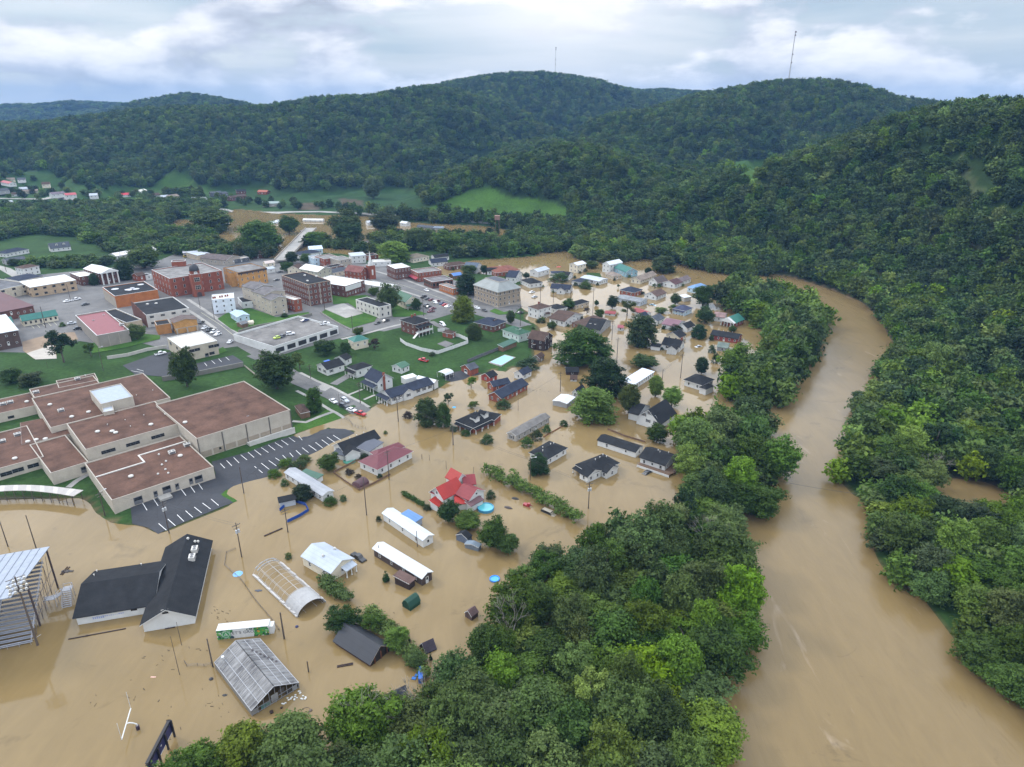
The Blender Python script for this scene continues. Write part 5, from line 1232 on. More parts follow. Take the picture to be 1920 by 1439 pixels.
m = MB(); m.tube((0, -2.62, 16), (0, -2.5, 16), 1.25, n=20); m.tube((0, -2.66, 16), (0, -2.63, 16), 1.05, n=20, m=1); m.box(-.06, .06, -2.72, -2.66, 16, 16.8, 2); m.box(0, .55, -2.72, -2.66, 15.94, 16.06, 2)
m.build('clock', [mat('plain', 'stone'), mat('plain', 'white'), mat('plain', 'black')], ch.root, loc_of(tk, 0, 0, 0), tk.lrz)
for zz in (5.4, 10.5):
    m = MB(); m.box(-1.8, 1.8, -tk.W / 2 - .12, -tk.W / 2, zz, zz + 2.8)
    for i in range(3):
        for j in range(2): m.box(-1.6 + i * 1.1, -.7 + i * 1.1, -tk.W / 2 - .14, -tk.W / 2 - .12, zz + .2 + j * 1.3, zz + 1.3 + j * 1.3, 1)
    m.build('tower_window', [mat('plain', 'stone'), m_glass()], ch.root, loc_of(tk, 0, 0, 0), tk.lrz)
m = MB(); q = [(1.5 * math.cos(math.pi * i / 10), 2.2 + 1.5 * math.sin(math.pi * i / 10)) for i in range(11)] + [(-1.5, 0), (1.5, 0)]; m.extrude(q, 1, -tk.W / 2 - .15, -tk.W / 2); m.build('arched_door', [mat('plain', (.05, .03, .025))], ch.root, loc_of(tk, 0, 0, 0), tk.lrz)
k = bld('office_building', 'mustard brick three storey building with dark cornice beside the courthouse', 'building', 'b', (1085, 415), (1392, 362), (1045, 340), 11, 0, 'f', ('brick', 'yellow'), GT, st=3, step=4, wh=1.8, fr='white', trim='dbrown')
wing(k, 'b', (1045, 385), (1080, 412), (905, 350), 10, 0, 'f', win=None)
m = MB(); m.box(-k.L / 2 - .3, k.L / 2 + .3, -k.W / 2 - .45, -k.W / 2 - .01, 9.6, 10.7); m.build('cornice', [mat('plain', (.045, .03, .026))], k.root, k.loc, k.lrz)
k = bld('brick_block', 'dark brick four storey block with flat black roof and rows of windows', 'building', 'c', (332, 605), (577, 560), (85, 495), 14, 0, 'f', DB, FT, st=4, step=2.7, wh=1.7, ww=1.3, most=16, trim='tan')
m = MB()
for x in (-k.L / 2 + .2, 0, k.L / 2 - .2): m.box(x - .25, x + .25, -k.W / 2 - .14, -k.W / 2, 0, 13.4)
m.build('pilaster', [mat('render', 'stone')], k.root, k.loc, k.lrz); roof_px(k, 'c', [(300, 510), (330, 570), (430, 520)], 'roof_vent', 'mushroom')
k = bld('hall_building', 'long beige building of three stepped low gables with ivy on its side wall', 'building', 'b', (1440, 722), (1618, 686), (1363, 683), 9.5, 1.4, 'gy', BG, ('shingle', (.13, .12, .12)), st=3, step=4, wh=1.1)
wing(k, 'b', (1362, 665), (1602, 615), (1262, 608), 10.8, 1.7, 'gy', st=3, step=4, wh=1.1); wing(k, 'b', (1258, 605), (1470, 560), (1148, 556), 11.6, 1.7, 'gy', st=3, step=4, wh=1.1)
wing(k, 'b', (1698, 714), (1772, 696), (1600, 645), 7.5, 0, 'f', BK, ('render', 'offwhite'), st=2, step=2.6, wh=1.8)
k = bld('apartment_house', 'bluish white three storey block with white roof and dark roof vents along its edge', 'building', 'b', (798, 712), (1040, 690), (695, 665), 9, 0, 'f', ('render', (.62, .66, .72)), ('plain', 'white'), st=3, step=3.4, most=5, wh=1.2, parap=.25)
roof_px(k, 'b', [(815, 703), (835, 700), (888, 692), (912, 688), (948, 682), (972, 678)], 'roof_vent', 'chimney')
k = bld('workshop', 'small pale building with light blue metal roof behind the parking deck', 'workshop', 'b', (1072, 906), (1214, 880), (948, 862), 3.4, 1.0, 'gy', ('siding', 'lblue'), ('metal', (.36, .48, .58)))
bld('shed', 'rusty grey storage shed next to the light blue roofed workshop', 'shed', 'b', (1120, 985), (1200, 965), (1090, 955), 2.4, .8, 'g', ('planks', 'wood'), ('metal', 'dgrey'), win=None)
bld('tank', 'cream round-ended tank lying beside the rusty shed', 'tank', 'b', (1200, 975), (1262, 965), 4, 1.0, 1.0, 'barrel', ('plain', 'cream'), ('plain', 'cream'), win=None)
bld('storage_building', 'low white building with dark flat roof tucked behind the bluish white block', 'building', 'b', (1130, 742), (1280, 722), (1040, 690), 4.2, 0, 'f', ('render', 'white'), FT, step=4)
k = bld('theatre', 'wide orange brick hall with pale side wall and black roof with white patches', 'hall', 'a', (1250, 905), (1718, 832), (1120, 806), 8, 0, 'f', ('brick', 'orange'), FT, win=None)
m = MB(); m.box(-k.L / 2 - .12, -k.L / 2, -k.W / 2, k.W / 2, -1, 6.8); m.build('side_wall', [mat('render', 'stone')], k.root, k.loc, k.lrz)
m = MB(); rr = random.Random(2)
for i in range(7): x, y = rr.uniform(-.35, .35) * k.L, rr.uniform(-.25, .3) * k.W; m.disc((x, y), rr.uniform(1.2, 2.6), 7.51, .03 + .004 * i, 11)
m.build('roof_patch', [mat('render', (.5, .5, .52))], k.root, k.loc, k.lrz)
k = bld('shop_building', 'black flat-roofed two storey building with stepped brick side wall and white front', 'building', 'a', (1590, 1112), (2061, 1033), (1410, 985), 7.2, 0, 'f', ('render', 'offwhite'), FT, st=2, step=4.6, ww=2.4, wh=1.4)
m = MB()
for i in range(5): y0 = -k.W / 2 + k.W * i / 5; m.box(-k.L / 2 - .3, -k.L / 2 - .01, y0, y0 + k.W / 5 + .01, -1, 7.3 + i * .3)
m.build('stepped_wall', [mat('brick', 'dbrick')], k.root, k.loc, k.lrz); roof_px(k, 'a', [(1610, 1000), (1705, 992)], 'roof_vent', 'mushroom')
bld('annex', 'low black flat-roofed annex between the red-roofed hall and the stepped brick wall', 'building', 'a', (1375, 1195), (1545, 1158), (1235, 1045), 4.8, 0, 'f', ('render', 'tan'), FT, win=None)
k = bld('bank_building', 'orange tan building with brown gabled upper storey carried on concrete columns', 'building', 'b', (378, 968), (645, 925), (300, 930), 6.4, 1.3, 'gy', ('brick', 'yellow'), ('shingle', (.12, .09, .08)), win=None, trim='stone', over=.5)
m = MB(); m.box(-k.L / 2 - .1, k.L / 2 + .1, -k.W / 2 - .1, k.W / 2 + .1, 2.6, 3.0); m.build('floor_slab', [mat('render', 'stone')], k.root, k.loc, k.lrz)
for i in range(3):
    m = MB(); x = -k.L / 2 + .6 + (k.L - 1.2) * i / 2; m.box(x - .35, x + .35, -k.W / 2 - 1.2, -k.W / 2 - .5, -1, 2.7); m.build('column', [mat('render', 'stone')], k.root, k.loc, k.lrz)
wing(k, 'b', (195, 990), (345, 968), (150, 945), 5.6, 0, 'f', ('brick', (.36, .17, .06)), FT, win=None)
k = bld('red_roofed_hall', 'two storey block hall with flat red roof and white stepped parapet', 'hall', 'a', (1055, 1335), (1405, 1270), (870, 1105), 6.6, 0, 'f', ('render', (.27, .24, .21)), ('plain', (.20, .05, .055)), win=None, trim='white', parap=.7)
roof_px(k, 'a', [(1020, 1168), (1130, 1110)], 'skylight', 'skylight'); roof_px(k, 'a', [(1330, 1225)], 'roof_unit', 'unit'); m = MB()
for x in np.linspace(-k.L / 2 + .2, k.L / 2 - .2, 4): m.box(x - .18, x + .18, -k.W / 2 - .12, -k.W / 2, -1, 5.8)
m.build('pilaster', [mat('render', 'stone')], k.root, k.loc, k.lrz)
k = bld('clinic', 'cream two storey office with flat pale roof and wide dark windows', 'office', 'b', (470, 1240), (855, 1158), (315, 1125), 7, 0, 'f', ('render', (.42, .37, .29)), ('render', 'offwhite'), win=None, parap=.3)
win_px(k, 'b', [(640, 1255), (790, 1222), (850, 1210), (800, 1295), (580, 1270), (350, 1190), (420, 1240)], 2.6, 1.5, 'dgrey'); win_px(k, 'b', [(745, 1320)], 1.8, 2.4, 'dgrey', 'door'); roof_px(k, 'b', [(460, 1145), (690, 1155), (545, 1160)], 'roof_vent', 'pipe')
k = bld('parking_deck', 'low white parking deck with open bays and cars on its worn roof', 'parking deck', 0, (513, 650), (634, 612), (458, 621), 4.2, 0, 'f', ('render', 'white'), ('tar', (.17, .16, .15)), win=None, trim='white', parap=1.0); DECK = k
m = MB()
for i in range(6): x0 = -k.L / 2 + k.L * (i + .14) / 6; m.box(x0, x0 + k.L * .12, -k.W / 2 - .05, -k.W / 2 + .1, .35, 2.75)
m.build('dark_bay_panel', [mat('plain', (.02, .02, .022))], k.root, k.loc, k.lrz)  # dark panels on the solid wall, painted as the shade inside the bays
k = bld('law_office', 'brick building with white roof, pediment and tall white columns', 'building', 'a', (1075, 660), (1280, 625), (940, 600), 8.2, 2.0, 'gy', DB, ('plain', 'white'), over=.5, st=2)
for i in range(4):
    m = MB(); x = -k.L / 2 + .6 + (k.L - 1.2) * i / 3; m.tube((x, -k.W / 2 - 2.4, -1), (x, -k.W / 2 - 2.4, 8.0), .5, .42, 12); m.box(x - .6, x + .6, -k.W / 2 - 3, -k.W / 2 - 1.8, 7.8, 8.15); m.build('column', [mat('plain', 'white')], k.root, k.loc, k.lrz)
m = MB(); m.extrude([(-k.L / 2 - .2, 8.15), (k.L / 2 + .2, 8.15), (k.L / 2 + .2, 8.6), (0, 10.7), (-k.L / 2 - .2, 8.6)], 1, -k.W / 2 - 3.1, -k.W / 2 - .52); m.build('pediment', [mat('plain', 'white')], k.root, k.loc, k.lrz)
wing(k, 'a', (870, 695), (1060, 664), (735, 655), 6.8, 0, 'f', DB, ('plain', 'white'), st=2, step=3.2, trim='white')
k = bld('long_office', 'long tan two storey block with bright white roof and dark windows', 'building', 'a', (325, 815), (832, 732), (285, 747), 6.8, .5, 's', ('brick', (.40, .30, .20)), ('plain', 'white'), st=2, step=5, ww=1.9, wh=1.4, fr='dgrey')
bld('store', 'cream panelled two storey store with green awning beside the long tan block', 'store', 'a', (-160, 870), (318, 765), (-200, 720), 6.5, 0, 'f', ('planks', (.50, .44, .34)), ('tar', 'dgrey'), step=6, st=2, ww=2.2, fr='dgrey')
bld('low_hall', 'low dark hip-roofed hall behind the long tan block', 'hall', 'a', (205, 745), (480, 690), (330, 660), 4, 2, 'h', CR, SN)
bld('funeral_home', 'brick building with dark maroon flat roof behind the teal roofed shop', 'building', 'a', (-150, 1115), (372, 1012), (-120, 905), 5.5, .9, 's', DB, ('metal', (.10, .035, .035)), st=1, step=3)
k = bld('motel', 'long low cream motel with teal gabled roof facing parking bays', 'motel', 'a', (240, 1182), (636, 1114), 9, 3.2, 2.3, 'g', CR, ('metal', 'teal'), step=2.4, fr='dgrey')
wing(k, 'a', (-150, 1240), (150, 1190), 9, 3.4, 2.2, 'g', win=None)
bld('warehouse', 'dark brick warehouse with stepped bright white metal roof by the dirt bank', 'warehouse', 'a', (-90, 1330), (205, 1278), (-90, 1150), 8.5, .9, 's', ('brick', (.09, .06, .05)), WM, step=3.5, st=2, ww=.9, wh=1.0)
bld('frame_house', 'white two storey house with brown hip roof beside the concrete lane', 'house', 'a', (248, 612), (432, 578), (165, 592), 5.5, 1.6, 'h', WH, SBR, st=2)
k = bld('dormer_house', 'white house with slate gable roof and dormers on the hill lawn', 'house', 'a', (548, 388), (775, 362), 9, 3.2, 3.6, 'g', WH, ('shingle', 'slate')); dormer(k, -k.L * .15); dormer(k, k.L * .22)
bld('ranch_house', 'long dark-roofed house on the lawn left of the slate dormer house', 'house', 'a', (60, 448), (320, 395), 11, 3, 2.2, 'h', WH, SN); bld('ranch_house', 'low grey roofed house between the lane and the long dark-roofed house', 'house', 'a', (70, 530), (290, 495), 9, 3, 1.6, 'g', ('siding', 'grey'), ('shingle', 'slate'))
bld('chapel', 'long white chapel with pale metal roof half hidden by trees', 'chapel', 'a', (1265, 472), (1708, 394), 11, 5, 1.8, 'g', WH, ('metal', (.6, .57, .55)))
k = bld('cottage', 'small red brick house with white side room behind the courthouse trees', 'house', 'a', (1500, 690), (1590, 672), 8, 4, 1.5, 'g', BK, ('shingle', 'brown')); wing(k, 'a', (1590, 680), (1652, 668), 7, 3.6, 0, 'f', WH, FT)
bld('warehouse', 'long grey shed with pale violet metal roof behind the courthouse', 'warehouse', 'b', (480, 205), (665, 190), (390, 160), 4, .8, 's', ('siding', 'grey'), ('metal', (.42, .41, .45)), step=5)
bld('warehouse', 'grey shed with bluish roof between the violet-roofed shed and the brown gable', 'warehouse', 'b', (640, 232), (780, 207), (590, 190), 4, .8, 's', ('siding', 'tan'), ('metal', 'gmetal'), step=5)
bld('depot', 'brown gabled depot building behind the mustard office', 'building', 'b', (955, 285), (1110, 242), (765, 232), 4.5, 2.4, 'gy', ('render', 'stone'), ('shingle', (.11, .09, .085)), step=4)
bld('shop', 'flat pale-roofed shop with dark front beside the brown gabled depot', 'shop', 'b', (980, 282), (1200, 248), 8, 3.6, 0, 'f', ('siding', 'slate'), ('render', 'stone'), step=4)
bld('pavilion', 'dark brown hip-roofed building by the foot of the bridge', 'building', 'b', (1215, 232), (1382, 214), 11, 3.6, 2.6, 'h', DB, ('shingle', 'dbrown')); bld('garage', 'small white garage beside the street below the bridge', 'garage', 'b', (1395, 385), (1492, 370), 8, 3.2, .8, 'g', WH, ('metal', 'lgmetal')); bld('shed', 'tiny building with rust-white roof near the white garage', 'shed', 'b', (1385, 320), (1490, 305), 7, 3, 1.2, 'g', CR, ('metal', (.5, .42, .38)))
bld('feed_store', 'beige building with cream white gable roof beside the dark brick block', 'building', 'c', (440, 470), (597, 432), (295, 418), 6, 2.3, 'gy', ('render', (.38, .37, .29)), ('metal', (.68, .67, .6)), step=3.4)
k = bld('library', 'brick building with large bright white roof, white upper storey and ivy', 'building', 'c', (740, 622), (950, 556), (520, 520), 8, 0, 'f', DB, ('plain', 'white'), st=2, step=2.6, parap=.2, most=7); m = MB(); m.box(-k.L / 2, k.L * .3, -k.W / 2 - .1, -k.W / 2, 4.4, 7.5); m.build('upper_front', [mat('siding', 'white')], k.root, k.loc, k.lrz); win_px(k, 'c', [(770, 640), (820, 628), (875, 612)], 2, .9, 'white')
bld('store_row', 'narrow cream store with long bright white roof by the main street', 'store', 'c', (1218, 640), (1312, 607), (960, 545), 5, 0, 'f', ('render', 'offwhite'), ('plain', 'white'), step=5, parap=.2)
k = bld('church', 'brick church with red-brown gable roof, square tower and white steeple', 'church', 'c', (905, 478), (1010, 444), (775, 440), 6, 3.2, 'gy', BK, ('shingle', (.17, .075, .065)))
k2 = wing(k, 'c', (1000, 402), (1066, 392), 5.0, 10, 0, 'f', win=None)
m = MB(); m.box(-1.3, 1.3, -1.3, 1.3, 9.4, 12); m.tube((0, 0, 12), (0, 0, 20), 1.3, .05, 8); m.build('steeple', [mat('plain', 'white')], k.root, loc_of(k2, 0, 0, 0), k2.lrz)
m = MB(); m.box(-.6, .6, -k2.W / 2 - .1, -k2.W / 2, 3, 7); m.build('tower_window', [mat('plain', 'white')], k.root, k2.loc, k2.lrz)
k = bld('hotel', 'two storey dark brick corner store with white roof on the main street', 'store', 'c', (1285, 432), (1452, 410), (1135, 397), 8.5, 0, 'f', DB, ('plain', 'white'), st=2, step=2.4, wh=1.8, parap=.2)
k = bld('store_row', 'red brick two storey row with grey roof and red awnings on the street', 'store', 'c', (1535, 478), (1790, 446), (1395, 446), 7, 0, 'f', BK, GT, st=2, step=2.6, wh=1.5)
for i in range(4):
    y = -k.W / 2 + k.W * (i + .5) / 4; m = MB(); m.extrude([(-k.L / 2 - 2.2, 2.3), (-k.L / 2 - .02, 3.3), (-k.L / 2 - .02, 3.4), (-k.L / 2 - 2.2, 2.4)], 1, y - k.W * .11, y + k.W * .11); m.build('awning', [mat('plain', (.32, .03, .05))], k.root, k.loc, k.lrz)
bld('store_row', 'single storey brick shop with dark green glazed front and mottled roof', 'store', 'c', (1690, 577), (1915, 545), (1550, 540), 5, 0, 'f', DB, ('tar', (.17, .16, .16)), step=2.4, st=1, wh=2, ww=1.5, fr='dgreen')
bld('post_office', 'small orange brick office with flat roof and arched windows beside the stone hall', 'office', 'd', (405, 592), (485, 576), (225, 548), 4.6, 0, 'f', ('brick', 'orange'), GT, step=2, wh=2, ww=.8)
bld('shop', 'light blue two storey shopfront by the bridge street', 'shop', 'c', (395, 322), (512, 308), 14, 6, 0, 'f', ('siding', 'lblue'), ('tar', 'grey'), st=2); bld('shop', 'red brick two storey shop beside the light blue shopfront', 'shop', 'c', (512, 326), (672, 302), 16, 6.6, 0, 'f', BK, GT, st=2); bld('shop', 'grey stone two storey shop between the brick shop and the white shop', 'shop', 'c', (675, 340), (806, 318), 14, 7, 0, 'f', ('render', 'stone'), GT, st=2)
bld('shop', 'white two storey shop with metal roof beyond the grey stone shop', 'shop', 'c', (808, 300), (970, 286), 12, 6, .5, 's', WH, GM, st=2); bld('hall', 'hall with pale blue gable roof at the end of the bridge', 'hall', 'c', (350, 228), (500, 216), 12, 4.2, 2, 'g', ('siding', 'lblue'), ('metal', (.5, .58, .66))); bld('house', 'house with broad navy hip roof below the pale blue hall', 'house', 'c', (250, 288), (485, 252), 13, 3.4, 2, 'h', WH, SN)
bld('shop', 'long white single storey shop left of the big bright green tree', 'shop', 'c', (1040, 360), (1240, 350), 10, 4, 0, 'f', WH, ('render', 'offwhite'), step=4); bld('shop', 'small red brick shop with dark roof at the flooded river edge', 'shop', 'c', (985, 292), (1098, 276), 8, 4, 0, 'f', BK, FT); bld('shop', 'low dark brick building between the shops and the cream gabled store', 'shop', 'c', (570, 420), (722, 392), 8, 4, 0, 'f', DB, FT); bld('house', 'grey roofed house between the cream gabled store and the church', 'house', 'c', (610, 482), (800, 440), 9, 3.2, 2, 'h', CR, ('shingle', 'slate')); bld('house', 'brown house beside the two street trees near the dark brick block', 'house', 'c', (240, 440), (302, 408), (185, 395), 4, 2.4, 'g', CR, SBR)
k = bld('ruined_house', 'abandoned white two storey block with black roof and ivy-covered corner', 'ruin', 'c', (1110, 850), (1237, 820), (838, 770), 7, 0, 'f', ('render', (.50, .48, .43)), FT, st=2, step=3.6, fr='dgrey', parap=.3)
k = bld('green_roofed_house', 'cream gabled house with green roof beside the town parking lot', 'house', 'c', (1395, 800), (1560, 770), (1342, 718), 4.6, 3.2, 'gy', ('siding', 'cream'), ('metal', 'green')); porch(k, 'f', 2.5, roofm=('metal', 'green'))
k = bld('foursquare_house', 'two storey brick house with black hip roof and white double porch', 'house', 'c', (1500, 1047), (1672, 998), (1355, 988), 6.4, 2.2, 'h', DB, SB, st=2, over=.6, chim=(.3, .3)); on_roof(k, -.1 * k.L, .1 * k.W, 'chimney', 'chimney')
porch(k, 'f', 3.0, h=5.2, roofm=SB, posts=5); m = MB(); m.box(-k.L / 2, k.L / 2, -k.W / 2 - 3, -k.W / 2 - .01, 1.9, 2.15); m.box(-k.L / 2, k.L / 2, -k.W / 2 - 3, -k.W / 2 - 2.9, 2.15, 3.0); m.extrude([(-k.L / 2 - 3.4, -.4), (-k.L / 2, 1.9), (-k.L / 2, 2.1), (-k.L / 2 - 3.4, -.2)], 1, -k.W / 2 - 2.8, -k.W / 2 - 1.4); m.build('porch_deck', [mat('plain', 'white')], k.root, k.loc, k.lrz)
bld('garage', 'small brick garage with dark hip roof inside the white-fenced lawn', 'garage', 'd', (385, 1090), (440, 1066), (310, 1055), 2.6, 1.2, 'h', BK, SBR)
k = bld('stucco_cottage', 'small cream house with teal hip roof on the big lawn', 'house', 'c', (835, 1238), (1000, 1202), (770, 1195), 4.2, 2, 'h', CR, ('metal', 'teal'))
k = bld('brick_bungalow', 'brick bungalow with wide black hip roof and low dormer near the stone hall', 'house', 'd', (845, 1010), (995, 950), (665, 945), 3.4, 2.6, 'h', DB, SN, over=.7); dormer(k, 0, 'f', 2.4)
k = bld('green_roofed_house', 'pale green house with dark green hip roof at the edge of the lawn', 'house', 'd', (1120, 1105), (1258, 1066), (932, 1040), 4, 2.3, 'h', ('siding', (.50, .58, .53)), ('shingle', (.045, .10, .065)), over=.5); dormer(k, -k.L * .1, 'f', 1.6)
bld('carport', 'long green lean-to carport by the garden fence', 'carport', 'd', (952, 1235), (1108, 1168), (925, 1203), 2.5, .7, 's', ('planks', 'wood'), ('metal', (.03, .09, .06)), win=None)
k = bld('brown_house', 'dark brown shingled two storey house with steep cross gables by the swimming pool', 'house', 'd', (1405, 1165), (1502, 1102), (1265, 1100), 5.8, 3, 'gy', ('planks', 'dbrown'), SBR, st=2, over=.5); wing(k, 'd', (1290, 1205), (1350, 1190), (1225, 1175), 3, 1.4, 'h', st=1, win='auto'); wing(k, 'd', (1300, 1120), (1390, 1160), 4, 5.8, 2.2, 'g', win=None)
# stone courthouse-like hall with mansard roof
k = bld('federal_hall', 'large tan stone three storey hall with grey-green mansard roof at the water edge', 'hall', 'd', (893, 628), (1137, 578), (600, 553), 10.2, 0, 'f', ('render', (.29, .235, .175)), GT, st=3, step=3.1, wh=1.7, ww=1.2, most=12, parap=.1, trim='stone')
L, Wd = k.L, k.W; m = MB(); z1, z2 = 10.15, 14.6; a = .7; b_ = 5.2
vs = [(-L / 2 - a, -Wd / 2 - a, z1), (L / 2 + a, -Wd / 2 - a, z1), (L / 2 + a, Wd / 2 + a, z1), (-L / 2 - a, Wd / 2 + a, z1), (-L / 2 + b_, -Wd / 2 + b_, z2), (L / 2 - b_, -Wd / 2 + b_, z2), (L / 2 - b_, Wd / 2 - b_, z2), (-L / 2 + b_, Wd / 2 - b_, z2)]
m.mesh(vs, [(0, 1, 5, 4), (1, 2, 6, 5), (2, 3, 7, 6), (3, 0, 4, 7), (3, 2, 1, 0)]); m.box(-L / 2 + b_ - .2, L / 2 - b_ + .2, -Wd / 2 + b_ - .2, Wd / 2 - b_ + .2, z2 - .1, z2 + .25, 1); m.box(-L / 2 + b_ + .3, L / 2 - b_ - .3, -Wd / 2 + b_ + .3, Wd / 2 - b_ - .3, z2 + .25, z2 + .3, 2)
m.build('mansard_roof', [mat('metal', (.235, .25, .24)), mat('plain', 'stone'), mat('plain', 'navy')], k.root, k.loc, k.lrz)
m = MB(); m.box(-L / 2 - .5, L / 2 + .5, -Wd / 2 - .5, Wd / 2 + .5, 9.6, 10.1); m.box(-L / 2 - .25, L / 2 + .25, -Wd / 2 - .25, Wd / 2 + .25, 7.6, 8.0); m.box(-L / 2 - .3, L / 2 + .3, -Wd / 2 - .3, Wd / 2 + .3, -1, .8); m.build('cornice', [mat('render', 'stone')], k.root, k.loc, k.lrz)
# church parking wall, retaining walls, white fence
def wall_run(name, label, cat, z, pts, h, mt, th=.25, step=6, posts=None):
    w = strip_pts([hit(*P(z, p))[:2] for p in pts], step); o0 = w[0]; o = empty(name, (o0[0], o0[1], 0), 0, label, cat); m = MB()
    for a, b in zip(w[:-1], w[1:]):
        d = (b - a) / np.linalg.norm(b - a); n = np.array([-d[1], d[0]]) * th / 2; ga, gb = max(0, float(ground(*a))), max(0, float(ground(*b))); vs = []
        for zz in (-1, 1):
            for q, g in ((a - n, ga), (a + n, ga), (b + n, gb), (b - n, gb)): vs.append((q[0] - o0[0], q[1] - o0[1], g + (h if zz > 0 else -1)))
        m.mesh(vs, [(3, 2, 1, 0), (4, 5, 6, 7), (0, 1, 5, 4), (1, 2, 6, 5), (2, 3, 7, 6), (3, 0, 4, 7)])
    m.build('panel', [mt], o)
    if posts:
        m = MB()
        for a in w: g = max(0, float(ground(*a))); m.box(a[0] - o0[0] - .1, a[0] - o0[0] + .1, a[1] - o0[1] - .1, a[1] - o0[1] + .1, g - 1, g + h + .15)
        m.build('fence_posts', [posts], o)
    return o
VN = mat('plain', 'white')
wall_run('garden_fence', 'white vinyl fence enclosing the small lawn behind the brick two storey house', 'fence', 'd', [(240, 1060), (310, 1060)], 1.8, VN, .12, 2.4, VN)
wall_run('garden_fence', 'long white vinyl fence bent around the paved court on the lawn', 'fence', 'd', [(-170, 1165), (-110, 1210), (60, 1270), (235, 1305), (400, 1250), (568, 1188), (560, 1160), (470, 1120), (400, 1105)], 1.8, VN, .12, 2.4, VN)
CW = mat('render', (.27, .25, .23))
wall_run('retaining_wall', 'low dark retaining wall along the lane above the ruined house lot', 'wall', 'c', [(470, 915), (640, 1020), (790, 1105)], .9, CW)
wall_run('retaining_wall', 'long mossy retaining wall below the stepped beige building', 'wall', 'b', [(1090, 1075), (1300, 1015), (1600, 960), (1890, 885)], 1.6, mat('render', (.17, .165, .14)), .5)
wall_run('retaining_wall', 'tall concrete retaining wall below the small asphalt lot by the school', 'wall', 2, [(915, 345), (1060, 325), (1180, 300), (1370, 262)], 2.2, mat('render', (.20, .19, .17)), .5)
wall_run('retaining_wall', 'curved pale concrete wall beside the small asphalt lot', 'wall', 2, [(605, 222), (720, 205), (830, 175), (940, 158)], 1.6, mat('render', (.42, .40, .36)), .4)
wall_run('garden_fence', 'dark board fence running past the swimming pool', 'fence', 'd', [(560, 1400), (700, 1340), (830, 1290), (930, 1250)], 1.7, mat('planks', 'dgrey'), .12, 2.4)
wall_run('guard_rail', 'pale rail along the street by the school lawn', 'rail', 2, [(1375, 262), (1480, 345)], .8, mat('render', 'stone'), .15)
wall_run('garden_fence', 'brown board fence half under water around the maroon-roofed house yard', 'fence', 6, [(480, 910), (560, 970), (665, 1038), (770, 990), (890, 925)], .7, mat('planks', 'wood'), .12, 2.4)
wall_run('garden_fence', 'brown board fence along the green pool behind the black roof', 'fence', 6, [(480, 912), (560, 870), (660, 820)], .7, mat('planks', 'wood'), .12, 2.4)
wall_run('garden_fence', 'blue board fence around the drowned yard beside the black lean-to shed', 'fence', 6, [(95, 1185), (150, 1140), (210, 1122), (280, 1145), (302, 1185), (240, 1225), (150, 1268)], 1.0, mat('planks', (.02, .06, .25)), .15, 2.4)
wall_run('garden_fence', 'brown fence top between the grey trailer house and the black roofs', 'fence', 7, [(590, 595), (650, 560), (720, 520)], .4, mat('planks', 'cedar'), .12, 2.4)
wall_run('garden_fence', 'grey rail fence in the water below the white dormered house', 'fence', 7, [(1010, 545), (1120, 590), (1255, 630)], .8, mat('planks', 'wood'), .12, 2.4)
# bridge
b0 = np.array([*flat(*P('c', (20, 285)), 4), 4.0]); b1 = np.array([*flat(*P('c', (265, 30)), 4.5), 4.5]); d = (b1 - b0)[:2]; Lb = np.linalg.norm(d); br = empty('road_bridge', (b0[0], b0[1], 0), math.atan2(d[1], d[0]), 'concrete road bridge crossing the flooded river behind town', 'bridge')
e1 = np.array([*flat(*P('c', (215, 225)), 4), 4.0]); wd = abs((e1 - b0)[0] * d[1] / Lb - (e1 - b0)[1] * d[0] / Lb); wd = min(wd, 13)
m = MB(); m.box(-20, Lb + 25, -wd, 0, 3.2, 4.2); m.build('deck', [M_CONC], br)
m = MB(); m.box(-20, Lb + 25, -.3, .15, 4.2, 5.2); m.box(-20, Lb + 25, -wd - .15, -wd + .3, 4.2, 5.2); m.build('parapet', [mat('render', 'stone')], br)
for f in (.2, .5, .8): m = MB(); m.box(Lb * f - .8, Lb * f + .8, -wd + .8, -.8, -3, 3.2); m.build('pier', [mat('render', 'concrete')], br)
# ------------------------------------------------------------------ flooded neighbourhood behind the stone hall
SL = ('shingle', 'slate'); GS = ('siding', (.34, .36, .37)); TP = ('shingle', 'taupe'); HG = None
def house(label, z, A, B, Cc, h, rise, roof, wall, rf, name='house', cat='house', **k): return bld(name, label, cat, z, A, B, Cc, h, rise, roof, wall, rf, **k)
k = house('white two storey house with brown hip roof and chimneys beside the stone hall', 'd', (1335, 826), (1486, 786), (1220, 790), 5.8, 1.8, 'h', WH, SBR, st=2, chim=(0, .1)); porch(k, 'f', 1.6, w=3.4, h=2.8, off=1.5, posts=2, roofm=SBR)
house('low white house with black hip roof behind the brown hip-roofed white house', 'd', (1530, 824), (1655, 797), (1462, 776), 3, 1.7, 'h', WH, SB, vents=2)
house('open-sided building with long black hip roof at the flooded street', 'd', (1740, 777), (1896, 736), (1690, 742), 2.6, 1.6, 'h', ('brick', 'tan'), SB, vents=2)
k = house('white house with broad brown gable roof and front dormer at the lawn edge', 'd', (1622, 952), (1838, 872), (1447, 906), 3.4, 2.5, 'gy', WH, SBR, over=.6); dormer
k = house('black-roofed house with two skylights beside the flooded lane', 'e', (205, 965), (384, 990), (285, 850), 2.8, 3.2, 'g', ('siding', 'grey'), SB, over=.6); roof_px(k, 'e', [(275, 910), (325, 920)], 'skylight', 'skylight')
wing(k, 'e', (65, 908), (215, 958), (205, 815), 2.4, 1.2, 's', ('siding', 'cedar'), SBR)
house('small house with dark brown hip roof behind the stone hall', 'd', (1240, 545), (1386, 526), (1200, 490), 2.8, 2, 'h', WH, SB)
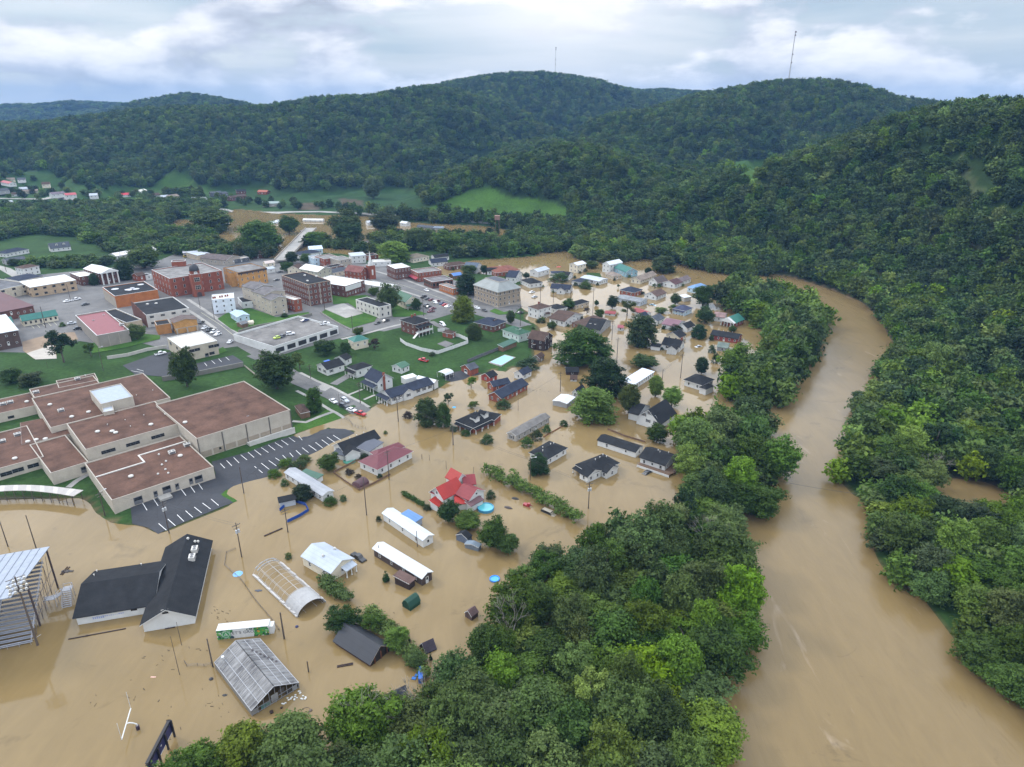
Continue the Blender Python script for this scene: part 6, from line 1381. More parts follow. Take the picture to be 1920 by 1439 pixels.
k = house('small white house with slate blue cross-gabled roof in the flooded street', 'd', (1462, 585), (1682, 603), 9, 2.6, 2.2, 'g', WH, SN); wing(k, 'd', (1530, 610), (1625, 615), 5, 2.6, 1.6, 'gy')
house('long white store shed with grey metal gable roof at the flood edge', 'd', (1332, 413), (1460, 376), (1245, 393), 4, 1.6, 'g', WH, GM, step=4)
house('white house with flat navy roof standing among shrubs', 'd', (1475, 430), (1625, 428), 8, 3, 1, 'h', WH, SN); house('white gabled house with black roof beside the navy flat-roofed house', 'd', (1660, 465), (1722, 425), (1625, 425), 3, 2.2, 'gy', WH, SB)
house('tan house with low brown hip roof at the end of the street row', 'd', (-30, 272), (150, 238), (-40, 215), 3, 2, 'h', CR, ('shingle', (.14, .12, .09))); house('long white house with black gable roof left of the tree belt', 'd', (200, 255), (366, 236), 8, 3, 1.6, 'g', WH, SB)
house('white house with navy gable roof in front of the long black-roofed house', 'd', (165, 312), (350, 296), 9, 3, 2.2, 'g', WH, SN); house('brown house under a wide dark roof beside the round green trees', 'd', (345, 352), (560, 326), 9, 3, 2, 'h', DB, SBR)
house('white gabled house with tall slate roof near the tree belt', 'd', (662, 368), (722, 334), (572, 326), 4.4, 2.8, 'gy', WH, ('shingle', (.09, .11, .14))); house('house with spreading rust-brown roofs beside the slate gable', 'd', (870, 422), (1142, 392), (830, 355), 3.2, 2.4, 'h', BK, ('shingle', 'rust'))
house('white house with steep navy cross-gabled roof behind the mansard roof', 'd', (1092, 472), (1166, 420), (1020, 432), 4.2, 3, 'gy', WH, SN); house('small dark roofed house between the rust roof and the slate gable', 'd', (770, 402), (890, 402), 8, 3, 1.8, 'g', WH, SB)
house('shed covered with a bright blue tarp behind the brick shops', 'd', (410, 455), (512, 440), 8, 2.6, 1.2, 'g', ('planks', 'wood'), ('plain', (.05, .14, .36)), win=None, name='shed', cat='shed')
# further rows (upper right of the flooded streets)
house('cream two storey house with white metal roof and open ground floor', 'e', (132, 283), (233, 258), (35, 265), 6, 1.4, 'g', CR, WM, st=2)
house('white two storey house with bright white metal roof by the river trees', 'e', (487, 277), (630, 246), (378, 263), 6.4, 1.8, 'g', WH, WM, st=2)
k = house('light blue house with large teal metal gable roof', 'e', (662, 354), (795, 340), (540, 300), 4, 2.6, 'gy', ('siding', (.22, .36, .42)), ('metal', 'teal'))
house('tan stone house with grey hip roof and arched porch', 'e', (520, 398), (622, 385), (420, 368), 3, 1.7, 'h', ('render', 'tan'), TP, step=2.2)
k = house('long pale trailer house with grey blue metal roof', 'e', (160, 413), (368, 457), (212, 376), 2.5, .8, 'g', WH, GM, step=2.4, name='trailer_house'); house('white house with flat navy roof beside the long pale trailer', 'e', (62, 450), (190, 474), (110, 409), 2.4, 1, 'h', WH, SN)
house('low house with sprawling taupe brown roof beside the round river tree', 'e', (820, 448), (1006, 378), (712, 425), 2.6, 2, 'g', CR, TP, over=.7)
k = house('white house with brown roof and gabled attic window', 'e', (1002, 466), (1112, 432), (886, 452), 3.2, 2.6, 'g', WH, ('shingle', (.10, .08, .075))); porch(k, 'f', 1.8)
house('white gabled house with maroon brown roof', 'e', (1198, 492), (1285, 460), (1090, 455), 2.8, 2, 'g', WH, ('shingle', (.085, .045, .045))); house('white house with mauve grey roof behind the maroon brown roof', 'e', (1270, 457), (1376, 422), (1215, 428), 2.8, 1.8, 'g', WH, ('shingle', (.15, .12, .12)))
house('blue-roofed cottage with pale blue walls near the river', 'e', (1420, 542), (1556, 507), (1308, 524), 2.8, 2, 'h', ('siding', 'lblue'), ('metal', (.14, .26, .46)))
house('brick house with navy hip roof and white gable beside the grey trailer', 'e', (748, 582), (850, 546), (590, 548), 2.8, 2.3, 'h', BK, SN, over=.5)
house('long grey blue trailer house with white window trims', 'e', (556, 632), (818, 684), (600, 592), 2.6, .9, 'g', ('siding', (.40, .44, .48)), ('shingle', (.2, .21, .22)), step=2.6, name='trailer_house')
house('white house with two-tone brown gable roof', 'e', (995, 622), (1108, 578), (878, 588), 2.6, 2.1, 'g', WH, ('shingle', (.10, .065, .055)))
house('small grey house with slate gable roof at the foot of the river trees', 'e', (1622, 598), (1702, 612), 8, 3, 2.2, 'gy', ('siding', (.45, .5, .55)), SL)
house('carport with flat white metal roof between green trees', 'e', (1300, 637), (1380, 622), (1250, 612), 2.5, .4, 's', ('render', 'offwhite'), WM, win=None, name='carport', cat='carport')
k = house('pale blue house with navy hip roof and columned porch', 'e', (1312, 782), (1396, 747), (1166, 752), 3, 2.2, 'h', ('siding', 'lblue'), ('shingle', (.05, .055, .09)), over=.6); porch(k, 'l', 1.2, posts=5)
house('house with mauve roof beside the teal porch house', 'e', (1612, 835), (1742, 852), 8, 2.8, 1.8, 'g', WH, ('shingle', 'mauve')); k = house('house with teal metal gable roof and white columned porch', 'e', (1702, 872), (1864, 908), 11, 2.9, 2.6, 'gy', BK, ('metal', (.03, .15, .115)), over=.5)
for i in range(5):
    m = MB(); x = -k.L / 2 + .3 + (k.L - .6) * i / 4; m.box(x - .16, x + .16, -k.W / 2 - 2.1, -k.W / 2 - 1.8, -1.5, 2.75); m.build('porch_post', [mat('plain', 'white')], k.root, k.loc, k.lrz)
m = MB(); m.extrude([(-k.L / 2 - .3, 2.75), (k.L / 2 + .3, 2.75), (k.L / 2 + .3, 2.95), (0, 5.4), (-k.L / 2 - .3, 2.95)], 1, -k.W / 2 - 2.4, -k.W / 2 - .55); m.build('porch_gable', [mat('siding', 'white')], k.root, k.loc, k.lrz)
house('drowned red-roofed shed left of the reddish tree', 'e', (425, 802), (545, 812), 6, 1.3, .7, 'g', WH, ('metal', (.24, .04, .04)), name='shed', cat='shed'); house('red roof of a drowned building behind the reddish tree', 'e', (720, 768), (852, 815), 7, 1.5, .9, 'g', WH, ('metal', (.26, .045, .045)), name='shed', cat='shed')
house('white house with slate gable roof behind the big round tree', 'e', (1000, 890), (1088, 852), (945, 832), 2.6, 2, 'g', WH, SL); house('small house with navy gable roof peeking between the street trees', 'e', (838, 846), (916, 822), 6, 2.4, 1.6, 'g', WH, SN)
house('white house with dusty purple metal roof', 'e', (1045, 917), (1216, 950), (1112, 852), 2.6, 1.7, 'g', WH, ('metal', (.17, .085, .105)))
house('small black-roofed house half hidden by a dark round tree', 'e', (1330, 967), (1420, 932), 7, 2.6, 1.8, 'g', WH, SB); house('cream house with low black gable roof behind the porch house', 'e', (1247, 1072), (1326, 1036), (1090, 1036), 2.3, 2, 'g', CR, SB)
k = house('white house with black roof, gabled front porch and brick chimney', 'e', (1046, 1137), (1252, 1172), 9.5, 2.9, 2.4, 'g', WH, SB, over=.5, chim=(.46, 0)); w_ = wing(k, 'e', (1100, 1190), (1215, 1205), 4, 2.7, 1.5, 'gy', win=None)
for i in range(4):
    m = MB(); x = -w_.L / 2 + .2 + (w_.L - .4) * i / 3; m.box(x - .12, x + .12, -w_.W / 2 - .5, -w_.W / 2 - .26, -1.5, 2.6); m.build('porch_post', [mat('plain', 'white')], w_.root, w_.loc, w_.lrz)
wing(k, 'e', (925, 1160), (1035, 1175), 5, 2.0, .2, 's', win=None)
house('long red brick house with black gable roof by the river trees', 'e', (1577, 1037), (1886, 1087), (1612, 980), 2.5, 1.5, 'g', ('brick', (.24, .055, .045)), SB, step=2.8, vents=3); house('house with faded green-grey roof beside two dark bushes', 'e', (1650, 1168), (1775, 1185), 8, 2.2, 1.5, 'g', ('siding', 'grey'), ('shingle', (.13, .16, .14)))
house('tiny pink-roofed shed at the flooded street', 'e', (565, 958), (636, 964), 4.5, 1.8, .9, 'g', ('siding', 'white'), ('metal', (.28, .08, .09)), name='shed', cat='shed')
# nearer rows
k = house('white metal-roofed trailer with a row of dark windows beside the arched shrub', 5, (1012, 950), (1144, 864), (968, 903), 2.5, .3, 's', WH, ('metal', (.55, .60, .68)), step=2, name='trailer_house')
k = house('white cottage with black hip roof standing alone near the river trees', 5, (1455, 957), (1537, 916), (1310, 927), 2.7, 2.3, 'h', WH, SB, over=.6); wing(k, 5, (1480, 985), (1535, 960), 4, 2.6, 1.2, 'h', win=None)
k = house('open carport with bent white metal roof in the water', 5, (570, 1077), (626, 1032), (485, 1046), 2.0, .5, 'g', ('render', 'grey'), WM, win=None, name='carport', cat='carport', over=.2)
house('white shed with navy roof partly hidden behind the large central trees', 5, (642, 1005), (690, 968), (612, 985), 2.3, 1.2, 'g', WH, SN, name='shed', cat='shed'); house('tiny white shed with brown roof under the big tree', 5, (588, 912), (638, 914), 4, 1.2, 1.1, 'g', WH, SBR, name='shed', cat='shed'); house('dark shed in the shade of the big tree', 5, (560, 866), (650, 866), 6, 1.6, 1.4, 'g', ('planks', 'dbrown'), SB, name='shed', cat='shed')
house('small brown shed standing by the pool garden', 5, (390, 777), (426, 755), (345, 766), 2.3, 1.3, 'g', ('planks', 'taupe'), SBR, name='shed', cat='shed')
house('white garage with navy gable roof beside the garden shrubs', 5, (280, 888), (343, 857), (215, 872), 2.6, 1.6, 'g', WH, SN, name='garage', cat='garage'); house('red brick garage with black roof in the water', 5, (66, 906), (118, 882), (8, 884), 2.3, 1.6, 'g', ('brick', (.28, .06, .045)), SB, name='garage', cat='garage')
k = house('brick ranch house with long navy gable roof and white gable end', 6, (1690, 376), (1888, 270), (1608, 336), 2.6, 1.9, 'g', BK, SN, over=.5); wing(k, 6, (1630, 292), (1760, 262), 6, 2.6, 1.5, 'g')
k = house('white house with black roof and a blue tarp patch', 6, (431, 169), (564, 129), (368, 131), 3.1, 2, 'g', WH, SB, wk='shutters'); m = MB(); m.box(-1.6, 1.4, -.6, 1.0, 0, .08); o = m.build('roof_tarp', [mat('plain', (.03, .10, .45))], k.root, loc_of(k, -k.L * .12, k.W * .08, roof_z(k, 0, k.W * .08) + .25), k.lrz)
house('small white outbuilding with black roof behind the blue tarp house', 6, (566, 101), (617, 76), (515, 71), 3, 1.5, 'g', WH, SB); k = house('white house with black hip roof and side porch beside the tarp house', 6, (642, 178), (762, 140), (565, 152), 3.6, 1.5, 'h', WH, SB); porch(k, 'l', 1.6, posts=4)
k = house('tall white house with navy gable roof and red brick chimney', 6, (795, 262), (915, 224), (674, 222), 4.6, 3, 'gy', WH, SN, over=.5, win='auto'); m = MB(); m.box(-.5, .5, -.45, .0, -1, 8.4); m.build('chimney', [mat('brick', 'brick')], k.root, loc_of(k, -.6, -k.W / 2 - .02, 0), k.lrz); porch(k, 'l', 2.4, posts=5, h=3)
k = house('long white ranch house with navy gable roof at the water edge', 6, (893, 373), (1206, 268), (787, 336), 2.7, 1.9, 'g', WH, SN, over=.5, wk='shutters', step=3); w_ = wing(k, 6, (985, 345), (1062, 322), 3.5, 2.7, 1.5, 'gy', wk='shutters'); porch(k, 'l', 2.2, posts=5)
house('white canopy roof on the end of the long ranch house', 6, (1206, 264), (1241, 246), (1110, 213), 2.6, .8, 'gy', WH, WM, win=None, name='carport', cat='carport')
house('small white shed with green metal roof on the lawn', 6, (970, 160), (1033, 132), (922, 129), 2.8, 1.2, 'g', WH, ('metal', 'green'), name='shed', cat='shed', step=2); house('white box trailer parked behind the long ranch house', 6, (1000, 240), (1086, 216), (972, 220), 2.7, .2, 's', WH, ('plain', 'white'), win=None, name='box_trailer', cat='trailer', over=.05)
# metal canopy on posts
def canopy(label, z, A, B, Cc, h, rise, rf, posts=True, name='carport'):
    k = frame(z, A, B, Cc, h); r = empty(name, (k.ctr[0], k.ctr[1], k.g), k.rz, label, 'carport'); k.loc = (0, 0, 0); k.lrz = 0; k.root = r
    q = [(-k.W / 2, h), (-k.W * .36, h + rise * .75), (0, h + rise), (k.W * .36, h + rise * .75), (k.W / 2, h)]; m = MB()
    for a, b in zip(q[:-1], q[1:]): m.extrude([a, b, (b[0], b[1] + .08), (a[0], a[1] + .08)], 0, -k.L / 2, k.L / 2)
    m.build('roof', [mat(*rf)], r)
    for x in (-k.L / 2 + .2, 0, k.L / 2 - .2):
        for y in (-k.W / 2 + .08, k.W / 2 - .08): m = MB(); m.box(x - .06, x + .06, y - .06, y + .06, -1, h); m.build('post', [mat('plain', 'offwhite')], r)
canopy('white arched metal carport on the asphalt driveway', 6, (1288, 211), (1348, 186), (1228, 190), 2.3, 1.0, WM)
k = house('brick shed with slate gable roof and white double door', 6, (1465, 172), (1531, 150), (1388, 146), 2.8, 1.7, 'g', BK, SL, name='shed', cat='shed', win=None); on_wall(k, 'l', 0, 0, 'door', window_me(2.2, 2.2, 'white', 'door'))
# black house with dormers
k = house('brick house with black roof, two white dormers and deep porch in the flood', 6, (1487, 592), (1640, 520), (1330, 548), 2.6, 3.0, 'h', BK, SB, over=.8, vents=2)
for x in (-.2, .28):
    m = MB(); m.box(-1.2, 1.2, -1.3, 1.8, -.6, 1.6); dm = m.build('dormer', [mat('siding', 'white')], k.root, loc_of(k, k.L * x, -k.W * .28, roof_z(k, 0, -k.W * .28) - .55), k.lrz); m = MB(); gable_roof(m, 3.4, 2.4, 1.63, .8, .25, .12, 1); m.build('dormer_roof', [mat(*SB), mat('plain', 'white')], dm, (0, .3, 0)); put('dormer_window', window_me(1.2, 1.0), dm, (0, -1.2, .75))
wing(k, 6, (1640, 535), (1692, 490), (1560, 470), 2.4, 1.2, 'h', win=None); porch(k, 'l', 1.6, posts=4, roofm=SB); porch(k, 'f', 1.4, posts=4, roofm=SB)
k = house('black-roofed house with white front gable beside the flooded end of the lot', 6, (552, 762), (822, 657), (458, 716), 2.5, 2.0, 'g', WH, SB, over=.5, vents=3); wing(k, 6, (562, 792), (682, 765), 5, 2.4, 1.7, 'gy', win=None); wing(k, 6, (737, 764), (843, 691), (658, 732), 2.2, .5, 's', roofm=('metal', (.085, .09, .11)), win=None); wing(k, 6, (470, 770), (555, 790), 5, 2.1, .5, 's', roofm=SL, win=None)
k = house('white house with dark red metal hip roofs behind a drowned board fence', 6, (797, 893), (1057, 757), (655, 832), 2.6, 2.0, 'h', WH, ('metal', (.13, .034, .042)), over=.5, step=3.4, most=4); wing(k, 6, (790, 800), (1000, 725), (740, 765), 3.2, 1.2, 'h', win=None)
k = frame('f', (208, 1135), (304, 1076), (140, 1085), .5, 0); r = empty('storage_shed', (k.ctr[0], k.ctr[1], 0), k.rz, 'sunken purple-brown round-roofed shed inside the board-fenced yard', 'shed'); k.wm, k.rm = ('plain', 'purple'), ('metal', (.075, .035, .04)); make_block(r, k, 1.5, 'barrel', k.wm, k.rm, 'dbrown', .08)
k = house('long white trailer house with grey metal roof and green lean-to', 6, (400, 1080), (487, 1040), (128, 905), 2.4, .7, 'gy', WH, ('metal', (.30, .31, .33)), name='trailer_house', step=3.2); wing(k, 6, (365, 957), (413, 926), (282, 890), 2.0, .3, 's', roofm=('metal', (.05, .11, .075)), win=None)
house('black lean-to shed with pale blue walls beside the blue board fence', 6, (85, 1128), (215, 1100), (45, 1108), 2.2, .5, 's', ('siding', (.35, .38, .42)), SB, name='shed', cat='shed', win=None)
# the red roofs
RD = ('metal', 'red'); RM = ('metal', (.20, .028, .032))
k = house('rambling white house with bright red metal cross-gabled roofs and red porches', 'f', (1112, 1262), (1345, 1140), (1040, 1130), 4.0, 2.7, 'g', WH, RD, over=.5, st=1)
wing(k, 'f', (1395, 1275), (1570, 1165), (1255, 1195), 3.6, 2.1, 'gy', roofm=RM); wing(k, 'f', (1250, 1085), (1390, 1020), (1150, 1005), 4.2, 2.3, 'gy', win=None); wing(k, 'f', (1330, 1110), (1475, 1095), 7, 3.4, 1.7, 'g', win=None, roofm=RM)
wing(k, 'f', (1010, 1215), (1110, 1160), (975, 1185), 3.6, .9, 'h', win=None, roofm=RM)
wing(k, 'f', (1060, 1352), (1135, 1300), (985, 1290), 1.9, 1.0, 's', win=None); wing(k, 'f', (1235, 1320), (1385, 1310), 4, 2.3, .6, 's', win=None); wing(k, 'f', (1410, 1345), (1560, 1265), (1370, 1295), 2.3, .5, 's', roofm=('metal', (.13, .07, .075)), win=None)
# right of the lane
k = house('long taupe trailer house with weathered grey shingle roof', 7, (412, 590), (636, 462), (352, 563), 2.4, 1.0, 'g', ('siding', (.34, .32, .29)), ('shingle', (.15, .14, .13)), name='trailer_house', step=3.2); on_wall(k, 'l', 0, 1.3, 'window', window_me(1.1, 1.3, 'white', 'shutters'))
house('white house with black hip roof behind a dark green round tree', 7, (615, 747), (752, 667), (463, 712), 2.3, 1.7, 'h', WH, SB, vents=4, over=.5)
k = house('white house with black hip roof and two front gables facing the open water', 7, (905, 842), (1093, 766), (764, 788), 2.4, 2.0, 'h', WH, SB, vents=4, over=.5); wing(k, 7, (880, 858), (975, 815), 4.5, 2.4, 1.5, 'gy'); wing(k, 7, (1005, 832), (1085, 790), 3, 2.4, 1.3, 'gy'); porch(k, 'l', 1.8, posts=3, roofm=SB)
house('long low white building with black roof beside the decked house', 7, (938, 613), (1196, 696), (978, 570), 2.3, .9, 'g', WH, SB, step=6, over=.3)
k = house('white house with black gable roof and long white deck over the water', 7, (1212, 724), (1390, 783), (1290, 654), 3, 1.8, 'g', WH, SB, vents=3, over=.5)
m = MB(); m.box(-k.L / 2, k.L / 2 + 2.8, -k.W / 2 - 2.2, -k.W / 2 - .02, .6, .8); m.box(k.L / 2 + .02, k.L / 2 + 3.4, -k.W / 2, k.W / 2, .6, .8); m.box(-k.L / 2, k.L / 2 + 2.8, -k.W / 2 - 2.3, -k.W / 2 - 2.2, -.2, .8, 1); m.build('deck', [mat('planks', 'wood'), mat('plain', 'white')], k.root, k.loc, k.lrz)
m = MB()
for i in range(14): x = -k.L / 2 + (k.L + 2.8) * i / 13; m.tube((x, -k.W / 2 - 2.1, .8), (x, -k.W / 2 - 2.1, 1.8), .05, n=4)
m.tube((-k.L / 2, -k.W / 2 - 2.1, 1.8), (k.L / 2 + 2.8, -k.W / 2 - 2.1, 1.8), .05, n=4)
for i in range(7): y = -k.W / 2 + k.W * i / 6; m.tube((k.L / 2 + 3.3, y, .8), (k.L / 2 + 3.3, y, 1.8), .05, n=4)
m.tube((k.L / 2 + 3.3, -k.W / 2, 1.8), (k.L / 2 + 3.3, k.W / 2, 1.8), .05, n=4); m.build('deck_railing', [mat('plain', 'dgrey')], k.root, k.loc, k.lrz)
k = house('white one and a half storey house with steep black gables among the trees', 7, (1190, 462), (1352, 512), (1250, 372), 3.0, 4.6, 'gy', WH, SB, over=.5, win=None); wing(k, 7, (1140, 432), (1215, 452), (1195, 365), 3.0, 2.2, 'g', win=None); wing(k, 7, (1352, 500), (1412, 430), (1300, 470), 3.0, 2.8, 'g')
win_px(k, 7, [(1248, 445), (1287, 438), (1275, 487), (1325, 500)], 1.1, 1.3, 'white', 'shutters')
# bottom rows
k = house('cream house with pale blue-grey metal roof and small white porch canopy', 9, (795, 372), (927, 287), (645, 264), 3.1, 1.7, 'gy', CR, ('metal', 'lgmetal'), over=.4, step=4.5); roof_px(k, 9, [(820, 235), (752, 275)], 'roof_vent', 'turbine'); porch(k, 'f', 2.0, w=3.6, h=2.7, posts=3, off=1.5, roofm=('metal', 'lgmetal'))
k = house('brown wooden trailer house with bright white roof and brown porch', 9, (1298, 402), (1362, 360), (1048, 217), 2.6, .8, 'gy', ('planks', (.075, .055, .048)), WM, name='trailer_house', step=5, ww=.8); wing(k, 9, (1228, 432), (1268, 398), (1166, 368), 2.2, .4, 's', roofm=('shingle', (.11, .07, .06)), win=None, wall=('planks', 'dbrown'))
k = house('long white trailer house with silver metal roof and blue side canopy', 9, (1302, 192), (1367, 158), (1070, 40), 2.6, .7, 'gy', WH, ('metal', (.50, .54, .57)), name='trailer_house', step=5, ww=.8); wing(k, 9, (1262, 90), (1306, 62), (1197, 40), 2.3, .4, 's', roofm=('metal', (.10, .20, .38)), win=None, wall=('siding', (.3, .33, .38)))
def shed(label, z, A, B, Cc, h, rise, roof, wall, rf, **kw): return bld('shed', label, 'shed', z, A, B, Cc, h, rise, roof, wall, rf, win=None, over=kw.pop('over', .15), **kw)
shed('dark green gambrel shed sunk to its eaves in open water', 9, (1234, 566), (1294, 522), (1188, 534), .9, 1.7, 'gb', ('planks', 'dgreen'), ('metal', (.014, .055, .036)), trim='green')
shed('small brown shed alone in open water near the wood', 9, (1572, 612), (1612, 582), (1528, 588), 1.3, 1.1, 'g', ('planks', (.09, .06, .055)), ('shingle', (.13, .085, .08)))
k = shed('open-fronted barn with broad black roof beside the overgrown bank', 9, (1010, 874), (1139, 768), (838, 716), 1.1, 2.6, 'gy', ('planks', (.10, .03, .03)), ('metal', (.035, .037, .043)), over=.4, trim='stone'); m = MB(); m.extrude([(-k.L / 2 + .4, -1), (k.L / 2 - .4, -1), (k.L / 2 - .4, 1.2), (0, 3.2), (-k.L / 2 + .4, 1.2)], 1, -k.W / 2 - .06, -k.W / 2 - .01); m.build('dark_front_sheet', [mat('plain', (.02, .016, .015))], k.root, k.loc, k.lrz)  # dark sheet over the closed gable, its colour standing in for interior shade
for x in (-.3, 0, .3): m = MB(); m.box(k.L * x - .12, k.L * x + .12, -k.W / 2 - .3, -k.W / 2 - .08, -1.5, 2.2); m.build('post', [mat('planks', 'cedar')], k.root, k.loc, k.lrz)
shed('sunken shed with purple and black roof beside the overgrown bank', 9, (1318, 815), (1381, 786), (1262, 775), .25, 1.8, 'g', ('planks', 'dbrown'), ('shingle', (.055, .045, .055)))
shed('grey-blue shed roof poking out at the edge of the lower wood', 9, (1105, 1085), (1221, 1028), (1065, 1062), .7, 1.3, 'g', ('planks', 'wood'), ('metal', (.075, .08, .10)))
shed('dark blue grey garden shed under the trees behind the round pool', 8, (1355, 225), (1388, 197), (1288, 182), 1.8, 1.1, 'g', ('planks', (.11, .13, .17)), SB); shed('low grey slatted shed beside the dark garden shed', 8, (1430, 282), (1451, 256), (1357, 226), 1.3, .5, 'g', ('planks', (.16, .18, .2)), ('metal', (.16, .2, .24)))
shed('wooden gazebo-like shelter on the grass beside the street tree', 2, (1690, 530), (1745, 518), (1640, 490), 2.3, 1.2, 'h', ('planks', 'wood'), SBR)
# ------------------------------------------------------------------ houses at the foot of the far hills
FAR = [((0, 275), (50, 285), 2.6, WH, ('metal', (.3, .04, .05)), 'white house with red roof at the edge of the far settlement'), ((60, 300), (130, 300), 3, WH, GM, 'pale house with grey roof in the far settlement'), ((0, 325), (55, 318), 3, ('siding', 'grey'), SL, 'low grey house beside the far highway'),
       ((120, 330), (215, 325), 3, CR, TP, 'cream house with brown roof in the far settlement'), ((150, 245), (210, 248), 3, WH, SL, 'slate-roofed house highest in the far settlement'), ((175, 272), (238, 275), 3, WH, GM, 'small white house below the highest far house'),
       ((290, 345), (368, 338), 3.4, WH, ('shingle', (.16, .13, .15)), 'white house with mauve roof at the hill foot'), ((367, 350), (432, 345), 3.4, WH, ('metal', (.42, .08, .09)), 'white house with bright red roof beside the mauve roof'), ((660, 350), (735, 346), 3, WH, ('metal', (.5, .03, .05)), 'long house with vivid red roof at the hill foot'),
       ((762, 335), (830, 322), 3, WH, ('metal', (.6, .58, .52)), 'white house with pale roof above the vivid red roof'), ((860, 350), (905, 345), 3, ('siding', 'grey'), SBR, 'small brown roofed house right of the vivid red roof'), ((910, 362), (955, 358), 3.2, WH, GM, 'white house with grey roof below the green slope'),
       ((955, 360), (1010, 352), 3, CR, TP, 'cream house with tan roof below the green slope'), ((1070, 372), (1150, 372), 3, WH, WM, 'long white building at the highway'), ((1187, 340), (1250, 335), 5, ('siding', 'slate'), ('shingle', 'slate'), 'dark blue two storey house with white trim on the hill foot'),
       ((1252, 342), (1285, 338), 3.5, ('siding', 'slate'), SL, 'small slate house beside the dark blue house'), ((1300, 365), (1390, 352), 4, DB, SBR, 'wide dark brown house at the hill foot'), ((1330, 328), (1385, 325), 4, ('brick', 'dbrick'), SB, 'dark house above the wide brown house'),
       ((1445, 330), (1500, 332), 3.4, BK, ('metal', (.33, .08, .04)), 'house with orange red roof under the forest edge'), ((1475, 398), (1570, 395), 4, ('siding', 'stone'), ('metal', (.27, .33, .31)), 'long pale green roofed shed near the highway')]
for i, (x, y, wl, rf, lb) in enumerate([(20, 232, WH, GM, 'white house with grey roof under the dark trees'), (95, 262, WH, SL, 'white house with slate roof amid the settlement trees'), (35, 262, CR, TP, 'cream house with tan roof at the edge of the far settlement'), (105, 315, ('siding', 'lblue'), GM, 'pale blue house in the far settlement'), (232, 288, CR, SBR, 'cream house with brown roof near the settlement lane'), (60, 345, WH, SBR, 'white house with brown roof by the far highway'), (20, 392, WH, GM, 'long pale building below the far highway'), (500, 352, WH, GM, 'small pale house half hidden at the hill foot')]): FAR.append(((x, y), (x + 48, y - 2), 3, wl, rf, lb))
for a, b, h, wl, rf, lb in FAR: bld('house', lb, 'house', 1, a, b, 9, h, 2, 'g', wl, rf, step=4, st=1)
for (z, A, B, dep, h, wl, rf, lb, nm) in [(1, (1520, 510), (1585, 495), 8, 1.5, ('siding', 'white'), WM, 'drowned white roof beside the flooded field', 'shed'), (1, (1700, 490), (1815, 492), 7, 1.3, WH, ('metal', 'offwhite'), 'long white trailer roof drowned in the far flood', 'shed'), (1, (1260, 490), (1290, 488), 6, 1.6, WH, WM, 'white boxy shed at the far flood edge', 'shed'),
        (4, (1075, 290), (1195, 300), 9, 1.8, ('siding', 'grey'), SL, 'long slate roofed building drowned beyond the big tree', 'building'), (4, (1200, 300), (1270, 302), 8, 1.8, ('siding', 'grey'), ('metal', (.13, .16, .2)), 'blue-grey roof beside the long drowned slate roof', 'building'), (4, (725, 262), (780, 258), 9, 3, WH, GM, 'grey roofed white building by the highway and the tree', 'building'),
        (4, (955, 262), (1000, 268), 8, 3, WH, WM, 'small white tent-like roof by the far highway', 'building'), (4, (975, 180), (1040, 182), 8, 3, ('brick', 'tan'), ('metal', (.4, .2, .15)), 'tan house at the foot of the vine-covered slope', 'house')]:
    bld(nm, lb, nm, z, A, B, dep, h, 1.4, 'g', wl, rf, step=5)
k = frame(4, (1640, 250), (1680, 250), 5, 14); r = empty('water_tower', (k.ctr[0], k.ctr[1], k.g), 0, 'ivy-covered tower with rusty top at the foot of the vine slope', 'tower'); m = MB()
for a, b in ((-2, -2), (2, -2), (2, 2), (-2, 2)): m.tube((a, b, -2), (a * .8, b * .8, 15), .3)
m.build('tower_leg', [mat('plain', 'wood')], r); m = MB(); m.box(-2.6, 2.6, -2.6, 2.6, 15, 19); m.build('tank', [mat('render', (.25, .15, .12))], r); rg = np.random.default_rng(3); put('ivy', quad_mesh('ivy', leaf_cloud(np.array([[0, 0, z] for z in range(1, 15)], float), np.full(14, 2.9), 2200, .45, rg), [leafmat('dark')]), r)
# ------------------------------------------------------------------ radio masts on the ridges
def radio(label, x, yb, yt, Y):
    b = at_y(x, yb, Y); g = float(ground(b[0], b[1])); zt = top_z(b, yt); o = empty('radio_mast', (b[0], b[1], g), 0, label, 'mast'); m = MB(); H = zt - g
    for i in range(3): a = i * 2.094; m.tube((.9 * math.cos(a), .9 * math.sin(a), 0), (.5 * math.cos(a), .5 * math.sin(a), H), .28, .2, 4)
    for j in range(int(H / 3)): m.tube((.8, 0, j * 3), (-.4, .7, j * 3 + 1.5), .12, n=3); m.tube((-.4, .7, j * 3 + 1.5), (-.4, -.7, j * 3 + 3), .12, n=3)
    m.build('lattice', [mat('plain', (.33, .31, .32))], o); m = MB()
    for f, r in ((1.0, 1.6), (.94, 1.2), (.6, 1.0), (.45, 1.0)): m.disc((.6, 0), r, H * f - 1.2, 2.2, 10)
    m.build('antenna', [mat('plain', (.22, .18, .19))], o)
radio('tall guyed radio mast on the ridge at upper right', 1479, 150, 60, 1290); radio('slimmer radio mast on the central peak', 1041, 136, 90, 1915)
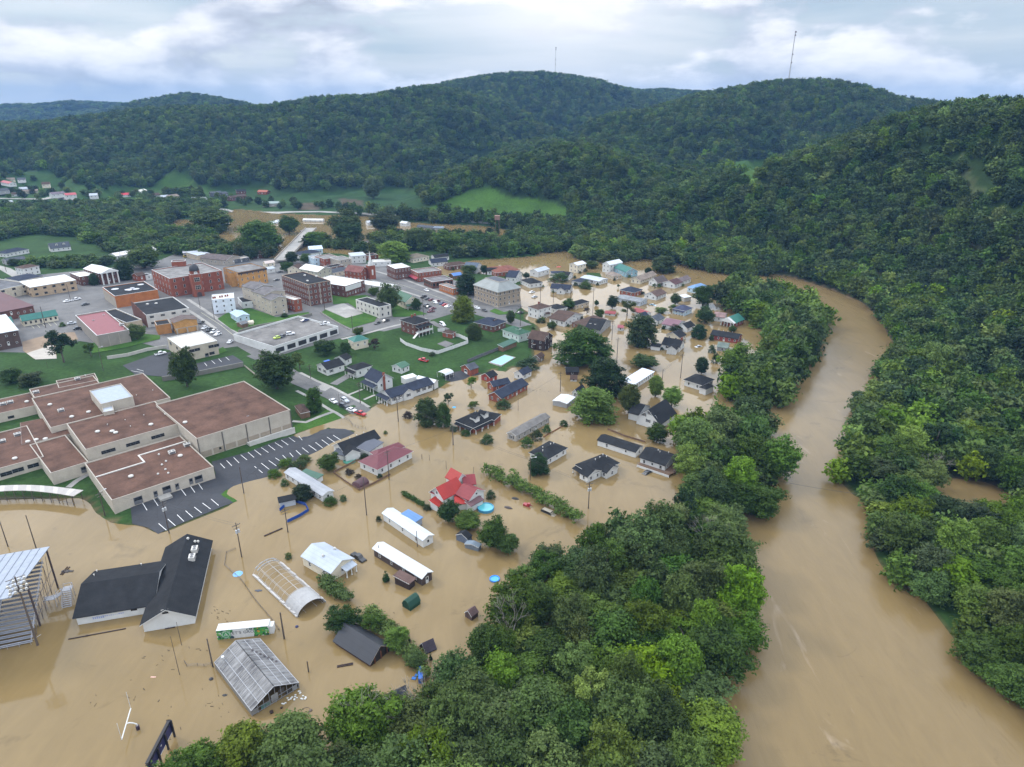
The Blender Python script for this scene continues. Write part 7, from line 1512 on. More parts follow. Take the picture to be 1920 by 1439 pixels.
# ------------------------------------------------------------------ vehicles
def car_protos():
    P_ = {}
    def body(prof, wd, roofw):
        m = MB(); n = len(prof)
        def wid(z): return wd if z < .95 else roofw
        vs = [(x, -wid(z) / 2, z) for x, z in prof] + [(x, wid(z) / 2, z) for x, z in prof]
        m.mesh(vs, [tuple(range(n)), tuple(range(2 * n - 1, n - 1, -1))]); m.mesh(vs, [((i + 1) % n, i, i + n, (i + 1) % n + n) for i in range(n)]); return m
    sh = {'sedan': [(-2.25, .3), (-2.28, .75), (-2.1, .92), (-1.5, .95), (-.95, 1.42), (.45, 1.44), (1.15, .96), (2.1, .82), (2.28, .6), (2.25, .3)],
          'suv': [(-2.3, .35), (-2.32, .95), (-2.2, 1.2), (-1.95, 1.7), (.3, 1.74), (1.05, 1.1), (2.1, 1.0), (2.3, .75), (2.28, .35)],
          'pickup': [(-2.7, .4), (-2.72, 1.02), (-.75, 1.04), (-.6, 1.72), (.7, 1.74), (1.35, 1.1), (2.55, 1.02), (2.72, .8), (2.7, .4)],
          'van': [(-2.5, .35), (-2.52, 1.9), (-2.3, 2.0), (.9, 2.0), (1.7, 1.15), (2.4, 1.0), (2.5, .75), (2.48, .35)]}
    for kd, pr in sh.items():
        b = body(pr, 1.85, 1.45).data('body', [mat('paint', 'white')]); g = MB(); top = max(z for _, z in pr); xs = [x for x, z in pr if z > top - .12]
        x0, x1 = min(xs), max(xs); zb = 1.0 if kd == 'sedan' else 1.12
        for s in (-1, 1): g.mesh([(x0 + .05, s * .80, top - .08), (x1 - .05, s * .80, top - .08), (x1 + .45, s * .90, zb), (x0 - .3, s * .90, zb)], [(0, 1, 2, 3) if s > 0 else (3, 2, 1, 0)])
        g.mesh([(x1 + .06, -.68, top - .03), (x1 + .06, .68, top - .03), (x1 + .66, .76, zb + .02), (x1 + .66, -.76, zb + .02)], [(0, 1, 2, 3)])
        if kd != 'pickup': g.mesh([(x0 - .05, -.68, top - .03), (x0 - .05, .68, top - .03), (x0 - .46, .76, zb + .02), (x0 - .46, -.76, zb + .02)], [(3, 2, 1, 0)])
        gd = g.data('windows', [m_glass()]); ex = None
        if kd == 'pickup': e = MB(); e.box(-2.6, -.85, -.78, .78, 1.045, 1.07); ex = e.data('cargo_bed', [mat('plain', (.03, .03, .03))])
        w = MB(); w.tube((0, -.12, 0), (0, .12, 0), .34, n=12); w.tube((0, -.13, 0), (0, .13, 0), .19, n=10, m=1); wd_ = w.data('wheel', [mat('plain', (.012, .012, .012)), mat('plain', (.3, .3, .3))])
        P_[kd] = (b, gd, ex, wd_, 1.35 if kd in ('sedan', 'suv') else 1.7)
    return P_
CARS = car_protos(); CC = dict(white=(.72, .72, .72), dark=(.03, .032, .036), navy=(.025, .035, .11), lime=(.42, .55, .05), red=(.42, .02, .02), maroon=(.13, .02, .03), silver=(.42, .44, .46), black=(.012, .012, .014), brown=(.15, .12, .08), tan=(.3, .26, .2), lblue=(.3, .45, .55), yellow=(.6, .42, .05))
def car(label, z, p, q, kd, col, group=None, sink=0, cat=None, zz=None, tilt=0):
    """p: middle of the vehicle, q: a pixel towards its front"""
    a = hit(*P(z, p)) if zz is None else np.array([*flat(*P(z, p), zz), zz]); b = hit(*P(z, q)) if zz is None else np.array([*flat(*P(z, q), zz), zz]); rz = math.atan2(b[1] - a[1], b[0] - a[0]); bd, gl, ex, wh, ax = CARS[kd]
    o = empty({'sedan': 'parked_car', 'suv': 'parked_car', 'pickup': 'pickup_truck', 'van': 'parked_van'}[kd], (a[0], a[1], a[2] + .1 - sink), rz, label, cat or {'sedan': 'car', 'suv': 'car', 'pickup': 'pickup', 'van': 'van'}[kd], group)
    if tilt: o.rotation_euler[0] = tilt
    b_ = put('body', bd, o); b_.material_slots[0].link = 'OBJECT'; b_.material_slots[0].material = mat('paint', CC[col]); put('windows', gl, o)
    if ex: put('cargo_bed', ex, o)
    for sx in (-1, 1):
        for sy in (-1, 1): put('wheel', wh, o, (sx * ax, sy * .82, .34))
    return o
dz_ = DECK.g + DECK.h - 1.0
for args in [('white car first in the row beside the cream office', 'b', (720, 1028), (690, 1048), 'sedan', 'white'), ('dark pickup second in the row beside the cream office', 'b', (772, 1050), (745, 1070), 'pickup', 'dark'), ('white pickup third in the row beside the cream office', 'b', (820, 1072), (788, 1092), 'pickup', 'white'), ('large white car last in the row beside the cream office', 'b', (862, 1100), (825, 1118), 'suv', 'white'),
             ('white car driving on the street corner by the cream office', 'b', (1000, 1182), (1035, 1155), 'sedan', 'white'), ('black pickup in the street beside the parking deck', 'b', (1110, 1150), (1095, 1125), 'pickup', 'black'), ('dark car by the orange columned building', 'b', (685, 970), (710, 955), 'sedan', 'dark'), ('white pickup on the small asphalt lot beside the cream office', 'b', (240, 1312), (300, 1298), 'pickup', 'white'),
             ('white car standing on the plaza before the long tan block', 'a', (738, 970), (765, 965), 'sedan', 'white'), ('white pickup parked beyond the plaza kerb', 'a', (835, 950), (870, 942), 'pickup', 'white'), ('black car in the shade of the side lane beyond the plaza', 'a', (932, 1005), (960, 1000), 'sedan', 'black'), ('silver car in front of the teal roofed motel', 'a', (785, 1212), (830, 1206), 'sedan', 'silver'), ('dark green car beside the red-roofed hall', 'a', (848, 1268), (875, 1262), 'sedan', 'dark'), ('small black car against the wall of the red-roofed hall', 'a', (905, 1265), (915, 1250), 'sedan', 'black'),
             ('white car parked on the lot edge of the main street', 'c', (1628, 676), (1660, 690), 'sedan', 'white'), ('white van by the brick two storey house', 'd', (290, 995), (325, 1012), 'van', 'white'), ('dark car under the ruined house by the street', 'c', (1095, 1035), (1130, 1022), 'sedan', 'dark'), ('black car next to the ruined house steps', 'c', (1185, 1010), (1220, 1000), 'sedan', 'black'),
             ('red pickup on the big green lawn', 6, (1130, 107), (1100, 100), 'pickup', 'red'), ('white car parked furthest up the street by the school', 6, (481, 402), (500, 415), 'sedan', 'white'), ('silver white sport utility parked across the street from the school trees', 6, (566, 398), (590, 412), 'suv', 'silver'), ('dark grey car second before the flood edge', 6, (556, 439), (580, 450), 'suv', 'dark'), ('white car next to the red pickup at the flood edge', 6, (611, 465), (635, 475), 'sedan', 'white'), ('red pickup at the water edge of the street', 6, (676, 492), (705, 502), 'pickup', 'red'), ('dark car on the driveway under the arched carport', 6, (1308, 218), (1330, 212), 'sedan', 'dark'),
             ('white car in front of the stone hall', 'd', (668, 810), (690, 820), 'sedan', 'white'), ('black car before the stone hall steps', 'd', (745, 840), (775, 852), 'sedan', 'black'), ('dark car at the lawn edge by the stone hall corner', 'd', (1135, 862), (1160, 858), 'sedan', 'dark'), ('white car crossing the far road bridge', 'c', (248, 100), (262, 85), 'sedan', 'white'), ('dark truck at the far end of the road bridge', 'c', (262, 35), (270, 25), 'suv', 'dark'), ('white car near the town end of the road bridge', 'c', (135, 225), (145, 212), 'sedan', 'white'),
             ('dark car in the small yard beyond the mustard building', 'b', (1505, 505), (1530, 500), 'sedan', 'dark'), ('grey car parked behind the mustard building', 'b', (1540, 420), (1575, 415), 'sedan', 'dark'), ('yellow bus by the violet-roofed shed', 'b', (520, 250), (555, 245), 'van', 'yellow')]: car(*args)
for label, p, q, kd, col in [('navy car on the parking deck roof near the street wall', (1815, 948), (1860, 935), 'sedan', 'navy'), ('lime green car on the parking deck roof', (1520, 1135), (1550, 1128), 'sedan', 'lime'), ('dark car between the lime and white cars on the deck', (1570, 1120), (1590, 1108), 'sedan', 'dark'), ('white sport utility on the parking deck roof', (1655, 1095), (1690, 1090), 'suv', 'white')]: car(label, 'b', p, q, kd, col, zz=dz_)
car('white pickup at the far corner of the parking deck roof', 'c', (520, 1042), (560, 1035), 'pickup', 'white', zz=dz_)
for i, (p, q, kd, col, lb) in enumerate([((85, 690), (110, 680), 'pickup', 'dark', 'dark pickup heading the parked row by the main street'), ((125, 712), (150, 700), 'sedan', 'dark', 'second dark car in the parked row by the main street'), ((165, 722), (190, 712), 'sedan', 'maroon', 'dark wine coloured car in the parked row by the main street'), ((208, 752), (240, 765), 'suv', 'white', 'white sport utility in the parked row by the main street'),
        ((232, 738), (260, 730), 'sedan', 'maroon', 'maroon car behind the white one in the parked row'), ((285, 762), (310, 752), 'sedan', 'navy', 'navy car in the parked row by the main street'), ((315, 778), (340, 768), 'sedan', 'red', 'bright red car in the parked row by the main street'), ((350, 795), (375, 788), 'sedan', 'white', 'white car ending the parked row by the main street'),
        ((112, 782), (135, 772), 'sedan', 'dark', 'dark car in the inner row of the town lot'), ((140, 800), (160, 795), 'sedan', 'dark', 'second dark car in the inner row of the town lot'), ((180, 818), (210, 812), 'sedan', 'maroon', 'wine red car in the inner row of the town lot'), ((165, 850), (195, 845), 'sedan', 'maroon', 'dark red car nearest the lawn in the town lot')]): car(lb, 'd', p, q, kd, col, 'cars on the town lot')
SB_ = 'cars standing in the flood water'
car('black car in the water before the white deck', 7, (1272, 826), (1295, 815), 'sedan', 'black', SB_, .75); car('dark pickup drowned to its bed beside the cream metal-roofed house', 9, (948, 285), (975, 303), 'pickup', 'black', SB_, .55); car('white car in the shallow flood beside the stone hall', 5, (340, 345), (360, 340), 'sedan', 'white', SB_, .35); car('silver car next to the white one in the flood by the stone hall', 5, (357, 376), (378, 370), 'sedan', 'silver', SB_, .35)
car('pale blue car roof drowned before the grey trailer house', 'e', (955, 712), (985, 718), 'sedan', 'lblue', SB_, .8); car('grey car roof showing by the drowned wall near the porch house', 'e', (1455, 1165), (1480, 1160), 'sedan', 'silver', SB_, .85)
car('tan van sunk to its windows by the long hedge', 7, (628, 1092), (665, 1108), 'van', 'tan', SB_, 1.1)
def boat(label, z, p, q, col):
    a = hit(*P(z, p)); b = hit(*P(z, q)); ln = max(2, np.linalg.norm((b - a)[:2])); m = MB(); n = 9
    for j in range(2):
        zz = .1 + .5 * j
    vs = []
    for i in range(n):
        t = i / (n - 1); w = .75 * math.sin(math.pi * min(1, .12 + t * .9)) ** .6
        for s in (-1, 1): vs.append((t * ln, s * w, -.15))
        for s in (-1, 1): vs.append((t * ln, s * w * .45, .42 * math.sin(math.pi * (.1 + .8 * t))))
    fs = []
    for i in range(n - 1): a_, b_ = 4 * i, 4 * i + 4; fs += [(a_, b_, b_ + 2, a_ + 2), (a_ + 2, b_ + 2, b_ + 3, a_ + 3), (a_ + 3, b_ + 3, b_ + 1, a_ + 1)]
    m.mesh(vs, fs); o = m.build('overturned_boat', [mat('plain', col)], None, (a[0], a[1], 0), math.atan2(b[1] - a[1], b[0] - a[0])); tag(o, label, 'boat')
boat('dark overturned boat in the channel by the turquoise pool', 7, (335, 1050), (388, 1064), (.05, .035, .03)); boat('dark half sunk hull near the long hedge', 7, (383, 992), (430, 1002), (.02, .018, .018))
bit('sunk_tractor', 'red machine with arms half sunk beside the long hedge', 'machine', 7, [(458, 1035), (515, 1055)], lambda m, ln: (m.box(.2, ln * .6, -.6, .6, -.3, .7), m.box(ln * .5, ln * .75, -.4, .4, .3, 1.2), m.tube((ln * .1, .7, .4), (ln * .9, .9, .1), .09), m.tube((ln * .3, -.6, .6), (ln * 1.0, -.9, .05), .09), [mat('paint', (.28, .02, .025))])[-1])
bit('red_raft', 'red float drifting at the upper flood edge by the trees', 'float', 5, [(515, 178), (545, 172)], blob(1.5, 2.2, .6, (.4, .05, .04)))
# ------------------------------------------------------------------ utility poles and wires
POLES = {}
def pole(key, label, z, b, t, arm=True, box=False, r=.15, lamp=False, name='utility_pole', cat='pole', col=(.075, .058, .048)):
    p = hit(*P(z, b)); zt = top_z(p, P(z, t)[1]) - p[2]; zt = max(2.0, min(zt, 16)); o = empty(name, tuple(p), math.atan2(p[1], p[0]) - R(90) + .4, label, cat)
    m = MB(); m.tube((0, 0, -2), (0, 0, zt), r * 1.2, r * .75, 7); m.build('shaft', [mat('planks' if arm else 'plain', col)], o)
    if arm: m = MB(); m.box(-1.2, 1.2, -.07, .07, zt - .9, zt - .76); m.box(-.9, .9, -.06, .06, zt - 1.8, zt - 1.68); [m.tube((x, 0, zt - .76), (x, 0, zt - .5), .05, n=5) for x in (-1.1, -.5, .5, 1.1)]; m.build('crossarm', [mat('plain', (.09, .075, .065))], o)
    if box: m = MB(); m.tube((.35, -.3, zt - 3.2), (.35, -.3, zt - 2.2), .3, n=9); m.tube((-.35, -.3, zt - 3.2), (-.35, -.3, zt - 2.2), .3, n=9); m.build('transformer', [mat('plain', (.4, .41, .42))], o)
    if lamp: m = MB(); m.tube((0, 0, zt - .3), (1.6, -.4, zt + .1), .05, n=5); m.box(1.4, 2.1, -.6, -.25, zt, zt + .14); m.build('lamp_arm', [mat('plain', (.5, .5, .5))], o)
    if key: POLES[key] = np.array([p[0], p[1], p[2] + zt - .6])
    return o
for a in [('p1', 'leaning brown lamp pole in the flood beyond the grandstand', 2, (205, 1290), (130, 1100), False), ('p2', 'pole at the left edge of the flooded field by the walkway', 2, (45, 1275), (0, 1132), False), ('q1', 'utility pole on the grass beside the school corner', 2, (592, 1105), (555, 965), True, False, .15, True), ('q2', 'utility pole with transformers at the flooded lot corner', 2, (952, 1200), (915, 1020), True, True), ('q3', 'slim pole at the grass spit beside the lot', 2, (1372, 975), (1348, 825), False), ('q4', 'utility pole standing in open water beside the field house', 2, (1360, 1335), (1322, 1142), True, True), ('q5', 'pole beside the blue board fence', 2, (1620, 1195), (1604, 1062)),
          ('r1', 'tall utility pole in front of the long ranch house', 6, (948, 540), (928, 372), True, False, .16, True), ('r2', 'utility pole with pale top beside the black dormered house', 6, (1343, 710), (1322, 580), False, False, .19), ('r3', 'utility pole before the dark red roofed house', 6, (882, 958), (870, 745)), ('r4', 'utility pole near the sunken purple-brown shed', 6, (720, 1215), (703, 942), False), ('r5', 'pole on the lawn strip of the street by the tall white house', 6, (675, 410), (662, 255)), ('r6', 'lamp pole among the parked cars on the street', 6, (527, 440), (515, 338), False, False, .1, True), ('r7', 'pole at the street corner by the tarp house', 6, (318, 232), (308, 128)),
          ('s1', 'pale lamp pole beside the dark round tree at the black hip roof', 7, (503, 876), (494, 728), False, False, .13, True), ('s2', 'utility pole with transformer at the edge of the open water', 7, (884, 1060), (880, 885), True, True), ('s3', 'utility pole by the open carport', 7, (700, 295), (698, 165)), ('s4', 'thin pole beside the black house with dormers', 7, (424, 420), (422, 335), False, False, .08),
          (None, 'post at the side of the silver-roofed trailer', 8, (1017, 270), (1008, 165), False, False, .12), (None, 'post at the end of the white-roofed brown trailer', 8, (760, 340), (757, 262), False, False, .12), (None, 'short post in the water above the floating planks', 8, (283, 1115), (272, 1045), False, False, .16), (None, 'tall brown post in the water between trailer and tunnel', 8, (119, 893), (84, 715), False, False, .2), (None, 'brown post at the greenhouse back corner', 9, (145, 885), (100, 730), False, False, .17), (None, 'thin white pole on the flooded football field', 3, (1010, 855), (950, 640), False, False, .07), (None, 'pale net pole beside the field house gable', 3, (1022, 690), (1005, 560), False, False, .07),
          ('t1', 'utility pole by the white two storey brown-roofed house', 5, (395, 415), (393, 305), True), ('t2', 'utility pole in the flooded street by the slate blue roof', 5, (593, 410), (597, 262), True), ('t3', 'tall utility pole in the flooded crossing', 5, (738, 480), (742, 245), True), ('t4', 'pole in the lane beside the big round tree', 5, (895, 795), (900, 640)), ('t5', 'pole between the skylight roof and the round tree', 5, (863, 655), (868, 528)), ('t6', 'pole by the lone white cottage', 5, (1312, 905), (1325, 745)), ('t7', 'pole by the white metal-roofed trailer', 5, (1193, 915), (1197, 848), False), ('t8', 'tall pole beside the green hip roof', 5, (264, 565), (265, 428), True), ('t9', 'thin pole in the flood before the stone hall', 5, (480, 410), (480, 330), False),
          ('u1', 'pole by the town parking lot', 4, (1130, 935), (1135, 800)), ('u2', 'pole behind the parking deck lane', 4, (420, 905), (418, 800), True), ('u3', 'pole at the retaining wall corner by the lawn', 4, (620, 1045), (620, 930)), (None, 'tall brown pole in front of the courthouse tower', 'b', (672, 805), (610, 520), False, False, .14), (None, 'pole at the corner of the bluish white block', 'b', (828, 932), (812, 760), False, False, .14), (None, 'dark pole before the teal roofed motel', 'a', (500, 1250), (405, 1020), False, False, .2), (None, 'pole at the kerb of the plaza', 'a', (770, 950), (735, 775), False, False, .14), (None, 'pole in front of the long white chapel', 'a', (1325, 525), (1290, 380), False), (None, 'pole beside the concrete lane', 'a', (70, 640), (45, 515), True), (None, 'pole behind the courthouse by the depot', 'b', (682, 235), (668, 115), True), (None, 'pole by the brown hip-roofed building at the bridge', 'b', (1330, 280), (1320, 170), True)]:
    pole(*a)
pole('l1', 'tall lamp mast with white floodlight on the school lawn', 2, (582, 285), (552, 155), False, False, .13, True); pole(None, 'thin white flag pole on the lawn behind the school', 2, (268, 270), (255, 235), False, False, .06)
pole(None, 'drowned sign post with dark board near the red-roofed house', 'f', (1445, 1000), (1440, 905), False, False, .07); pole(None, 'mailbox post sticking out of the flooded street', 'f', (880, 820), (880, 768), False, False, .12); pole(None, 'thin marker post in the flooded street', 'f', (962, 835), (960, 775), False, False, .07); pole(None, 'thin marker post before the red-roofed house', 'f', (1145, 930), (1145, 840), False, False, .07)
def wires(label, seq, n=2, dz=0.0, r=.03, group=None):
    pts = [POLES[k] if isinstance(k, str) else np.array(k, float) for k in seq]; o0 = pts[0]; m = MB()
    for a, b in zip(pts[:-1], pts[1:]):
        d = (b - a)[:2]; ln = np.linalg.norm(d); nn = np.array([-d[1], d[0], 0]) / ln
        for i in range(n):
            off = nn * (i - (n - 1) / 2) * .9; q = [a + (b - a) * t + off - np.array([0, 0, 4 * ln * .018 * t * (1 - t) + dz]) - o0 for t in np.linspace(0, 1, 13)]; m.path(q, r, 3)
    tag(m.build('power_line', [mat('plain', (.035, .035, .035))], None, tuple(o0)), label, 'wire', group)
wires('pair of wires along the flooded street to the black hip roofs', ['r1', 'r2', 's1', 's2'], 2); wires('single wire from the dormered house across to the red-roofed house', ['r2', 'r3'], 1); wires('wires from the flooded lot corner to the open-water pole', ['q2', 'q4'], 2); wires('wires above the lower flooded houses', ['q5', 'r4', 'r3'], 1)
wires('wires down the lane past the round tree', ['t8', 't5', 't4'], 2); wires('wires across the flooded upper crossing', ['t1', 't2', 't3'], 2); wires('wire along the school street', ['r7', 'r5', 'r1'], 1)
c1 = np.array([*flat(1435, 912), 3.0]); c2 = np.array([*flat(1680, 950), 3.0]); POLES['x1'], POLES['x2'] = c1, c2; wires('thin cable hanging across the brown river', ['x1', 'x2'], 1, 0, .05)
# ------------------------------------------------------------------ trees one can tell apart
T = tree
for a in [('dark broad maple on the lawn inside the stone ring', 2, 978, 1130, 150, 395, 'round', 'dark'), ('tall dark tree with thin crown behind the excavated bank', 2, 280, 440, 45, 260, 'ragged', 'deep'), ('big dark street tree beside the gym roof corner', 2, 1440, 1680, 165, 420, 'round', 'dark'), ('egg-shaped dark tree beside the wooden shelter', 2, 1722, 1825, 372, 530, 'dense', 'dark'), ('round bushy tree against the red-roofed hall', 1, 715, 830, 1070, 1175, 'round', 'mid'),
          ('dark bushy tree at the corner of the school roof', 2, 0, 130, 270, 370, 'round', 'dark'), ('low dark tree behind the far school wing', 2, 110, 250, 290, 385, 'spread', 'dark'), ('shrubby tree under the lamp mast', 2, 480, 545, 125, 215, 'ragged', 'dark'), ('broad low tree beside the street behind the tarp house', 6, 180, 300, 40, 180, 'ragged', 'olive'), ('leafy tree behind the blue tarp house', 6, 340, 505, -55, 75, 'round', 'dark'), ('round tree beside the teal hip roof cottage', 4, 520, 615, 1115, 1215, 'round', 'dark'), ('reddish small tree beside the teal hip roof cottage', 4, 735, 820, 1095, 1185, 'ragged', 'plum'),
          ('small tree over the street corner by the teal hip roof', 4, 620, 705, 1010, 1080, 'round', 'mid'), ('bright lush tree before the parking lot on the lawn', 'd', 385, 655, 670, 985, 'dense', 'bright'), ('dark round tree behind the orange brick office', 'd', 425, 680, 425, 690, 'dense', 'deep'), ('leafy tree behind the brick bungalow porch', 'd', 540, 730, 965, 1165, 'dense', 'dark'), ('light green tree between bungalow and green hip roof', 'd', 975, 1090, 830, 985, 'tall', 'mid'), ('large leafy tree behind the ruined house', 'c', 1090, 1360, 580, 930, 'round', 'mid'), ('tree beside the green roofed house porch', 'c', 1460, 1580, 750, 900, 'round', 'dark'), ('small leafy tree left of the ruined house tree', 'c', 990, 1120, 630, 740, 'round', 'mid'),
          ('round bright tree behind the main street stores', 'c', 1085, 1470, 150, 400, 'dense', 'bright'), ('dark round tree beside the road bridge', 'c', 75, 245, 240, 395, 'round', 'deep'), ('leafy tree by the light blue shopfront', 'c', 245, 385, 265, 385, 'round', 'mid'), ('second leafy tree by the dark brick block', 'c', 35, 190, 355, 480, 'round', 'dark'),
          ('tall tree clump beside the bridge over the flooded field', 'c', 620, 960, -110, 215, 'spread', 'dark'), ('wide tree between the bridge and the river clump', 'c', 280, 560, 30, 210, 'spread', 'mid'), ('large dark tree standing in the far flooded field', 4, 745, 970, 190, 365, 'round', 'dark'), ('big tree on the flooded bank behind the bridge', 4, 440, 720, 185, 440, 'spread', 'mid'), ('dark tree at the bridge head', 4, 90, 240, 215, 360, 'round', 'dark'), ('tree at the near river bend left of the bridge', 1, 1345, 1590, 485, 690, 'spread', 'mid'), ('round tree by the flooded road north of town', 1, 1070, 1330, 440, 580, 'round', 'dark'), ('low tree mass beside the courthouse rear', 1, 700, 930, 640, 790, 'round', 'dark'),
          ('bright-topped tree before the white chapel', 1, 720, 850, 625, 700, 'round', 'mid'), ('dark tree between portico office and courthouse', 'a', 1275, 1480, 510, 750, 'dense', 'deep'), ('small dark tree in front of the portico', 'a', 980, 1085, 655, 800, 'dense', 'deep'), ('tree beside the round-headed lamp in town', 'a', 1090, 1270, 490, 570, 'round', 'mid'),
          ('large spreading tree in the flood behind the porch house', 'e', 640, 1015, 830, 1195, 'dense', 'dark'), ('reddish-green tree by the drowned red roofs', 'e', 575, 770, 665, 850, 'ragged', 'olive'), ('slender street tree before the grey trailer house', 'e', 445, 580, 600, 765, 'round', 'dark'), ('dark round tree in front of the long brick house', 'e', 1365, 1545, 925, 1095, 'dense', 'deep'), ('tree beside the teal porch house', 'e', 1415, 1625, 730, 940, 'round', 'dark'), ('large tree over the white flat carport', 'e', 1360, 1635, 500, 755, 'round', 'dark'), ('tree left of the white flat carport', 'e', 1135, 1265, 585, 720, 'round', 'dark'), ('round tree alone by the river before the far wood', 'e', 925, 1205, 180, 390, 'dense', 'mid'), ('yellow-green bushy tree by the skylight roof', 'e', 310, 430, 755, 865, 'round', 'mid'), ('tree beside the pale blue porch house', 'e', 1110, 1210, 700, 800, 'ragged', 'mid'), ('small tree beside the long black roof', 'e', 1775, 1870, 940, 1010, 'round', 'dark'),
          ('big tree at the foot of the flooded lane by the pool house', 5, 495, 870, 585, 850, 'dense', 'dark'), ('tall dark tree in the central clump', 5, 680, 960, 775, 1060, 'dense', 'deep'), ('broad leafy tree in front of the central clump', 5, 585, 900, 960, 1215, 'dense', 'mid'), ('olive crowned tree to the right of the central clump', 5, 900, 1050, 930, 1150, 'round', 'olive'), ('narrow fresh green tree beside the white metal trailer', 5, 1090, 1205, 890, 1040, 'tall', 'bright'), ('round fresh green tree above the steep black gables', 5, 1180, 1325, 945, 1110, 'round', 'bright'), ('arching dark shrub tree in the flooded garden', 5, 990, 1165, 750, 855, 'spread', 'dark'), ('dark leafy tree behind the lone white cottage', 5, 1395, 1500, 770, 890, 'tall', 'deep'),
          ('large fresh green tree in front of the faded green roof', 5, 1540, 1790, 680, 960, 'round', 'mid'), ('dark tree on the bank behind the fresh green one', 5, 1700, 1900, 800, 1040, 'round', 'dark'), ('dense dark tree beside the grey-roofed trailer house and black shed', 6, 185, 340, 980, 1120, 'dense', 'deep'), ('round green tree between green lean-to and dark red roof', 6, 370, 540, 760, 905, 'round', 'mid'), ('broad dark double tree in the flooded yard', 6, 1065, 1245, 365, 580, 'dense', 'dark'), ('second dark tree joined to the broad one in the flooded yard', 6, 1215, 1340, 400, 590, 'dense', 'dark'), ('slender tree behind the dark double tree', 6, 1265, 1350, 330, 420, 'ragged', 'dark'), ('thin small tree near the driveway edge', 6, 1430, 1515, 210, 305, 'ragged', 'mid'), ('wispy drowned treetop behind the dormered house', 6, 1430, 1530, 390, 455, 'ragged', 'dark'),
          ('dark round tree in front of the black hip roof', 7, 480, 628, 700, 850, 'dense', 'deep'), ('leafy tree by the steep gabled white house', 7, 1255, 1410, 500, 640, 'round', 'dark'), ('dark trees under the red-roofed house by the round pool', 6, 1225, 1400, 1100, 1280, 'round', 'deep'), ('dark tree left of the small garden sheds', 6, 1340, 1560, 1180, 1330, 'round', 'dark'), ('tree above the small garden sheds', 8, 1420, 1640, 60, 300, 'round', 'dark'), ('tree at the wood edge below the garden sheds', 8, 1540, 1710, 170, 320, 'round', 'mid'),
          ('dark bushy tree behind the open-fronted barn', 9, 775, 960, 540, 700, 'spread', 'dark'), ('spreading bush tree over the barn eaves', 9, 960, 1100, 570, 700, 'ragged', 'mid'), ('viny green tree on the overgrown bank', 9, 1090, 1240, 660, 800, 'round', 'mid'), ('lower viny tree on the overgrown bank', 9, 1200, 1320, 790, 890, 'round', 'mid'), ('small dark conifer by the sunken purple shed', 9, 1332, 1362, 790, 850, 'cone', 'deep'), ('slim conifer on the overgrown bank', 9, 1218, 1242, 680, 750, 'cone', 'deep'),
          ('yellow-leaved tall tree on the far river bank', 11, 1255, 1400, 540, 800, 'ragged', 'bright'), ('low tree leaning into the river from the far bank', 11, 915, 990, 810, 870, 'spread', 'dark'), ('bright yellow-green tree at the pond across the river', 12, 1210, 1475, 50, 370, 'round', 'bright'), ('dead leaning snag at the near river bank', 12, 100, 200, 240, 345, 'ragged', 'olive'), ('tall twin tree on the hill foot beyond the highway', 0, 680, 720, 338, 378, 'tall', 'grey'), ('lone tree on the vine-covered slope', 4, 1215, 1280, 115, 155, 'round', 'dark'), ('tree over the far flooded field edge', 4, 985, 1200, 300, 480, 'round', 'dark'), ('wide tree behind the blue-grey gables', 4, 1200, 1400, 320, 500, 'round', 'mid')]:
    T(*a)
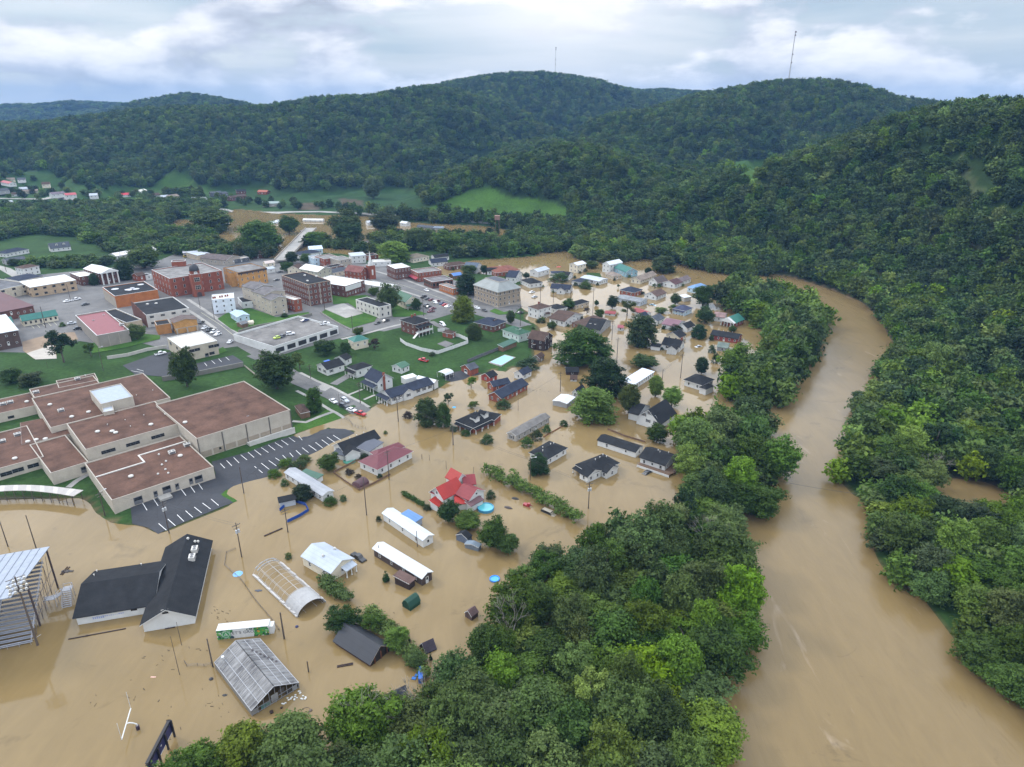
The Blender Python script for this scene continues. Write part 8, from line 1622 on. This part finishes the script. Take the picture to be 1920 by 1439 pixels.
for a in [('round clipped dark bush in the flooded street', 7, 173, 272, 562, 642, 'bush', 'deep'), ('first round shrub along the taupe trailer', 7, 438, 528, 570, 665, 'bush', 'dark'), ('second round shrub along the taupe trailer', 7, 503, 592, 525, 620, 'bush', 'dark'), ('third round shrub at the end of the taupe trailer', 7, 578, 645, 497, 570, 'bush', 'dark'), ('round bush beyond the trailer shrubs', 7, 690, 755, 472, 525, 'bush', 'deep'), ('wide round bush beside the brick ranch house', 7, 265, 382, 335, 412, 'bush', 'deep'), ('dark bush by the garden garage', 5, 230, 400, 800, 860, 'bush', 'deep'), ('plum-leaved round bush in the flooded yard', 6, 978, 1058, 455, 520, 'bush', 'plum'), ('low hedge bush before the dormered house porch', 6, 1390, 1478, 598, 645, 'bush', 'dark'),
          ('small bush at the corner of the dormered house', 6, 1312, 1380, 560, 615, 'bush', 'deep'), ('round bush beside the front gable of the black roof', 6, 583, 652, 725, 795, 'bush', 'dark'), ('round bush beside the trailer with the green lean-to', 6, 97, 165, 940, 1008, 'bush', 'dark'), ('round bush at the trailer end', 6, 523, 582, 1055, 1115, 'bush', 'dark'), ('leafy bush against the trailer gable', 6, 400, 515, 1065, 1145, 'bush', 'mid'), ('bush beside the plastic tunnel corner', 9, 540, 585, 245, 290, 'bush', 'dark'), ('cone-shaped shrub before the white-roofed brown trailer', 9, 1068, 1132, 342, 420, 'cone', 'deep'), ('small palm-like bush near the barn bank', 9, 1088, 1155, 610, 670, 'bush', 'mid'), ('bush at the corner of the silver trailer', 9, 1042, 1078, 42, 85, 'bush', 'deep'), ('bush beside the red-roofed house', 6, 1575, 1655, 1020, 1100, 'bush', 'deep'), ('shrub at the end of the clipped hedge', 6, 1120, 1190, 1125, 1180, 'bush', 'dark'),
          ('dark shrub beside the lone cottage', 5, 1488, 1545, 675, 745, 'bush', 'deep'), ('larger dark shrub below the faded green roof', 5, 1508, 1575, 725, 815, 'bush', 'deep'), ('round bush in the flooded street by the slate blue roof', 5, 648, 735, 262, 328, 'bush', 'dark'), ('bush row before the navy flat roof', 5, 450, 590, 235, 290, 'bush', 'dark'), ('small bush by the skylight roof', 5, 625, 690, 545, 600, 'bush', 'dark'), ('white flowering bush at the bend of the vinyl fence', 4, 1165, 1220, 1185, 1225, 'bush', 'grey'), ('bush by the brown hip-roofed white house', 'd', 1298, 1425, 900, 975, 'bush', 'dark'), ('bush at the motel end', 'a', 645, 722, 1180, 1245, 'bush', 'dark'), ('dark tree-like bush at the red hall corner', 'b', 1545, 1640, 850, 915, 'bush', 'deep'), ('drowned bush with thin leaves in the flooded street', 'f', 455, 510, 500, 550, 'bush', 'mid'),
          ('big bush at the corner of the flooded yard by the lot', 6, 75, 210, 790, 880, 'bush', 'mid'), ('second bush in the row beside the lot', 6, 170, 300, 800, 890, 'bush', 'dark'), ('low bush nearest the water in the row beside the lot', 6, 0, 110, 865, 950, 'bush', 'dark'), ('bush at the upper end of the row beside the lot', 6, 220, 330, 765, 840, 'bush', 'mid'), ('dark bush under the front gable of the black roof', 6, 660, 745, 765, 815, 'bush', 'deep'), ('dark bush in the fenced yard', 6, 560, 630, 870, 925, 'bush', 'plum'), ('second dark bush in the fenced yard', 6, 635, 690, 905, 955, 'bush', 'plum'), ('bush below the dark red hip roof', 6, 790, 840, 905, 950, 'bush', 'deep')]:
    T(*a)
hedge('long overgrown hedge along the flooded lane by the red-roofed house', 7, [(225, 835), (330, 880), (450, 940), (560, 1000), (660, 1065), (740, 1110), (800, 1150)], 4.6, 3.8, 'mid'); hedge('narrow clipped green hedge standing in the water', 6, [(985, 1065), (1060, 1105), (1130, 1150)], 1.3, 1.0, 'mid', leaf=.16, n=5000); hedge('rough hedge row behind the plastic tunnel', 9, [(765, 420), (815, 470), (880, 525)], 3.0, 2.6, 'dark'); hedge('overgrown vines along the bank behind the barn', 9, [(1010, 600), (1080, 680), (1160, 760), (1230, 830), (1300, 890), (1340, 930)], 4.5, 2.6, 'mid')
for i, (z, x0, x1, y0, y1, kd, sh, where) in enumerate([('e', 200, 370, 230, 330, 'round', 'dark', 'between the two white-roofed river houses'), ('e', 860, 945, 305, 375, 'dense', 'deep', 'beside the round river tree'), ('e', 560, 600, 480, 530, 'ragged', 'olive', 'behind the brick house with navy hip roof'), ('e', 940, 1000, 480, 540, 'ragged', 'dark', 'before the gabled attic house'), ('e', 80, 145, 455, 510, 'bush', 'dark', 'against the white house with flat navy roof'),
    ('e', 150, 285, 440, 545, 'bush', 'dark', 'at the end of the long pale trailer'), ('e', 975, 1110, 735, 815, 'spread', 'mid', 'behind the slate gable'), ('e', 1120, 1290, 930, 1010, 'bush', 'deep', 'behind the low cream house'), ('e', 195, 275, 740, 815, 'ragged', 'plum', 'beside the brown gable roof'), ('e', 1580, 1680, 490, 560, 'ragged', 'dark', 'beside the blue-roofed cottage'), ('e', 310, 370, 655, 725, 'round', 'dark', 'alone in the flooded crossing'),
    ('d', 690, 790, 330, 440, 'round', 'deep', 'beside the tall slate gable'), ('d', 960, 1060, 420, 500, 'round', 'dark', 'under the rust-brown roofs'), ('d', 1160, 1250, 415, 490, 'round', 'dark', 'before the white store shed'), ('d', 480, 670, 340, 450, 'round', 'dark', 'behind the dark round tree of the office'), ('d', 1590, 1740, 700, 830, 'round', 'dark', 'between the two black hip roofs'), ('d', 1420, 1540, 940, 1050, 'round', 'dark', 'beside the brown house gable'), ('d', 1240, 1310, 1000, 1040, 'cone', 'dark', 'behind the green hip roof'), ('a', 90, 230, 500, 590, 'round', 'deep', 'beside the concrete lane')]): T({'bush': 'bush', 'ragged': 'thin-leaved tree', 'round': 'rounded tree', 'dense': 'dense tree', 'spread': 'spreading tree', 'cone': 'small pointed tree'}[kd] + ' ' + where, z, x0, x1, y0, y1, kd, sh)
wires('wires over the flooded yards by the carport', ['s3', 's4', 'r2'], 1); wires('wires along the main flooded street to the green hip roof', ['t8', 'u1'], 2); wires('wires past the lone white cottage', ['t6', 't7'], 2); wires('wire from the school corner pole to the lot pole', ['q1', 'q2'], 1)
# leafless trees standing in the woods
def bare_mesh(seed):
    rr = random.Random(seed); m = MB()
    def grow(p, d, ln, r, k):
        e = p + d * ln; m.tube(p, e, r, r * .62, 5 if k > 2 else 3)
        if k:
            for _ in range(3 if k > 1 else 4):
                q = (d + Vector((rr.uniform(-1, 1), rr.uniform(-1, 1), rr.uniform(-.3, .7))) * .62).normalized(); grow(e - d * ln * rr.uniform(0, .3), q, ln * rr.uniform(.55, .8), r * .55, k - 1)
    grow(Vector((0, 0, -1)), Vector((.05, 0, 1)), 5.5, .26, 4); return m.data('branches', [mat('render', (.26, .235, .20))], True)
BARE = [bare_mesh(3), bare_mesh(9)]
for i, (z, x, y, h, lb) in enumerate([(9, 1290, 1240, 15.5, 'bare grey tree in the lower wood near the blue-grey shed roof'), (9, 980, 1290, 15, 'bare grey tree at the edge of the lower wood above the scoreboard'), (12, 40, 560, 14, 'bare twiggy tree on the near bank above the brown river'), (8, 1640, 1010, 16, 'bare pale tree in the middle of the near wood'), (7, 1690, 1390, 15, 'bare thin tree at the near wood edge by the river'), (11, 1300, 830, 13, 'bare white-stemmed tree on the far bank'), (11, 1330, 1290, 13, 'bare grey tree by the pond across the river')]):
    p = hit(*P(z, (x, y))); o = put('bare_tree', BARE[i % 2], None, tuple(p), i * 1.3, scale=(h / 13,) * 3); tag(o, lb, 'tree')
# twigs and scum drifting all over the flood: one mass nobody could count
rg = np.random.default_rng(12); m = MB()
for _ in range(34):
    u0, v0 = rg.uniform(0, 1300), rg.uniform(640, 1400); c = flat(u0, v0); a0 = rg.uniform(2.2, 3.0)
    for _ in range(rg.integers(3, 16)):
        x, y = c + rg.normal(size=2) * np.array([3.2, 1.1]) @ np.array([[math.cos(a0), math.sin(a0)], [-math.sin(a0), math.cos(a0)]])
        if float(ground(x, y)) > -.25: continue
        a = a0 + rg.normal() * .6; ln, w = rg.uniform(.15, .9), rg.uniform(.05, .2); cx_, sx_ = math.cos(a), math.sin(a)
        q = [(x + i * ln * cx_ - j * w * sx_, y + i * ln * sx_ + j * w * cx_) for i, j in ((-.5, -.5), (.5, -.5), (.5, .5), (-.5, .5))]; m.extrude(q, 2, -.03, .05)
tag(m.build('drifting_debris', [mat('render', (.07, .05, .032))]), 'scattered twigs and scum drifting on the flood water', 'debris', None, 'stuff')
# shrubs that grow against the flooded houses
rr = random.Random(41); hs = [o for o in bpy.data.objects if o.parent is None and o.get('category') == 'house' and o.location.z < .2 and 300 < o.location.y < 620]
for o in hs[::2] + hs[1::3]:
    c = next(q for q in o.children if q.name.startswith('wall')); bb = [Vector(q) for q in c.bound_box]; x1, y0 = max(b.x for b in bb), min(b.y for b in bb)
    p = o.matrix_basis @ c.matrix_basis @ Vector((rr.choice([-1, 1]) * x1 * rr.uniform(.5, 1.15), y0 - rr.uniform(1, 2.4), 0)); w = rr.uniform(1.8, 3.4)
    plant(p.x, p.y, -.1, w, w * rr.uniform(.7, 1.3), 'bush', rr.choice(['dark', 'deep', 'mid']), 'small round shrub standing in the water against a flooded house', 'bush', 'bush', 'shrubs against the flooded houses')
WOOD_BUDGET = 172
SH_BANK = [.20, .36, .22, .09, .08, .05]; SH_HILL = [.37, .24, .04, .08, .08, .19]
RB = (SH_BANK, 'in the flooded wood along the near river bank'); RT = (SH_BANK, 'on the flooded bank across the river')
RN = (SH_BANK, 'beside the river bend behind the flooded houses'); RV = (SH_HILL, 'in the tree belt beyond the town'); RH = (SH_HILL, 'on the wooded hillside across the river')
grove(RB, [(330, 1530), (362, 1474), (470, 1446), (560, 1440), (640, 1442), (668, 1398), (735, 1374), (800, 1330), (850, 1290), (885, 1240), (945, 1200), (975, 1130), (985, 1080), (1070, 1060), (1130, 1030),
           (1190, 1040), (1262, 1000), (1290, 950), (1300, 900), (1285, 862), (1268, 818), (1310, 800), (1380, 800), (1440, 800), (1445, 860), (1466, 905), (1425, 935), (1430, 965), (1385, 1000), (1350, 1045),
           (1385, 1090), (1405, 1160), (1395, 1220), (1345, 1262), (1330, 1320), (1362, 1390), (1350, 1500), (1200, 1700), (500, 1700)], 8.2, (8.5, 16.5), (9.5, 18.5), 3)
grove((SH_BANK, 'on the river bank beside the brick house with a long black roof'), [(1352, 722), (1395, 706), (1440, 700), (1480, 726), (1470, 762), (1420, 772), (1362, 756)], 8.5, (12, 16), (13, 18), 8)
grove((SH_BANK, 'on the wooded river bank at the bend'), [(1425, 672), (1436, 632), (1415, 606), (1380, 594), (1352, 576), (1356, 548), (1420, 552), (1490, 572), (1535, 598), (1548, 618), (1528, 655), (1508, 695), (1478, 716), (1448, 710)], 8.6, (11, 17), (14, 20), 9)
grove(RT, [(1560, 895), (1600, 930), (1662, 960), (1640, 1000), (1655, 1062), (1722, 1105), (1800, 1205), (1870, 1275), (1960, 1350), (2150, 1460), (2250, 1200), (2150, 1000), (1900, 1000), (1840, 985), (1780, 990),
           (1750, 960), (1735, 905), (1790, 880), (1780, 800), (1740, 740), (1720, 640), (1690, 600), (1660, 590), (1676, 640), (1690, 668), (1652, 705), (1645, 750), (1602, 775), (1610, 800), (1592, 860)], 8.6, (9.5, 15), (10, 15.5), 4)
grove(RN, [(1450, 512), (1500, 522), (1560, 542), (1615, 564), (1655, 596), (1700, 620), (1740, 600), (1700, 560), (1600, 520), (1480, 492), (1380, 480), (1270, 478), (1150, 468), (1080, 472), (1100, 476), (1190, 484), (1270, 500), (1340, 514), (1450, 522)], 8.4, (10, 15), (11, 16), 5)
grove(RN, [(1072, 476), (1110, 474), (1180, 478), (1195, 490), (1150, 496), (1100, 492), (1078, 488)], 8.5, (9, 14), (10, 14), 51)
grove(RV, [(40, 500), (60, 492), (150, 491), (205, 494), (215, 501), (150, 503), (60, 504)], 8, (8, 11), (5, 8), 52)
grove(RV, [(985, 478), (1060, 474), (1110, 474), (1180, 470), (1180, 450), (1080, 440), (1000, 438), (960, 440), (930, 470), (860, 478), (840, 484), (900, 488)], 9, (9, 14), (9, 13), 6)
grove(RV, [(1000, 440), (1100, 442), (1200, 450), (1300, 462), (1420, 475), (1420, 455), (1300, 440), (1150, 428), (1050, 425)], 9.5, (9, 13), (9, 13), 61)
grove(RV, [(-60, 470), (0, 452), (60, 440), (140, 446), (200, 470), (250, 488), (330, 470), (400, 452), (425, 430), (300, 440), (330, 412), (395, 408), (430, 388), (360, 380), (240, 385), (100, 388), (0, 392), (-60, 400)], 9.5, (9, 14), (8, 12.5), 7)
grove(RV, [(700, 470), (760, 468), (830, 478), (860, 466), (800, 450), (740, 452)], 11, (8, 12), (8, 11), 17)
grove(RV, [(395, 452), (430, 470), (440, 478), (420, 484), (360, 480), (310, 478), (340, 462)], 9, (10, 13), (9, 12), 18)
grove(RT, [(1740, 905), (1790, 880), (1770, 800), (1720, 740), (1700, 640), (1690, 590), (1800, 590), (1960, 660), (2100, 800), (2300, 1000), (2300, 1250), (2150, 1010), (1920, 1010), (1905, 930), (1850, 900)], 8.8, (9.5, 15), (10, 16), 44, True)
grove(RT, [(1548, 885), (1580, 925), (1648, 955), (1612, 1000), (1640, 1066), (1712, 1118), (1790, 1222), (1860, 1292), (1960, 1380), (2060, 1480), (2200, 1500), (1990, 1340), (1880, 1270), (1810, 1195), (1730, 1095), (1665, 1050), (1650, 1000), (1690, 955), (1610, 915), (1570, 885)], 8, (8, 12), (7, 11), 45)
grove(RT, [(1668, 598), (1684, 640), (1700, 668), (1652, 702), (1650, 748), (1606, 772), (1610, 802), (1590, 862), (1600, 868), (1620, 800), (1660, 760), (1660, 710), (1710, 675), (1690, 620)], 8, (8, 12), (7, 11), 46)
grove(RV, [(0, 352), (60, 350), (140, 356), (290, 362), (420, 372), (560, 384), (700, 392), (690, 402), (560, 396), (420, 386), (200, 376), (0, 374)], 22, (8, 12), (7, 11), 71)
grove(RV, [(0, 335), (100, 335), (250, 350), (300, 352), (280, 330), (100, 322), (0, 322)], 24, (8, 12), (7, 11), 72)
grove(RV, [(560, 462), (620, 470), (700, 478), (770, 472), (840, 470), (930, 462), (960, 448), (860, 446), (780, 452), (700, 462), (640, 458), (570, 452)], 13, (9, 13), (8, 12), 73)
grove(RV, [(436, 474), (462, 444), (515, 440), (532, 462), (520, 484), (470, 488)], 10.5, (9, 13), (9, 13), 74)
grove(RV, [(690, 446), (760, 440), (880, 448), (930, 458), (800, 464), (700, 462)], 11, (9, 13), (8, 12), 75)
# hillside forest: jittered grid that opens with distance
rg = np.random.default_rng(21)
def hillside(y0, y1, sp, w, h):
    xs = np.arange(-1.1 * y1 - 200, 1.1 * y1 + 200, sp); ys = np.arange(y0, y1, sp * .87); X, Y = np.meshgrid(xs, ys); X = X + (np.arange(len(ys)) % 2)[:, None] * sp / 2
    X = X + rg.uniform(-.38, .38, X.shape) * sp; Y = Y + rg.uniform(-.38, .38, X.shape) * sp; X, Y = X.ravel(), Y.ravel()
    k = np.abs(X) < .86 * Y + 90; X, Y = X[k], Y[k]
    Z = ground(X, Y); hh = hills(X, Y); u, v, d = proj(np.stack([X, Y, Z], -1))
    k = (hh > 6.5) & (Z > .3)
    for pl in CLEAR: k &= ~inside(u, v, pl) | (Y > 1500) | (Y < 300)
    X, Y = X[k], Y[k]
    for a, b in zip(X, Y): WOOD.append((a, b, rg.uniform(*w), rg.uniform(*h), RH))
hillside(150, 700, 8.8, (9, 14), (10, 16)); hillside(700, 1250, 9.6, (9.5, 14.5), (11, 17)); hillside(1250, 1800, 11, (11, 16), (12, 17)); hillside(1800, 2600, 15, (15, 22), (13, 18)); hillside(2600, 5200, 26, (24, 36), (14, 20))
A, Zt, rest = build_woodland(WOOD_BUDGET)
# the rest of the woodland is one mass
pc = bpy.data.collections.new('forest sources')
order_s = ['dark', 'mid', 'bright', 'olive', 'grey', 'deep']; srcs = []
for si, s in enumerate(order_s):
    for i in range(6):
        o = bpy.data.objects.new(f'forest tree {si}{i}', LOW[i](s)); pc.objects.link(o)
n = len(rest); co = np.zeros((n, 3), np.float32); ki = np.zeros(n, np.int32); rot = np.zeros((n, 3), np.float32); scl = np.zeros((n, 3), np.float32)
rg = np.random.default_rng(77)
for q, (i, s) in enumerate(rest):
    co[q] = (A[i, 0], A[i, 1], Zt[i] - .3); ki[q] = s * 6 + rg.integers(0, 6); rot[q, 2] = rg.uniform(0, 6.28); rot[q, :2] = rg.normal(size=2) * .05
    scl[q] = (A[i, 2] / 10.4, A[i, 2] / 10.4, A[i, 3] / 12.2)
me = bpy.data.meshes.new('forest'); me.vertices.add(n); me.vertices.foreach_set('co', co.ravel())
for nm, ty, arr in (('kind_index', 'INT', ki), ('turn', 'FLOAT_VECTOR', rot), ('size', 'FLOAT_VECTOR', scl)):
    at = me.attributes.new(nm, ty, 'POINT'); at.data.foreach_set('value' if ty == 'INT' else 'vector', arr.ravel())
ng = bpy.data.node_groups.new('forest', 'GeometryNodeTree')
ng.interface.new_socket('Geometry', in_out='INPUT', socket_type='NodeSocketGeometry'); ng.interface.new_socket('Geometry', in_out='OUTPUT', socket_type='NodeSocketGeometry')
gi = N(ng, 'NodeGroupInput'); go = N(ng, 'NodeGroupOutput'); ci = N(ng, 'GeometryNodeCollectionInfo'); ci.inputs['Collection'].default_value = pc
ci.inputs['Separate Children'].default_value = True; ci.inputs['Reset Children'].default_value = True
ip = N(ng, 'GeometryNodeInstanceOnPoints'); ip.inputs['Pick Instance'].default_value = True
def named(nm, ty):
    a = N(ng, 'GeometryNodeInputNamedAttribute', data_type=ty); a.inputs['Name'].default_value = nm; return a.outputs['Attribute']
ng.links.new(gi.outputs[0], ip.inputs['Points']); ng.links.new(ci.outputs[0], ip.inputs['Instance'])
ng.links.new(named('kind_index', 'INT'), ip.inputs['Instance Index']); ng.links.new(named('turn', 'FLOAT_VECTOR'), ip.inputs['Rotation']); ng.links.new(named('size', 'FLOAT_VECTOR'), ip.inputs['Scale'])
ng.links.new(ip.outputs[0], go.inputs[0])
fo = put('forest', me); md = fo.modifiers.new('trees', 'NODES'); md.node_group = ng
tag(fo, 'dense green broadleaf forest covering the hills around the flooded town', 'forest', None, 'stuff')
print('woodland', len(A), 'mass', n)
# ------------------------------------------------------------------ the air
m = MB(); m.box(-4300, 4300, -320, 6500, -8, 262); hz_o = m.build('haze', [bpy.data.materials.new('humid air')])
hm = hz_o.data.materials[0]; hm.use_nodes = True; t = hm.node_tree; t.nodes.remove(t.nodes['Principled BSDF'])
pv = N(t, 'ShaderNodeVolumePrincipled', in_={'Color': (.20, .40, .72, 1), 'Density': HAZE, 'Anisotropy': 0.0}); t.links.new(pv.outputs[0], t.nodes['Material Output'].inputs['Volume'])
tag(hz_o, None, None, None, 'stuff')
